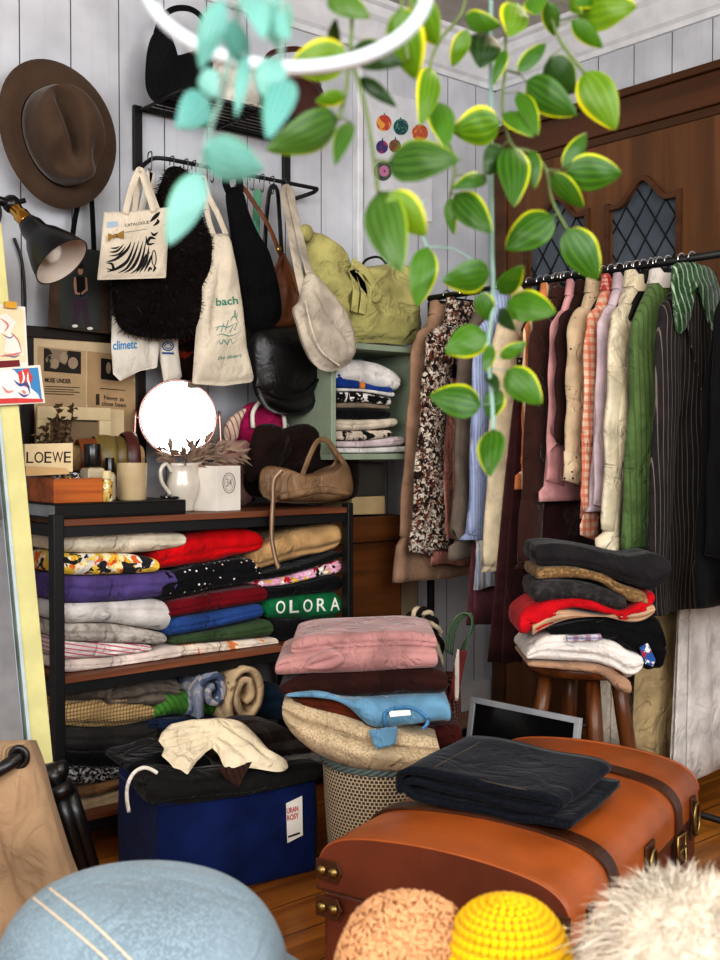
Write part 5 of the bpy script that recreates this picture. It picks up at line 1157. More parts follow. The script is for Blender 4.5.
obj('wall_plate', MB().lathe([(.06, 0), (.06, .012), (.05, .02), (.02, .024)], V((wp.x - .06, YB - .001, wp.z)), V((0, -1, 0)), 36), lampm, wl)
obj('cord', MB().tube(pxpath([(14, 238), (22, 262), (25, 300), (24, 345)], pY(2.728), 24), .004, 6), lampm, wl)
# tote with a printed figure, hanging by black straps
pt = thing('tote_bag', 'grey tote printed with a standing person in dark trousers', 'tote bag', atY(82, 330, 2.66))
pmm = inflate([(51, 246), (80, 248), (111, 252), (110, 334), (80, 331), (48, 327)], pY(2.665), .010, smooth=False, folds=.2, seed=1); obj('body', pmm, fab('brown_grey_print_edge', '#4a3c30', wr=.2), pt)
pv = pmm.bvh(); decal(qgrid([(60, 249), (100, 251), (100, 331), (60, 328)], 5, 6), pv, pt, 'print_panel', plain('dark_grey_green_print', '#363a38', rough=.8)); fo = .003
skin = plain('printed_skin', '#b08a74', rough=.8); plum = plain('plum_print', '#3c2a38', rough=.8); blkp = plain('printed_black', '#121212', rough=.8); whp = plain('printed_white', '#d9d4cc', rough=.8)
decal([[(73, 298), (87, 299), (90, 325), (85, 326), (81, 304), (78, 324), (73, 324)]], pv, pt, 'printed_trousers', plum, off=fo); decal([[(75, 276), (85, 277), (86, 294), (81, 297), (75, 294)]], pv, pt, 'printed_vest', blkp, off=fo + .0005)
decal([oval(80.5, 271, 2.6, 4, 14)] + [[(74, 277), (76, 277), (77, 292), (80, 293), (80, 295), (75, 294), (73.5, 285)], [(85, 277), (87, 278), (88, 290), (82, 295), (81, 293), (85.5, 289)]], pv, pt, 'printed_skin', skin, off=fo + .001)
decal([oval(80.5, 266, 3.4, 3, 14)], pv, pt, 'printed_hair', plain('printed_hair', '#2a1a14', rough=.8), off=fo + .0015); decal([oval(75, 326, 3, 1.6, 12), oval(90, 328.5, 3, 1.6, 12)], pv, pt, 'printed_shoes', whp, off=fo + .001)
straps(pt, [[(72, 249), (74, 225), (80, 195), (84, 180)], [(94, 251), (93, 225), (91, 195), (87, 180)]], pY(2.69), .014, fab('black_webbing', '#101114'))
sp_ = MB().strip(pxpath([(72.5, 249), (75, 222), (80, 195)], pY(2.687), 12), .003, .002, DN)
# green cubby on the wall with folded clothes, bag on top
sage = plain('sage_green_paint', '#8d9a86', rough=.5)
cx0, cx1, cz0, cz1, cyf = 1.972, 2.338, .921, 1.268, 2.45
cu = thing('wall_cubby', 'sage green wooden cubby box above the corner cabinet', 'shelf', ((cx0 + cx1) / 2, 2.6, cz0)); cq = MB(); tq = .018
cq.bx(cx0, cx1, cyf, YB - .004, cz0, cz0 + tq).bx(cx0, cx1, cyf, YB - .004, cz1 - tq, cz1).bx(cx0, cx0 + tq, cyf, YB - .004, cz0 + tq, cz1 - tq).bx(cx1 - tq, cx1, cyf, YB - .004, cz0 + tq, cz1 - tq)
obj('carcass', cq, sage, cu, smooth=False, bevel=.002); obj('back', MB().bx(cx0 + tq, cx1 - tq, YB - .012, YB - .005, cz0 + tq, cz1 - tq), sage, cu, smooth=False)
G7 = 'folded clothes in the green cubby'; PC = pY(2.47)
whk = fab('white_knit', '#d9d6d2'); bws = fab('black_white_lace', '#141416', pat=('patch', 40, ['#dedad3'])); crm2 = fab('cream_knit', '#cfc3b0'); lil = fab('pale_pink_knit', '#cfc0c2'); blst = fab('royal_blue_band', '#1f3f8a', pat=('stripe', (1, 0, 0), 7, '#d88a2a', .14))
PC = pY(2.475)
for i, (lb, st_, m, kw) in enumerate([
    ('white folded knit, topmost in the green cubby', [(337, 366, 384), (360, 360, 385), (385, 364, 388), (401, 374, 390)], whk, {}),
    ('blue folded knit with an orange band in the cubby', [(337, 376, 387.5), (360, 381, 388), (378, 386, 391), (393, 387, 394)], blst, {}),
    ('white folded shirt right under the blue banded knit', [(337, 388, 391), (365, 389, 392), (395, 392, 397)], whk, {}),
    ('black and white lace folded shirt in the cubby', [(337, 392, 402), (365, 393, 402), (392, 398, 405)], bws, {}),
    ('taupe folded shirt between the two black items in the cubby', [(337, 403, 408), (365, 403, 408), (390, 406, 409)], fab('taupe_cotton', '#857866'), {}),
    ('black folded knit in the middle of the cubby stack', [(337, 409, 418), (365, 409, 419), (391, 411, 418)], bws if False else blackm, {}),
    ('cream folded knit under the black knit in the cubby', [(337, 419.5, 430), (365, 419.5, 430), (398, 418, 426)], crm2, {}),
    ('cream folded shirt with black spots in the cubby', [(337, 431, 440), (365, 431, 440), (392, 430, 437)], fab('cream_black_spot', '#cdbfae', pat=('patch', 34, ['#17161a'])), {}),
    ('pale pink folded shirt near the bottom of the cubby', [(337, 441, 447), (365, 441, 447), (405, 436, 445)], lil, {}),
    ('white folded shirt at the bottom of the cubby', [(337, 448, 453), (370, 448, 453), (411, 446, 452)], whk, {})]):
    fold('folded_shirt', lb, 'folded clothes', G7, st_, PC, .2, m, seed=100 + i, **kw)
yb_ = thing('yellow_tote', 'slouchy yellow-green cloth bag with tied straps on the green cubby', 'bag', (2.1, 2.58, cz1)); ybm = fab('yellow_green_nylon', '#aca66c', wr=1.0)
m10 = inflate([(304, 238), (312, 232), (322, 246), (338, 262), (352, 268), (372, 266), (395, 264), (412, 272), (417, 305), (416, 342), (380, 343), (345, 341), (330, 325), (318, 300), (306, 275)], pY(2.56), .07, back=.06, folds=.35, fs=9, seed=3, creases=[(340, 300, 412, 318), (335, 270, 345, 330), (352, 320, 412, 334), (316, 250, 330, 310)], cw=3.5, cd=.3); obj('body', m10, ybm, yb_)
straps(yb_, [[(350, 268), (362, 284), (374, 298), (378, 292), (366, 272), (352, 262)], [(352, 270), (356, 290), (354, 312)], [(358, 272), (364, 292), (362, 314)]], pY(2.487), .026, ybm)
obj('knot', MB().ell(atY(306, 233, 2.52), (.024, .02, .026), 14), ybm, yb_)
obj('handle', MB().tube(pxpath([(360, 270), (366, 260), (378, 257), (386, 264), (384, 272)], pY(2.58), 24), .004, 6), plain('black_cord', '#121212'), yb_)
# things on the cabinet
cbx = MB().prism([atY(x, y, 2.53) for x, y in [(352, 497), (385, 496), (385, 514), (352, 515)]], V((0, .15, 0))); tag(obj('carton', cbx, plain('beige_board', '#b09a72', rough=.7), smooth=False, bevel=.002), 'flat beige carton on top of the corner cabinet', 'box')
cb2 = MB().prism([atY(x, y, 2.535) for x, y in [(353, 463), (384, 463), (385, 495.5), (353, 496.5)]], V((0, .14, 0))); tag(obj('shaded_wall_block', cb2, plain('shaded_wall_grey', '#3a3630', rough=.8), smooth=False, bevel=.002), 'dark grey-brown block standing in for the shaded wall under the green cubby', 'box')  # added dark block: stands in for the wall in shade below the cubby
# ornament poster
post = MB().prism([atY(x, y, 2.733) for x, y in [(364, 88), (432, 104), (432, 222), (364, 214)]], V((0, .003, 0))); po = tag(obj('art_poster', post, plain('white_poster_paper', '#cfd1d5', rough=.7), smooth=False), 'white sheet with small round colourful ornaments pinned near the corner', 'poster'); pov = post.bvh()
def cpaint(n, c, c2, sc=70): return plain(n, c, rough=.7, pat=('patch', sc, [c2]))
for k, (x, y, r, m) in enumerate([(384, 123, 7.5, cpaint('o_1', '#b34a3a', '#d89a4a', 30)), (401, 127, 7.5, cpaint('o_2', '#24474d', '#4f8a78')), (420, 133, 8, cpaint('o_3', '#b5573f', '#cf9a3c')), (382, 147, 6, cpaint('o_4', '#433a6b', '#a83a5c')), (395, 146, 6, cpaint('o_5', '#7a4a3a', '#5c7a4a')), (383, 171, 9, cpaint('o_6', '#4f5a50', '#2a4038'))]):
    o = decal([oval(x, y, r, r * 1.1, 22)], pov, po, 'round_print', m)
decal([oval(384, 171, 5.2, 5.6, 18)], pov, po, 'round_print', plain('o_7', '#b9769a', rough=.7), off=.003); decal([oval(384.5, 171, 1, 1, 10)], pov, po, 'round_print', ink, off=.004)
decal([oval(399, 98, 1.8, 5, 14)], pov, po, 'printed_leaf', plain('o_8', '#57604a', rough=.7)); decal([[(x_, y_), (x_ + 1, y_), (x_ + 1, y_ + 3), (x_, y_ + 3)] for x_, y_ in ((400, 117), (384, 113), (382, 138), (395, 137))], pov, po, 'printed_cap', ink)
# ================================================================== clothes rail along the right wall
RX = 2.40; RZ = 1.432
rail = thing('clothes_rail', 'black clothes rail crowded with hanging garments in front of the door', 'clothes rail', (RX, 1.9, 0))
chrome = metal('chrome', '#c8c9cb', .15); hblk = plain('black_hanger', '#0e0e10', rough=.6)
obj('rod', MB().tube([(RX, 1.20, RZ), (RX, 2.485, RZ)], .010, 12), blk, rail)
for y in (1.215, 2.475): obj('post', MB().tube([(RX, y, .03), (RX, y, RZ - .013)], .0125, 10), blk, rail)
for y in (1.215, 2.475): obj('foot', MB().tube([(RX - (.15 if y < 2 else .06), y, .016), (RX + .22, y, .016)], .0125, 10), blk, rail)
obj('base_bar', MB().tube([(RX, 1.23, .03), (RX, 2.47, .03)], .009, 8), blk, rail)
def mk_hanger(Y, label):
    h = thing('clothes_hanger', label, 'hanger', (RX, Y, RZ - .09), 'hangers on the clothes rail'); c = V((RX, Y, RZ))
    pts = [c + V((math.cos(a) * .0165, 0, math.sin(a) * .0165)) for a in [math.radians(q) for q in range(-35, 200, 15)]][::-1]
    pts += [c + V((.0165 * math.cos(math.radians(-60)), 0, -.020)), c + V((0, 0, -.034)), c + V((0, 0, -.055))]
    obj('hook', MB().tube(pts, .0022, 7), chrome, h)
    bar = MB().tube(crv3([c + V((-.10, 0, -.150)), c + V((-.065, 0, -.100)), c + V((-.03, 0, -.064)), c + V((0, 0, -.053)), c + V((.03, 0, -.064)), c + V((.065, 0, -.100)), c + V((.10, 0, -.150))], 30), .0085, 8, flat=.6).tube([c + V((0, 0, -.05)), c + V((0, 0, -.03))], .006, 8).box(c + V((0, 0, -.036)), (.075, .014, .036)); obj('shoulder_bar', bar, hblk, h)
    return h
def Yof(px, X=2.235):
    t = (px - 360) / FPX; return X * (FH.y + RT.y * t) / (FH.x + RT.x * t)
def hem_z(py, px, X=2.2):
    return atX(px, py, X).z
NG = 0; LASTY = [1.0]
def garment(name, label, Y, L, m, sl=0, hw=0.155, flare=.03, th=.024, top=1.392, collar=None, mat2=None, seed=0, shw=.152, slr=.048, cuffm=None, folds=.012, kf=36, dropx=0.0, lapel=None, placket=None, slx=.05, hemslit=0):
    """a shirt, coat or cardigan on a hanger: body, sleeves, collar"""
    global NG; NG += 1; seed = seed or NG * 3.3
    Y = max(Y, LASTY[0] + .032); gap = max(.032, min(.07, Y - LASTY[0])); LASTY[0] = Y; th = min(th, .012 + (gap - .032) * .4); folds = min(folds, .004 + (gap - .032) * .25); ty = th / .029
    g = thing(name, label, 'hanging garment', (RX, Y, top - L), 'garments on the clothes rail'); C0 = V((RX + dropx, Y, top)); n = 64
    E = lambda z: .052 + (shw - .06) * min(1, -z / .13) ** .8 + (hw + flare - shw + .008) * max(0, -z - .05) / .70
    prof = [(0, .050, min(.024, th + .004)), (-.012, .058, min(.028, th + .005))] + [(-z_, E(-z_) - (.022 if sl and z_ < sl + .1 else 0) * min(1, z_ / .1), .0 + min(.029, th + .004) if z_ < .12 else th) for z_ in (.03, .05, .075, .10, .13, .17)]
    for k in range(1, 31): u = k / 30; z_ = .17 + (L - .17) * u; prof.append((-z_, E(-z_) - (.022 if sl and z_ < sl + .1 else 0), th * (1 + .25 * u)))
    rings = []
    for z, hx, hy in prof:
        u = -z / L; R_ = []
        for j in range(n):
            q = 2 * PI * j / n; cx = math.cos(q); sy = math.sin(q); x = hx * math.copysign(abs(cx) ** .8, cx); y = hy * math.copysign(abs(sy) ** .75, sy)
            fo = folds * min(1, u * 2.2) * math.sin(kf * x + seed + 2.0 * NZ.noise(V((x * 4, z * 2.5, seed)))) + folds * 1.2 * min(1, u * 3) * NZ.noise(V((x * 12, z * 5, seed + 4)))
            xx = x + .012 * min(1, u * 2) * NZ.noise(V((seed, z * 6, cx)))
            R_.append(C0 + V((xx, y + fo, z)))
        rings.append(R_)
    mb = MB().loft(rings); obj('torso', mb, m, g)
    if sl:
        for s in (-1, 1):
            zs = [-.075, -.11, -.16] + [-.16 - (sl - .07) * q / 4 for q in (1, 2, 3, 4)]; slx_ = slx - .05
            pts = crv3([(s * (E(z) - (.040 if q else .05) + slx_ * q / 6), -.010 - .001 * q, z) for q, z in enumerate(zs)], 22); rr = []
            for i, p in enumerate(pts):
                u = i / 22; R_ = []
                for j in range(22):
                    q = 2 * PI * j / 22; r = (slr * (1 - .25 * u)) * (1 if u > .1 else .8 + 2 * u); w = 1 + .10 * NZ.noise(V((math.cos(q) * 2, u * 9, seed + s))) + .07 * math.sin(u * 24 + 2 * math.sin(q) + seed)
                    R_.append(C0 + p + V((math.cos(q) * r * w, math.sin(q) * r * .40 * min(1, ty * 1.1) * w, .01 * math.cos(q) * s)))
                rr.append(R_)
            o = obj('sleeve', MB().loft(rr), mat2 or m, g)
            if cuffm:
                cf = MB().loft([[rr[k][j] + (rr[k][j] - (C0 + pts[k])) * .10 for j in range(22)] for k in (19, 20, 21, 22)]); obj('cuff', cf, cuffm, o)
    if collar:
        cm_, chh = collar; R0 = []
        for z, e in ((-.018, 1.02), (.012 + chh, 1.05), (.010 + chh, 1.16), (-.022, 1.30)):
            R0.append([C0 + V((math.cos(2 * PI * j / 28) * .056 * e, math.sin(2 * PI * j / 28) * min(.030, th + .006) * e, z - .012 * (math.sin(2 * PI * j / 28) < -.6))) for j in range(28)])
        obj('collar', MB().loft(R0, cap=False), cm_, g)
    if lapel:
        lp = MB()
        for s in (-1, 1): lp.prism([C0 + V((s * .05, -th - .008, .008)), C0 + V((s * .085, -th - .009, -.06)), C0 + V((s * .07, -th - .011, -.16)), C0 + V((s * .012, -th - .012, -.30)), C0 + V((s * .02, -th - .010, -.10))], V((0, -.004, 0)))
        obj('lapel', lp, lapel, g, smooth=False, bevel=.002)
    if placket:
        pk_ = MB().strip([C0 + V((.004, -th - .014, -.06 - (L - .08) * i / 12)) for i in range(13)], .028, .003, DN); po_ = obj('placket', pk_, placket, g)
        bt2 = MB()
        for i in range(6): bt2.lathe([(.005, 0), (.005, .002), (.001, .003)], C0 + V((.004, -th - .016, -.10 - (L - .15) * i / 5.5)), V((0, -1, 0)), 10)
        obj('button', bt2, plain('pale_button', '#c9bfae', rough=.3), po_)
    mk_hanger(Y + .0, 'black hanger with a chrome hook holding the ' + ' '.join(label.split()[:5]))
    return g
pin = fab('charcoal_pinstripe', '#2a2727', pat=('stripe', (1, 0, .0), 70, '#6e655f', .13), wr=.3); grv = fab('green_corduroy', '#5d7547', pat=('rib', (1, 0, 0), 75, .62), sheen=.15); sat = M('ivory_satin', '#c9bda2', rough=.38, spec=.55, sheen=.2, wr=1.0); lilac = fab('pale_lilac_wool', '#b9a8ae', wr=.4); opl = fab('orange_gingham', '#d9b9a0', pat=('plaid', 46, '#b8452a', '#c25a34')); bdot = fab('beige_dotted_cotton', '#b8a488', pat=('dots', 48, '#26201c', .16)); dbr = fab('dark_brown_wool', '#2c1a17', wr=.4); pkb = fab('pale_pink_wool', '#c08e8e', wr=.4); sued = fab('brown_suede', '#3b231d', sheen=.3, wr=.9); crs = fab('cream_shirt_cotton', '#cdbda0', wr=.5); lbs_ = fab('light_blue_shirt', '#8e9cc0', pat=('stripe', (1, 0, 0), 110, '#a9b3cf', .4), wr=.5); taup = fab('taupe_wool', '#6a5f55', wr=.4); ptt = fab('brown_white_print', '#8d7c6e', pat=('patch', 62, ['#cfc6b8', '#2a1d19', '#c4bbae', '#5c3325', '#241a17'])); tanj = fab('tan_jacket', '#9a7c66', wr=.4); och = fab('ochre_stripe_cotton', '#b8734a', pat=('stripe', (1, 0, 0), 40, '#e0c2a0', .3)); blkw = fab('black_wool', '#0f0f11', wr=.3); denb = fab('mid_blue_denim', '#3c5373'); mauve = fab('mauve_wool', '#6e434a', wr=.4); burgw = fab('burgundy_brown_wool', '#4a2a2c', wr=.5); gingp = fab('pink_gingham', '#c58f80', pat=('plaid', 60, '#b06a60', '#b97a70')); white_lace = fab('white_shirt', '#cfcac4', wr=.6); slate = fab('slate_lining', '#4d5866', wr=.3)
garment('blazer', 'plain black blazer hanging nearest the end of the rail', Yof(742), .80, blkw, sl=.62, lapel=slate, collar=(blkw, .004), hw=0.185, flare=.02)
garment('blazer', 'black blazer with a slate blue satin lapel beside the pinstripe jacket', Yof(708), .80, blkw, sl=.60, lapel=slate, collar=(slate, .004), hw=0.185, flare=.02)
garment('pinstripe_jacket', 'long charcoal pinstripe jacket with sleeves reaching below the stool pile', Yof(652), .84, pin, sl=.72, hw=0.190, flare=.035, collar=(pin, .006), lapel=pin, slr=.055, slx=.03)
garment('cardigan', 'bright green ribbed corduroy cardigan beside the pinstripe jacket', Yof(628), .69, grv, sl=0, hw=0.163, flare=.012, folds=.006, shw=.145, collar=(white_lace, .006), placket=fab('green_crochet', '#2f5f2c', bump=1.0, bs=90))
garment('satin_shirt', 'ivory satin shirt with a glossy crinkled surface', Yof(603), .70, sat, sl=.56, hw=0.170, flare=.03, collar=(sat, .012), slr=.05, folds=.014)
garment('blazer', 'pale lilac blazer just behind the ivory satin shirt', Yof(590), .60, lilac, sl=.50, collar=(lilac, .01), lapel=lilac)
garment('gingham_shirt', 'orange gingham shirt showing one long sleeve', Yof(578), .62, opl, sl=.58, collar=(fab('red_check_collar', '#b04a42', pat=('plaid', 90, '#d9b0a0', '#8e2a2a')), .012))
garment('shirt', 'beige shirt with black dots and wide turned cuffs', Yof(563), .50, bdot, sl=.44, cuffm=fab('beige_spot_cuff', '#c3b094', pat=('dots', 60, '#1a1614', .22)), slr=.06, collar=(bdot, .01))
garment('jacket', 'short sleeved dark brown jacket in front of the pink blazer', Yof(552), .42, dbr, sl=.34, slr=.06, collar=(dbr, .006))
garment('blazer', 'dusty pink blazer in the middle of the rail', Yof(543), .58, pkb, sl=.44, collar=(pkb, .012), lapel=pkb)
garment('suede_coat', 'long dark brown suede coat in the middle of the rail', Yof(527), .76, sued, sl=.66, hw=0.185, collar=(sued, .008), slr=.058)
garment('striped_shirt', 'ochre striped shirt between the suede coat and the cream shirt', Yof(517), .55, och, sl=.40, collar=(och, .012))
garment('shirt', 'cream button-up shirt with long straight front', Yof(490), .78, crs, sl=.68, hw=0.175, collar=(crs, .014), placket=crs, slr=.056)
garment('shirt', 'light blue striped shirt beside the cream shirt', Yof(468), .70, lbs_, sl=.60, collar=(lbs_, .014), placket=lbs_)
garment('waistcoat', 'long taupe waistcoat without sleeves beside the light blue shirt', Yof(456), .76, taup, sl=0, hw=0.170, flare=.03, placket=taup)
garment('blouse', 'brown and white abstract printed blouse near the far end of the rail', Yof(424), .74, ptt, sl=.66, hw=0.185, flare=.05, collar=(ptt, .012), slr=.06)
garment('jacket', 'tan jacket hanging at the far end of the rail', Yof(408), .84, tanj, sl=.62, collar=(tanj, .01), hw=0.185, flare=.04)
# things with long hems under the shorter garments
def long_piece(name, label, Y, x0, x1, ztop, zb, m, pl=9, th=.016, flare=.05, seed=1):
    g = thing(name, label, 'hanging garment', (RX, Y, zb), 'long garments on the clothes rail'); n = 72; rings = []; xc = (x0 + x1) / 2 + .02; hw = (x1 - x0) / 2
    for k in range(15):
        u = k / 14; z = ztop + (zb - ztop) * u; R_ = []
        for j in range(n):
            q = 2 * PI * j / n; r = 1 + (.10 + .05 * u) * math.sin(pl * q + seed + .6 * math.sin(u * 3)) * min(1, u * 3)
            R_.append(V((xc + math.cos(q) * hw * (.55 + .45 * u + flare * u) * r, Y + math.sin(q) * th * (.7 + .5 * u) * r, z + .006 * math.sin(3 * q + seed) * u)))
        rings.append(R_)
    obj('skirt_body', MB().loft(rings), m, g); obj('waistband', MB().loft([[V((xc + math.cos(2 * PI * j / 40) * hw * .56, Y + math.sin(2 * PI * j / 40) * th * .75, ztop + dz)) for j in range(40)] for dz in (-.004, .03)]), m, g)
    h = thing('clip_hanger', 'chrome clip hanger of the ' + ' '.join(label.split()[:5]), 'hanger', (RX, Y, ztop), 'clip hangers on the clothes rail'); c = V((RX, Y, RZ))
    obj('hook', MB().tube([c + V((math.cos(a) * .0165, 0, math.sin(a) * .0165)) for a in [math.radians(q_) for q_ in range(200, -40, -15)]] + [c + V((0, 0, -.03)), V((RX, Y, ztop + .05))], .0022, 7), chrome, h); obj('bar', MB().tube([(xc - hw * .5, Y, ztop + .05), (xc + hw * .5, Y, ztop + .05)], .003, 6), chrome, h)
    for s in (-1, 1): obj('clip', MB().bx(xc + s * hw * .4 - .008, xc + s * hw * .4 + .008, Y - .012 if False else Y - .027, Y + .027, ztop + .018, ztop + .06), hblk, h, smooth=False)
linen = fab('white_linen', '#c2b8a8', wr=1.0); creamsk = fab('cream_linen', '#b5a078', wr=.9)
long_piece('maxi_skirt', 'long white linen skirt hanging behind the stool', 1.700, 2.22, 2.50, 1.25, .16, linen, seed=2)
long_piece('maxi_skirt', 'long cream skirt between the two white ones near the end of the rail', 1.640, 2.30, 2.56, 1.25, .13, creamsk, pl=7, seed=3)
long_piece('maxi_skirt', 'long white crinkled skirt nearest the end of the rail', 1.566, 2.37, 2.62, 1.25, .10, white_lace, pl=10, seed=5)
long_piece('midi_skirt', 'mauve skirt hanging below the light blue shirt', Yof(452, 2.2), 2.26, 2.48, 1.18, .44, mauve, pl=6, seed=4)
long_piece('midi_skirt', 'burgundy brown pleated skirt hanging under the cream shirt', Yof(492, 2.2), 2.2, 2.55, 1.15, .36, burgw, pl=7, seed=6)
long_piece('slip_skirt', 'pale blue striped skirt hem showing under the cream shirt', Yof(474, 2.25), 2.25, 2.45, 1.15, .55, fab('blue_white_stripe', '#aab4c9', pat=('stripe', (1, 0, 0), 50, '#dcd8cf', .5)), seed=8)
long_piece('gingham_skirt', 'pink gingham hem showing below the printed blouse', Yof(428, 2.25), 2.25, 2.47, 1.15, .60, gingp, pl=5, seed=9)
long_piece('midi_skirt', 'dark burgundy skirt hanging under the brown suede coat', Yof(528, 2.25), 2.22, 2.5, 1.15, .38, fab('dark_burgundy', '#331a1c', wr=.5), pl=6, seed=7)
# spare hangers packed between the garments
h0 = mk_hanger(Yof(560, 2.4), 'spare black hanger crowded on the rail among the garments')
for px in (548, 556, 568, 576, 584, 592, 600, 612, 620, 628, 636, 644, 652, 660): copy_thing(h0, 'spare black hanger crowded on the rail among the garments', V((RX, Yof(px, 2.4) + .006, RZ - .09)))
# green satin scarf over the end of the rail
grs = M('green_satin', '#2a4a27', rough=.3, spec=.6, wr=1.0, pat=('stripe', (.8, 0, .3), 55, '#8fa58c', .22))
sc = inflate([(672, 268), (682, 262), (700, 264), (714, 272), (722, 300), (722, 330), (712, 332), (704, 300), (694, 292), (690, 320), (682, 333), (676, 330), (672, 300)], pY(1.50), .012, folds=.5, fs=16, seed=6, nrm=(-.6, -.8, 0), c=(694, 285)); tag(obj('scarf', sc, grs), 'glossy green satin scarf draped over the end of the clothes rail', 'scarf')
# charcoal, cream boards behind the rail
bd1 = MB().prism([V((2.40, 2.700, .005)), V((2.56, 2.700, .005)), V((2.56, 2.715, .72)), V((2.40, 2.715, .72))], V((0, .008, 0))); tag(obj('board', bd1, plain('cream_panel', '#b9a888', rough=.6), smooth=False), 'cream board leaning on the back wall behind the clothes rail', 'board')

# ---- braided tote behind the basket pile, wire hangers, dark framed panel
brm = fab('burgundy_weave', '#3f1d1a', pat=('plaid', 110, '#8a6a5a', '#1c0f0e'), wr=.1)
bt = thing('woven_tote', 'burgundy checked woven tote with braided black and cream handles', 'bag', RT * (2.62 * 60 / FPX) + FH * 2.66)
bm3 = inflate([(398, 668), (460, 672), (462, 735), (458, 800), (400, 800)], pD(2.62), .05, back=.05, smooth=False, nrm=-FH, folds=.1, seed=3); obj('body', bm3, brm, bt)
for k, (off, pp) in enumerate(((0, [(392, 690), (392, 655), (402, 628), (418, 611), (432, 618), (440, 645), (438, 690)]), (.05, [(398, 690), (402, 650), (412, 624), (424, 616), (430, 640), (432, 690)]))):
    base_p = pxpath(pp, pD(2.60 + off), 60)
    for j, mm in enumerate((fab('black_cord_braid', '#15110f'), fab('cream_cord_braid', '#a99a83'))):
        pts = []
        for i, p in enumerate(base_p):
            tg = (base_p[min(i + 1, 60)] - base_p[max(i - 1, 0)]).normalized(); a1 = tg.cross(FH).normalized(); ph = i * .75 + j * PI; pts.append(p + a1 * .0065 * math.cos(ph) + FH * .0065 * math.sin(ph))
        obj('handle', MB().tube(pts, .0062, 7), mm, bt)
wh_ = thing('wire_hanger', 'bundle of green coated wire hangers standing in the woven tote', 'hanger', atD(458, 700, 2.58)); gw = plain('green_coated_wire', '#3c5a3a', rough=.35, spec=.5)
w2 = MB()
for k in range(4): w2.tube(pxpath([(446 + k * 2, 652 + k), (448 + k * 3, 632 - k * 2), (456 + k * 4, 617 - k), (466 + k * 2, 613 + k), (472, 622 + k * 3), (466 - k, 645), (460 - k * 2, 672)], pD(2.56 + .012 * k), 26), .0022, 6)
obj('wire', w2, gw, wh_); ribb = MB().strip(pxpath([(462, 650), (458, 672), (453, 700)], pD(2.55), 14), .024, .004, -FH); tag(obj('hanging_ribbon', ribb, fab('striped_ribbon', '#6b2f2f', pat=('stripe', (1, .4, 0), 60, '#cabfb2', .3))), 'striped ribbon hanging beside the wire hangers', 'ribbon')
PA, PB_ = RT * .240 + FH * 2.61, RT * .466 + FH * 2.395; pdx = (PB_ - PA).normalized(); pn = V((0, 0, 1)).cross(pdx); pn = pn if pn.dot(FH) < 0 else -pn; lean = (V((0, 0, 1)) - pn * .18).normalized(); H_ = .345; Wp = (PB_ - PA).length
fp = thing('framed_panel', 'dark panel in a thin silver frame leaning behind the tan trunk', 'frame', (PA + PB_) / 2); nn_ = pdx.cross(lean)
def pp_(u, v, d=0): return PA + pdx * u + lean * v + nn_ * d
f4 = MB()
for u0, u1, v0, v1 in ((0, Wp, H_ - .014, H_), (0, Wp, 0, .014), (0, .014, .014, H_ - .014), (Wp - .014, Wp, .014, H_ - .014)): f4.prism([pp_(u0, v0), pp_(u1, v0), pp_(u1, v1), pp_(u0, v1)], nn_ * .014)
obj('frame', f4, plain('silver_frame', '#9b9da0', rough=.35, spec=.5), fp, smooth=False, bevel=.001); obj('panel', MB().prism([pp_(.012, .012, .005), pp_(Wp - .012, .012, .005), pp_(Wp - .012, H_ - .012, .005), pp_(.012, H_ - .012, .005)], nn_ * .004), plain('black_glossy_panel', '#0d0e10', rough=.15, spec=.5), fp, smooth=False)
# ================================================================== left: leaning mirror, cards, tripod, canvas bag
mb0 = atD(53, 800, 2.28); MN = (RT * .62 - FH * .78).normalized(); mwid = (RT * .78 + FH * .62).normalized(); al = math.radians(13.0)
mup = (V((0, 0, 1)) * math.cos(al) - MN * math.sin(al)).normalized(); mn = mwid.cross(mup); mn = mn if mn.dot(MN) > 0 else -mn
k_ = mb0.z / mup.z; M0 = mb0 - mup * (k_ - .004); MH, MW, MF = 1.50, .46, .045
def mp(u, v, d=0): return M0 - mwid * u + mup * v + mn * d        # u runs away from the near stile
lm = thing('leaning_mirror', 'tall mirror with a pale yellow frame leaning by the black shelving', 'mirror', M0 - mwid * MW / 2)
yel = plain('pale_yellow_frame', '#cfc98c', rough=.5)
f5 = MB()
for u0, u1, v0, v1 in ((0, MF, 0, MH), (MW - MF, MW, 0, MH), (MF, MW - MF, 0, MF), (MF, MW - MF, MH - MF, MH)): f5.prism([mp(u0, v0, 0), mp(u1, v0, 0), mp(u1, v1, 0), mp(u0, v1, 0)], mn * .022)
obj('frame', f5, yel, lm, smooth=False, bevel=.002)
obj('glass', MB().prism([mp(MF - .003, MF - .003, .008), mp(MW - MF + .003, MF - .003, .008), mp(MW - MF + .003, MH - MF + .003, .008), mp(MF - .003, MH - MF + .003, .008)], mn * .003), metal('mirror_grey', '#c6cbcf', .03), lm, smooth=False)
obj('edge_strip', MB().prism([mp(MF, MF, .0225), mp(MF + .006, MF, .0225), mp(MF + .006, MH - MF, .0225), mp(MF, MH - MF, .0225)], mn * .003), plain('pale_blue_edge', '#b6c6cc', rough=.4), lm, smooth=False)
pm0 = mp(0, 1.0, .03); PMm = lambda a, b: atP(a, b, pm0, mn); PM2 = lambda a, b: atP(a, b, mp(0, 1.0, .036), mn)
def card(name, label, q, plane, m, cat='postcard', prints=()):
    mb = MB().prism([plane(*p) for p in q], mn * .0012); o = tag(obj(name, mb, m, smooth=False), label, cat); bv = mb.bvh()
    for i, (polys, pm_, nm) in enumerate(prints): decal(polys, bv, o, nm, pm_, off=.0012 + .0004 * i)
whp2 = plain('card_white', '#d9d2c6', rough=.6)
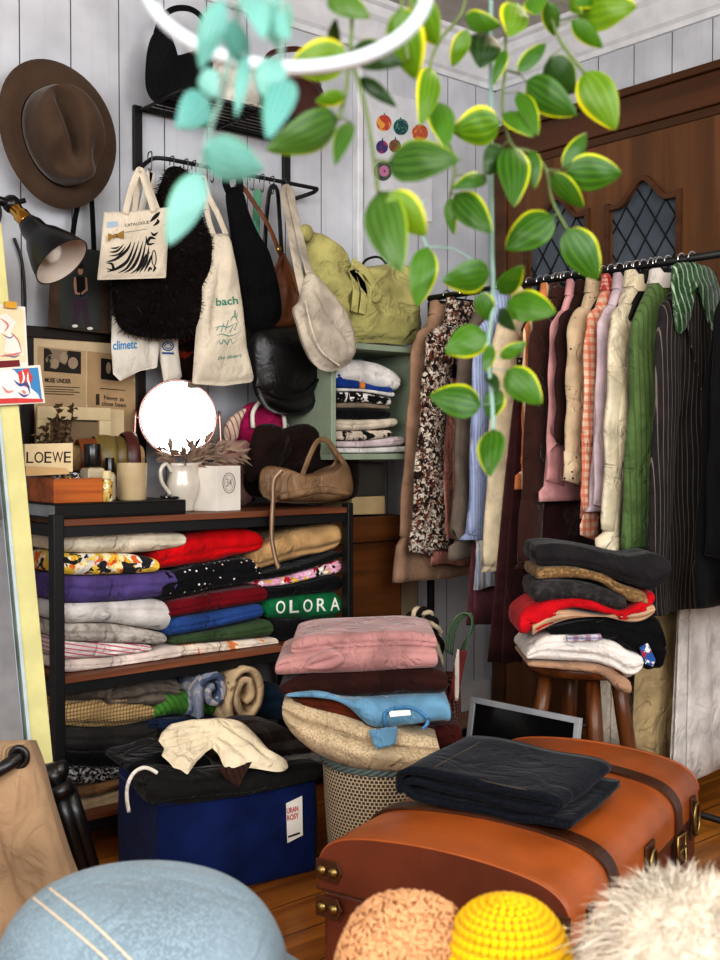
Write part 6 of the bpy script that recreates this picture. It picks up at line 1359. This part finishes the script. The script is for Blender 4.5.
def P_(n, c): return plain(n, c, rough=.6)
card('postcard', 'pale sketchy postcard stuck on the mirror frame, upper of two', [(-14, 303), (25, 307), (28, 367), (-12, 364)], PMm, whp2, prints=[([[(-10, 306), (23, 310), (26, 362), (-8, 360)]], P_('card_cream', '#d8c9a6'), 'print_ground'), ([[(-6, 318), (6, 313), (16, 322), (10, 334), (-4, 332)]], P_('card_paper', '#ddd6cc'), 'print_shape'), ([[(8, 330), (22, 346), (24, 356), (4, 352)]], P_('card_paper', '#ddd6cc'), 'print_shape'), (blob([(0, 318), (8, 325), (4, 332)], 2) + blob([(10, 332), (18, 340), (22, 354)], 1.6) + blob([(0, 356), (12, 355), (22, 352)], 2.6), P_('card_rose', '#c07a74'), 'print_stroke'), (blob([(2, 334), (10, 338), (14, 334)], 1.4) + blob([(4, 354), (14, 357), (20, 354)], 1.4), P_('card_slate', '#6a6a84'), 'print_stroke')])
card('postcard', 'dark red strip of a card between the two postcards on the mirror frame', [(-12, 362), (19, 360), (20, 367), (-12, 369)], lambda a, b: atP(a, b, mp(0, 1, .033), mn), P_('card_maroon', '#6b1f24'))
card('postcard', 'red, white and blue illustrated postcard on the mirror frame, lower of two', [(-12, 369), (40, 365), (45, 403), (-10, 406)], PM2, whp2, prints=[([[(12, 369), (38, 367.5), (42, 400), (30, 402)]], P_('card_blue', '#3f7fb0'), 'print_sky'), ([[(-8, 372), (14, 370), (26, 384), (38, 394), (40, 399), (-8, 403)]], P_('card_pale', '#ded8d8'), 'print_shape'), ([[(18, 372), (28, 368), (33, 378), (28, 388), (20, 384)]], P_('card_red', '#c2403c'), 'print_shape'), ([[(-8, 399), (16, 398), (43, 399), (43, 402), (-8, 404)]], P_('card_red', '#c2403c'), 'print_band'), (blob([(22, 370), (24, 378), (21, 386)], 2) + blob([(28, 372), (28, 380), (31, 388)], 2), P_('card_white2', '#e6e2de'), 'print_stroke'), (blob([(14, 380), (20, 385), (27, 384), (30, 394)], 3) + blob([(18, 392), (24, 396), (29, 394)], 2), P_('card_navy', '#3a4f86'), 'print_stroke'), (blob([(22, 390), (26, 394)], 3) + blob([(2, 386), (8, 392), (14, 390)], 2), P_('card_salmon', '#cf7f6c'), 'print_stroke')])
clipm = metal('brass_clip', '#b08a3c', .35); tag(obj('clip', MB().prism([PM2(*p) for p in [(4, 302), (16, 303), (16, 309), (4, 308)]], mn * .006), clipm, smooth=False), 'small brass clip holding the upper postcard', 'clip')
# folded black tripod
trm = plain('black_tripod', '#0d0d0e', rough=.35, spec=.6); tp = thing('tripod', 'folded black tripod leaning between the canvas bag and the shelving', 'tripod', atZ(96, 905, .0))
TD = 2.12
obj('head', MB().tube([atD(50, 766, TD), atD(54, 786, TD)], .026, 14).tube([atD(44, 773, TD), atD(66, 768, TD)], .017, 10), trm, tp)
for k, (a, b) in enumerate((((56, 788), (94, 908)), ((66, 786), (104, 905)), ((50, 790), (84, 905)))):
    p0, p1 = atD(*a, TD + .012 * (k % 2)), atD(*b, TD - .02 + .014 * (k % 2)); dv = (p0 - p1); p1 = p1 + dv * (-(p1.z - .012) / dv.z) if p1.z > .012 else p1
    obj('leg', MB().tube([p0, p0.lerp(p1, .3), p0.lerp(p1, .31), p1], [.019, .019, .0165, .015], 12), trm, tp)
obj('collar', MB().tube([atD(56, 784, TD), atD(61, 797, TD)], .030, 14), trm, tp)
# beige canvas bag
cvb = fab('beige_canvas', '#9c8266', wr=.4, vs=6); CD = 1.86
cb3 = thing('canvas_bag', 'large beige canvas bag with black eyelet and strap at the mirror', 'bag', atZ(20, 990, 0))
cbm = inflate([(-95, 752), (-40, 744), (22, 740), (30, 744), (40, 770), (52, 812), (66, 858), (82, 905), (92, 950), (96, 992), (30, 1002), (-60, 1002), (-110, 990)], lambda a, b: atD(a, b, CD), .045, back=.10, smooth=True, nrm=-FH, folds=.3, fs=7, seed=4, creases=[(34, 812, 10, 840), (-10, 770, 20, 900), (30, 790, 46, 806), (40, 870, 0, 990)], cw=5, cd=.25, n=96, nr=9); obj('body', cbm, cvb, cb3)
cvv = cbm.bvh(); e0 = onb(cvv, 19, 757, .004); rg = MB(); rg.tube([e0 + RT * (.014 * math.cos(a)) + V((0, 0, .016 * math.sin(a))) for a in [2 * PI * i / 24 for i in range(24)]], .0055, 8, closed=True); obj('eyelet', rg, trm, cb3)
obj('strap', MB().tube(crv3([e0 + FH * .004, e0 - FH * .02 - RT * .02 - V((0, 0, .012)), e0 - FH * .026 - RT * .06 - V((0, 0, .03)), e0 - RT * .14 - FH * .01 - V((0, 0, .055))], 16), .012, 10), trm, cb3)
obj('rim', MB().tube([onb(cvv, a, b, .002) for a, b in crv([(-30, 764), (0, 766), (6, 748), (26, 743)], 16)], .004, 6), cvb, cb3)

# ================================================================== foreground: four hats on a low bench
BZ = .44; bwood = mat_wood('bench_wood', '#5a3a20', '#7d5530', axis=0)
def cam(u, d, z): return RT * u + FH * d + V((0, 0, z))
bn = thing('bench', 'low wooden bench carrying the four hats in front of the trunk', 'bench', cam(.06, .83, 0)); ax3 = (RT, FH, V((0, 0, 1)))
obj('seat', MB().box(cam(.06, .80, BZ - .016), (1.0, .42, .03), ax3), bwood, bn, smooth=False, bevel=.004)
for u in (-.4, .52):
    for d in (.63, .97): obj('leg', MB().tube([cam(u, d, BZ - .031), cam(u * 1.04, d, 0)], [.02, .014], 10), bwood, bn)
# denim hat
ldn = fab('faded_blue_denim', '#768791', pat=('melange', 420, '#83949d'), vs=5, var=.14, wr=.35, bump=.4); sti = plain('pale_orange_stitch', '#c9b7a0', rough=.8)
dc_ = atD(142, 985, .93); dh = thing('denim_hat', 'faded light blue denim hat with double stitched seams', 'hat', V((dc_.x, dc_.y, BZ)))
dtop = atD(128, 882, .93).z; Hh = dtop - BZ; R1 = .128
dm = MB(); prof = [(R1 + .05, .003), (R1 + .052, .007), (R1 + .03, .028), (R1 + .004, .046)] + [(R1 * math.cos(a) ** .55, .046 + (Hh - .046) * math.sin(a)) for a in [PI / 2 * i / 22 for i in range(0, 22)]] + [(.002, Hh)]
rr = []
for r, z in prof: rr.append([V((dc_.x, dc_.y, BZ + z)) + RT * (math.cos(2 * PI * j / 64) * r * (1 + .02 * NZ.noise(V((math.cos(2 * PI * j / 64) * 2, z * 12, 3))))) + FH * (math.sin(2 * PI * j / 64) * r * .9) + V((0, 0, .22 * z * (-.10) * math.cos(2 * PI * j / 64) * (r / R1))) for j in range(64)])
dm.loft(rr); obj('crown', dm, ldn, dh); dbv = dm.bvh()
for line in ([(30, 895), (66, 924), (107, 960), (130, 985)], [(41, 882), (80, 912), (117, 946), (145, 975)]):
    s_ = MB(); c_ = crv(line, 46)
    c_ = [q for q in c_ if dbv.ray_cast(CAM, ray(*q).normalized())[0] is not None]; s_.tube([onb(dbv, *q, .0003) for q in c_], [.0008 + .0007 * abs(math.sin(i * 1.3)) for i in range(len(c_))], 5)
    obj('stitching', s_, sti, dh)
# boucle hat
pch_ = fab('peach_boucle', '#c9966a', bump=.4, wr=.2); bc = atD(408, 985, .86); bc.z = BZ; bhz = atD(408, 902, .86).z - BZ
bh = thing('boucle_hat', 'peach boucle knit hat beside the yellow ribbed hat', 'hat', bc); bb_ = MB()
rr = [[bc + RT * (math.cos(2 * PI * j / 40) * r) + FH * (math.sin(2 * PI * j / 40) * r * .9) + V((0, 0, z)) for j in range(40)] for r, z in [(.060, 0), (.064, .01)] + [(.064 * math.cos(a) ** .6, .03 + (bhz - .03) * math.sin(a)) for a in [PI / 2 * i / 14 for i in range(14)]] + [(.002, bhz)]]
bb_.loft(rr); obj('crown', bb_, pch_, bh)
random.seed(8); lo = MB(); Fq = [f for f in bb_.f if len(f) == 4]; Aw = [((bb_.v[f[0]] - bb_.v[f[2]]).cross(bb_.v[f[1]] - bb_.v[f[3]])).length for f in Fq]
for f in random.choices(Fq, weights=Aw, k=3200):
    a, b, c, d = [bb_.v[i] for i in f]; u, v = random.random(), random.random(); p = a.lerp(b, u).lerp(d.lerp(c, u), v); nn = (p - (bc + V((0, 0, .04)))).normalized(); t1_ = nn.cross(V((random.gauss(0, 1), random.gauss(0, 1), random.gauss(0, 1)))).normalized(); r = random.uniform(.0020, .0036)
    lo.tube([p + t1_ * (r * math.cos(q)) + nn * (r * math.sin(q) + .0005) for q in (-.3, .7, 1.6, 2.5, 3.4)], .0013, 5)
obj('boucle_loop', lo, pch_, bh)['kind'] = 'stuff'
# yellow ribbed beanie
ylw = fab('yellow_chunky_knit', '#d9a90f', bump=.3, wr=.1); ylp = fab('pale_yellow_knit', '#d9bb5a', bump=.3, wr=.1); yc = atD(507, 985, .84); yc.z = BZ; yhz = atD(506, 905, .84).z - BZ
yh = thing('knit_beanie', 'bright yellow chunky ribbed knit beanie', 'hat', yc); yb2 = MB(); YR = .060
def ypt(th_, ph, o=0): r = (YR + o) * max(math.cos(ph), .02) ** .66; return yc + RT * (math.cos(th_) * r) + FH * (math.sin(th_) * r * .9) + V((0, 0, .02 + (yhz - .02 + o) * math.sin(ph)))
yb2.loft([[yc + RT * (math.cos(2 * PI * j / 40) * YR * .98) + FH * (math.sin(2 * PI * j / 40) * YR * .88) for j in range(40)]] + [[ypt(2 * PI * j / 40, PI / 2 * i / 14) for j in range(40)] for i in range(15)]); obj('crown', yb2, ylw, yh)
kn = MB(); kn2 = MB()
for i in range(19):
    ph = PI / 2 * (i + .3) / 18.5; nst = max(8, int(62 * math.cos(ph) ** .66))
    for j in range(nst):
        th0 = 2 * PI * (j + .5 * (i % 1)) / nst
        for s in (-1, 1):
            a = ypt(th0 + s * .2 * 2 * PI / nst * 1.1, ph + .042, .0015); b = ypt(th0 + s * .02, ph - .034, .002); tgt = kn if i > 3 else kn2
            tgt.tube([a.lerp(b, -.1), a.lerp(b, .5) + (a - yc).normalized() * .0018, b], [.0017, .0026, .0015], 6)
obj('stitches', kn, ylw, yh)['kind'] = 'stuff'; obj('cuff_stitches', kn2, ylp, yh)['kind'] = 'stuff'
# white fur hat
wf = M('white_fur', '#d6cbba', rough=.8, bump=.2); fc = atD(682, 1000, .80); fc.z = BZ + .003; fz = atD(690, 892, .80).z - BZ
fh = thing('fur_hat', 'fluffy off-white fur hat in front of the trunk corner', 'hat', fc); fm2 = MB()
fm2.loft([[fc + RT * (math.cos(2 * PI * j / 40) * r) + FH * (math.sin(2 * PI * j / 40) * r * .9) + V((0, 0, z)) for j in range(40)] for r, z in [(.062, .004), (.068, .02)] + [(.070 * math.cos(a) ** .7, .03 + (fz - .03) * math.sin(a)) for a in [PI / 2 * i / 12 for i in range(12)]] + [(.003, fz)]]); obj('crown', fm2, wf, fh)
obj('fur', fur(fm2, 9000, .030, .0011, 21, grav=.45, curl=.22, jit=.45), wf, fh, recalc=False)
# ================================================================== trailing plant hung in front of the camera
HD = .55; hcn = atD(285, -25, HD); hr = 140 / FPX * HD; hv = (V((0, 0, 1)) * .84 + FH * .54 - RT * .10)
hoopm = plain('white_hoop', '#b4bbc0', rough=.35, spec=.5)
hp = thing('hanging_hoop', 'white round hanging hoop above the trailing plant', 'plant hanger', hcn - V((0, 0, .06)))
obj('ring', MB().tube([hcn + RT * (hr * math.cos(a)) + hv * (hr * math.sin(a)) for a in [2 * PI * i / 64 for i in range(64)]], .0036, 10, closed=True), hoopm, hp)
apex = V((hcn.x, hcn.y, CEIL - .03))
for a in (.6, 2.4, 4.7 - .6):
    p = hcn + RT * (hr * math.cos(a)) + hv * (hr * math.sin(a)); 
    if a < 3: obj('cord', MB().tube([p, p.lerp(apex, .5), apex], .0009, 5), hoopm, hp)
obj('ceiling_hook', MB().lathe([(.012, -.03), (.02, -.008), (.022, 0)], V((hcn.x, hcn.y, CEIL - .001)), n=16), hoopm, hp)
Lg = mat_leaf('variegated_leaf', '#2c5410', '#4f7d1c', '#c4cb1c', .80); Ly = mat_leaf('yellow_green_leaf', '#456f0c', '#739219', '#cfca18', .74); Ld = mat_leaf('dark_leaf', '#1b3310', '#30501c', '#7f9a22', .88); Lt = mat_leaf('frosted_teal_leaf', '#4f9188', '#86b9ae', '#5a9a72', .86, rough=.5); Lm = mat_leaf('mid_green_leaf', '#2f561a', '#5d8033', '#98ae22', .86)
MATS = dict(g=Lg, y=Ly, d=Ld, t=Lt, m=Lm)
def leaf_mesh(mbs, b, t, wpx, D, seed):
    random.seed(seed); P0 = atD(b[0], b[1], D + random.uniform(-.008, .008)); P1 = atD(t[0], t[1], D + random.uniform(-.03, .01)); ax = P1 - P0; L_ = ax.length; ax.normalize(); r_ = (P0 - CAM).normalized()
    tw = random.uniform(-.35, .35); sd = ax.cross(r_).normalized(); nn = sd.cross(ax).normalized(); sd = (sd * math.cos(tw) + nn * math.sin(tw)).normalized(); nn = sd.cross(ax).normalized()
    if nn.dot(r_) > 0: nn = -nn
    W = wpx / FPX * D / 2 / max(.6, abs(math.cos(tw))); n, m = 14, 14; vs = []; at = []; tone = random.random() * .6
    for i in range(n + 1):
        u = i / n; w_ = W * (math.sin(PI * min(1, u ** .78)) ** .72 if 0 < u < 1 else 0) * (1.06 - .12 * u); arch = L_ * .10 * math.sin(PI * u)
        for j in range(m + 1):
            v = j / m * 2 - 1; p = P0 + ax * (L_ * u) + sd * (w_ * v) + nn * (arch - W * .22 * v * v * math.sin(PI * u) + W * .03 * math.sin(u * 14 + v * 3))
            vs.append(p); at.append((abs(v), u, tone))
    lit = random.choice((-1, 1)); at = [(q[0] if (j2 % (m + 1) - m / 2) * lit >= 0 else q[0] * .80, q[1], q[2]) for j2, q in enumerate(at)]  # variegated margin, stronger on one side: backlight painted into the rim colour
    o = len(mbs.v); mbs.add(vs, [(i * (m + 1) + j, i * (m + 1) + j + 1, (i + 1) * (m + 1) + j + 1, (i + 1) * (m + 1) + j) for i in range(n) for j in range(m)])
    if mbs.at is None: mbs.at = []
    mbs.at += at; return P0
stemm = plain('vine_stem', '#5c6b3c', rough=.6); stemg = plain('grey_green_stem', '#7f9a90', rough=.6)
def hoop_pt(deg): a = math.radians(deg); return hcn + RT * (hr * math.cos(a)) + hv * (hr * math.sin(a))
def vine(label, stems, leaves, D, sm, deg):
    t = thing('trailing_vine', label, 'plant', hoop_pt(deg)); paths = []; s_ = MB()
    for k, (pts, r) in enumerate(stems):
        P = pxpath(pts, pD(D), 40)
        if k == 0:
            h = hoop_pt(deg); P = crv3([h, h.lerp(P[0], .5) + V((0, 0, .03)), P[0]], 14)[:-1] + P
        paths += P; s_.tube(P, r, 6)
    groups = {}
    for i, (b, tp, w, k) in enumerate(leaves):
        mb = groups.setdefault(k, MB()); P0 = leaf_mesh(mb, b, tp, w, D, i * 7 + int(D * 100))
        q = min(paths, key=lambda p: (p - P0).length); s_.tube([q, q.lerp(P0, .6), P0], r * .6, 5)
    obj('stem', s_, sm, t)
    for k, mb in groups.items(): obj('leaves', mb, MATS[k], t, recalc=False)
vine('blurred frosted teal vine hanging in front of the fur bag', [([(246, -30), (240, 0), (232, 45), (222, 95), (210, 130), (200, 172)], .0011), ([(282, -30), (283, 20), (280, 60), (270, 78)], .0012)],
     [((222, 0), (200, 70), 26, 't'), ((208, 97), (176, 128), 34, 't'), ((203, 150), (264, 170), 42, 't'), ((200, 172), (168, 246), 34, 't'), ((203, 70), (217, 97), 22, 't'), ((250, -6), (264, 40), 28, 't'), ((276, 58), (262, 97), 30, 't'), ((246, 55), (236, 118), 14, 't'), ((288, 78), (268, 140), 30, 't'), ((275, -4), (280, 50), 32, 't'), ((228, 20), (246, 70), 24, 't'), ((262, 10), (290, 40), 24, 't')], .43, stemg, 200)
vine('large leaved green vine hanging in the middle of the view', [([(352, -30), (352, 20), (350, 55), (345, 95), (338, 120)], .0014), ([(350, 55), (366, 110), (374, 160), (378, 192)], .0013), ([(405, -30), (402, 10), (408, 60)], .0012), ([(374, 160), (388, 162)], .001)],
     [((388, 163), (460, 160), 40, 'm'), ((378, 192), (402, 273), 42, 'm'), ((400, 8), (416, 80), 38, 'y'), ((414, -4), (438, 46), 32, 'y'), ((352, 50), (404, 64), 28, 'd'), ((348, 54), (288, 68), 40, 'y'), ((360, 78), (397, 107), 15, 'd'), ((338, 118), (266, 150), 38, 'm'), ((350, 122), (335, 166), 18, 'm'), ((334, 46), (336, 18), 13, 'd'), ((328, -4), (370, 18), 24, 'm'), ((390, 192), (426, 236), 34, 'y'), ((345, 95), (315, 102), 16, 'y')], .62, stemm, 330)
RV = [((578, 16), (637, 6), 36, 'y'), ((572, 20), (603, 48), 18, 'g'), ((584, 72), (616, 130), 38, 'y'), ((526, 82), (577, 115), 34, 'g'), ((549, 58), (574, 94), 32, 'd'), ((518, 72), (546, 43), 16, 'g'), ((519, 92), (538, 136), 18, 'g'), ((500, 122), (452, 131), 38, 'y'), ((504, 113), (534, 137), 18, 'g'), ((512, 146), (514, 207), 32, 'g'), ((533, 150), (534, 190), 15, 'g'), ((503, 146), (484, 175), 26, 'd'), ((563, 167), (587, 133), 18, 'g'), ((566, 172), (622, 173), 36, 'g'), ((553, 173), (584, 208), 20, 'g'), ((553, 216), (505, 250), 36, 'g'), ((567, 229), (598, 280), 36, 'g'), ((487, 177), (452, 189), 16, 'g'), ((455, 194), (492, 233), 30, 'g'), ((450, 198), (454, 235), 13, 'g'), ((431, 67), (420, 126), 24, 'y'), ((437, 102), (447, 149), 26, 'g'), ((465, 18), (501, 25), 20, 'g'), ((467, 30), (452, 67), 18, 'y'), ((487, 33), (480, 68), 34, 'd'), ((517, 3), (509, 37), 30, 'y'), ((548, 2), (554, 36), 18, 'g'), ((506, 50), (493, 86), 12, 'g'), ((570, 0), (582, 14), 12, 'y'), ((533, -4), (537, 15), 22, 'g'), ((596, -6), (574, 6), 20, 'g')]
vine('bright green vine with yellow leaf edges hanging in front of the door', [([(545, -30), (548, 5), (560, 40), (584, 72)], .0013), ([(508, -30), (506, 20), (505, 70), (502, 108), (512, 145), (530, 152), (546, 170), (552, 200), (567, 230)], .0013), ([(470, -30), (462, 12), (440, 40), (430, 68), (436, 100), (448, 140), (455, 165), (450, 196)], .0012), ([(506, 70), (520, 74)], .0009), ([(546, 170), (566, 171)], .0009), ([(465, 14), (486, 30)], .0009)], RV, .78, stemm, 30)
LV = [((427, 247), (417, 307), 28, 'g'), ((490, 273), (442, 281), 32, 'g'), ((500, 294), (523, 265), 22, 'g'), ((507, 302), (556, 313), 32, 'g'), ((480, 293), (491, 322), 20, 'g'), ((499, 310), (516, 331), 15, 'd'), ((486, 333), (445, 353), 33, 'g'), ((500, 357), (527, 342), 14, 'g'), ((507, 370), (542, 404), 32, 'g'), ((481, 405), (429, 396), 34, 'g'), ((498, 388), (490, 420), 22, 'g'), ((493, 429), (490, 477), 27, 'g'), ((492, 345), (484, 372), 13, 'g'), ((488, 372), (499, 392), 12, 'd')]
vine('long straight vine hanging low in front of the printed blouse', [([(491, -30), (491, 100), (492, 240), (493, 300), (488, 350), (492, 400), (493, 430)], .0017), ([(424, 200), (420, 225), (427, 247)], .0011), ([(427, 247), (455, 250), (490, 272)], .0007)], LV, .80, stemg, 10)
# ================================================================== cloth rests on cloth: where soft things meet, the later one is pressed out of the earlier one
bpy.context.view_layer.update()
SOFT_CATS = ('folded clothes', 'folded knitwear', 'hanging garment', 'jeans', 'clothes')
PRINTED = ('lettering', 'neckline')
def kids(o): return [o] + [k for c in o.children for k in kids(c)] 
tops = [o for o in scn.objects if o.parent is None and o.get('category') in SOFT_CATS]
tops.sort(key=lambda o: 0 if any(c.name.split('.')[0] in PRINTED for c in o.children) else 1)
class Solid:
    def __init__(s, o):
        s.o = o; s.loc = o.matrix_world.translation.copy(); s.v = [v.co + s.loc for v in o.data.vertices]; s.root = o
        while s.root.parent: s.root = s.root.parent
        s.make()
    def make(s):
        s.bvh = BVHTree.FromPolygons(s.v, [tuple(p.vertices) for p in s.o.data.polygons])
        s.lo = [min(p[i] for p in s.v) for i in range(3)]; s.hi = [max(p[i] for p in s.v) for i in range(3)]
    def meets(s, t): return all(s.lo[i] < t.hi[i] and t.lo[i] < s.hi[i] for i in range(3))
fixed = []
for nm in ('shelving_unit', 'stool', 'storage_box', 'trunk', 'wall_cubby'):
    for k in kids(bpy.data.objects[nm]):
        if k.type == 'MESH' and k.name.split('.')[0] in ('post', 'board', 'seat', 'leg', 'body', 'lid', 'carcass', 'rail'): fixed.append(Solid(k))
done = list(fixed)
for o in tops:
    for k in kids(o):
        if k.type != 'MESH' or k.name.split('.')[0] not in (o.name.split('.')[0], 'torso', 'sleeve', 'skirt_body', 'waistband'): continue
        s = Solid(k); near = [t for t in done if t.root is not o and s.meets(t)]
        if not any(c.name.split('.')[0] in PRINTED for c in o.children):
            for it in range(6):
                moved = 0
                for i, p in enumerate(s.v):
                    for t in near:
                        h = t.bvh.find_nearest(p, .03)
                        if h[0] is not None and (p - h[0]).dot(h[1]) < .0012:
                            q = h[0] + h[1] * .0022; 
                            p = q; moved += 1
                    s.v[i] = p
                if not moved: break
            if near:
                k.data.vertices.foreach_set('co', [x for p in s.v for x in (p - s.loc)]); k.data.update(); s.make()
        done.append(s)
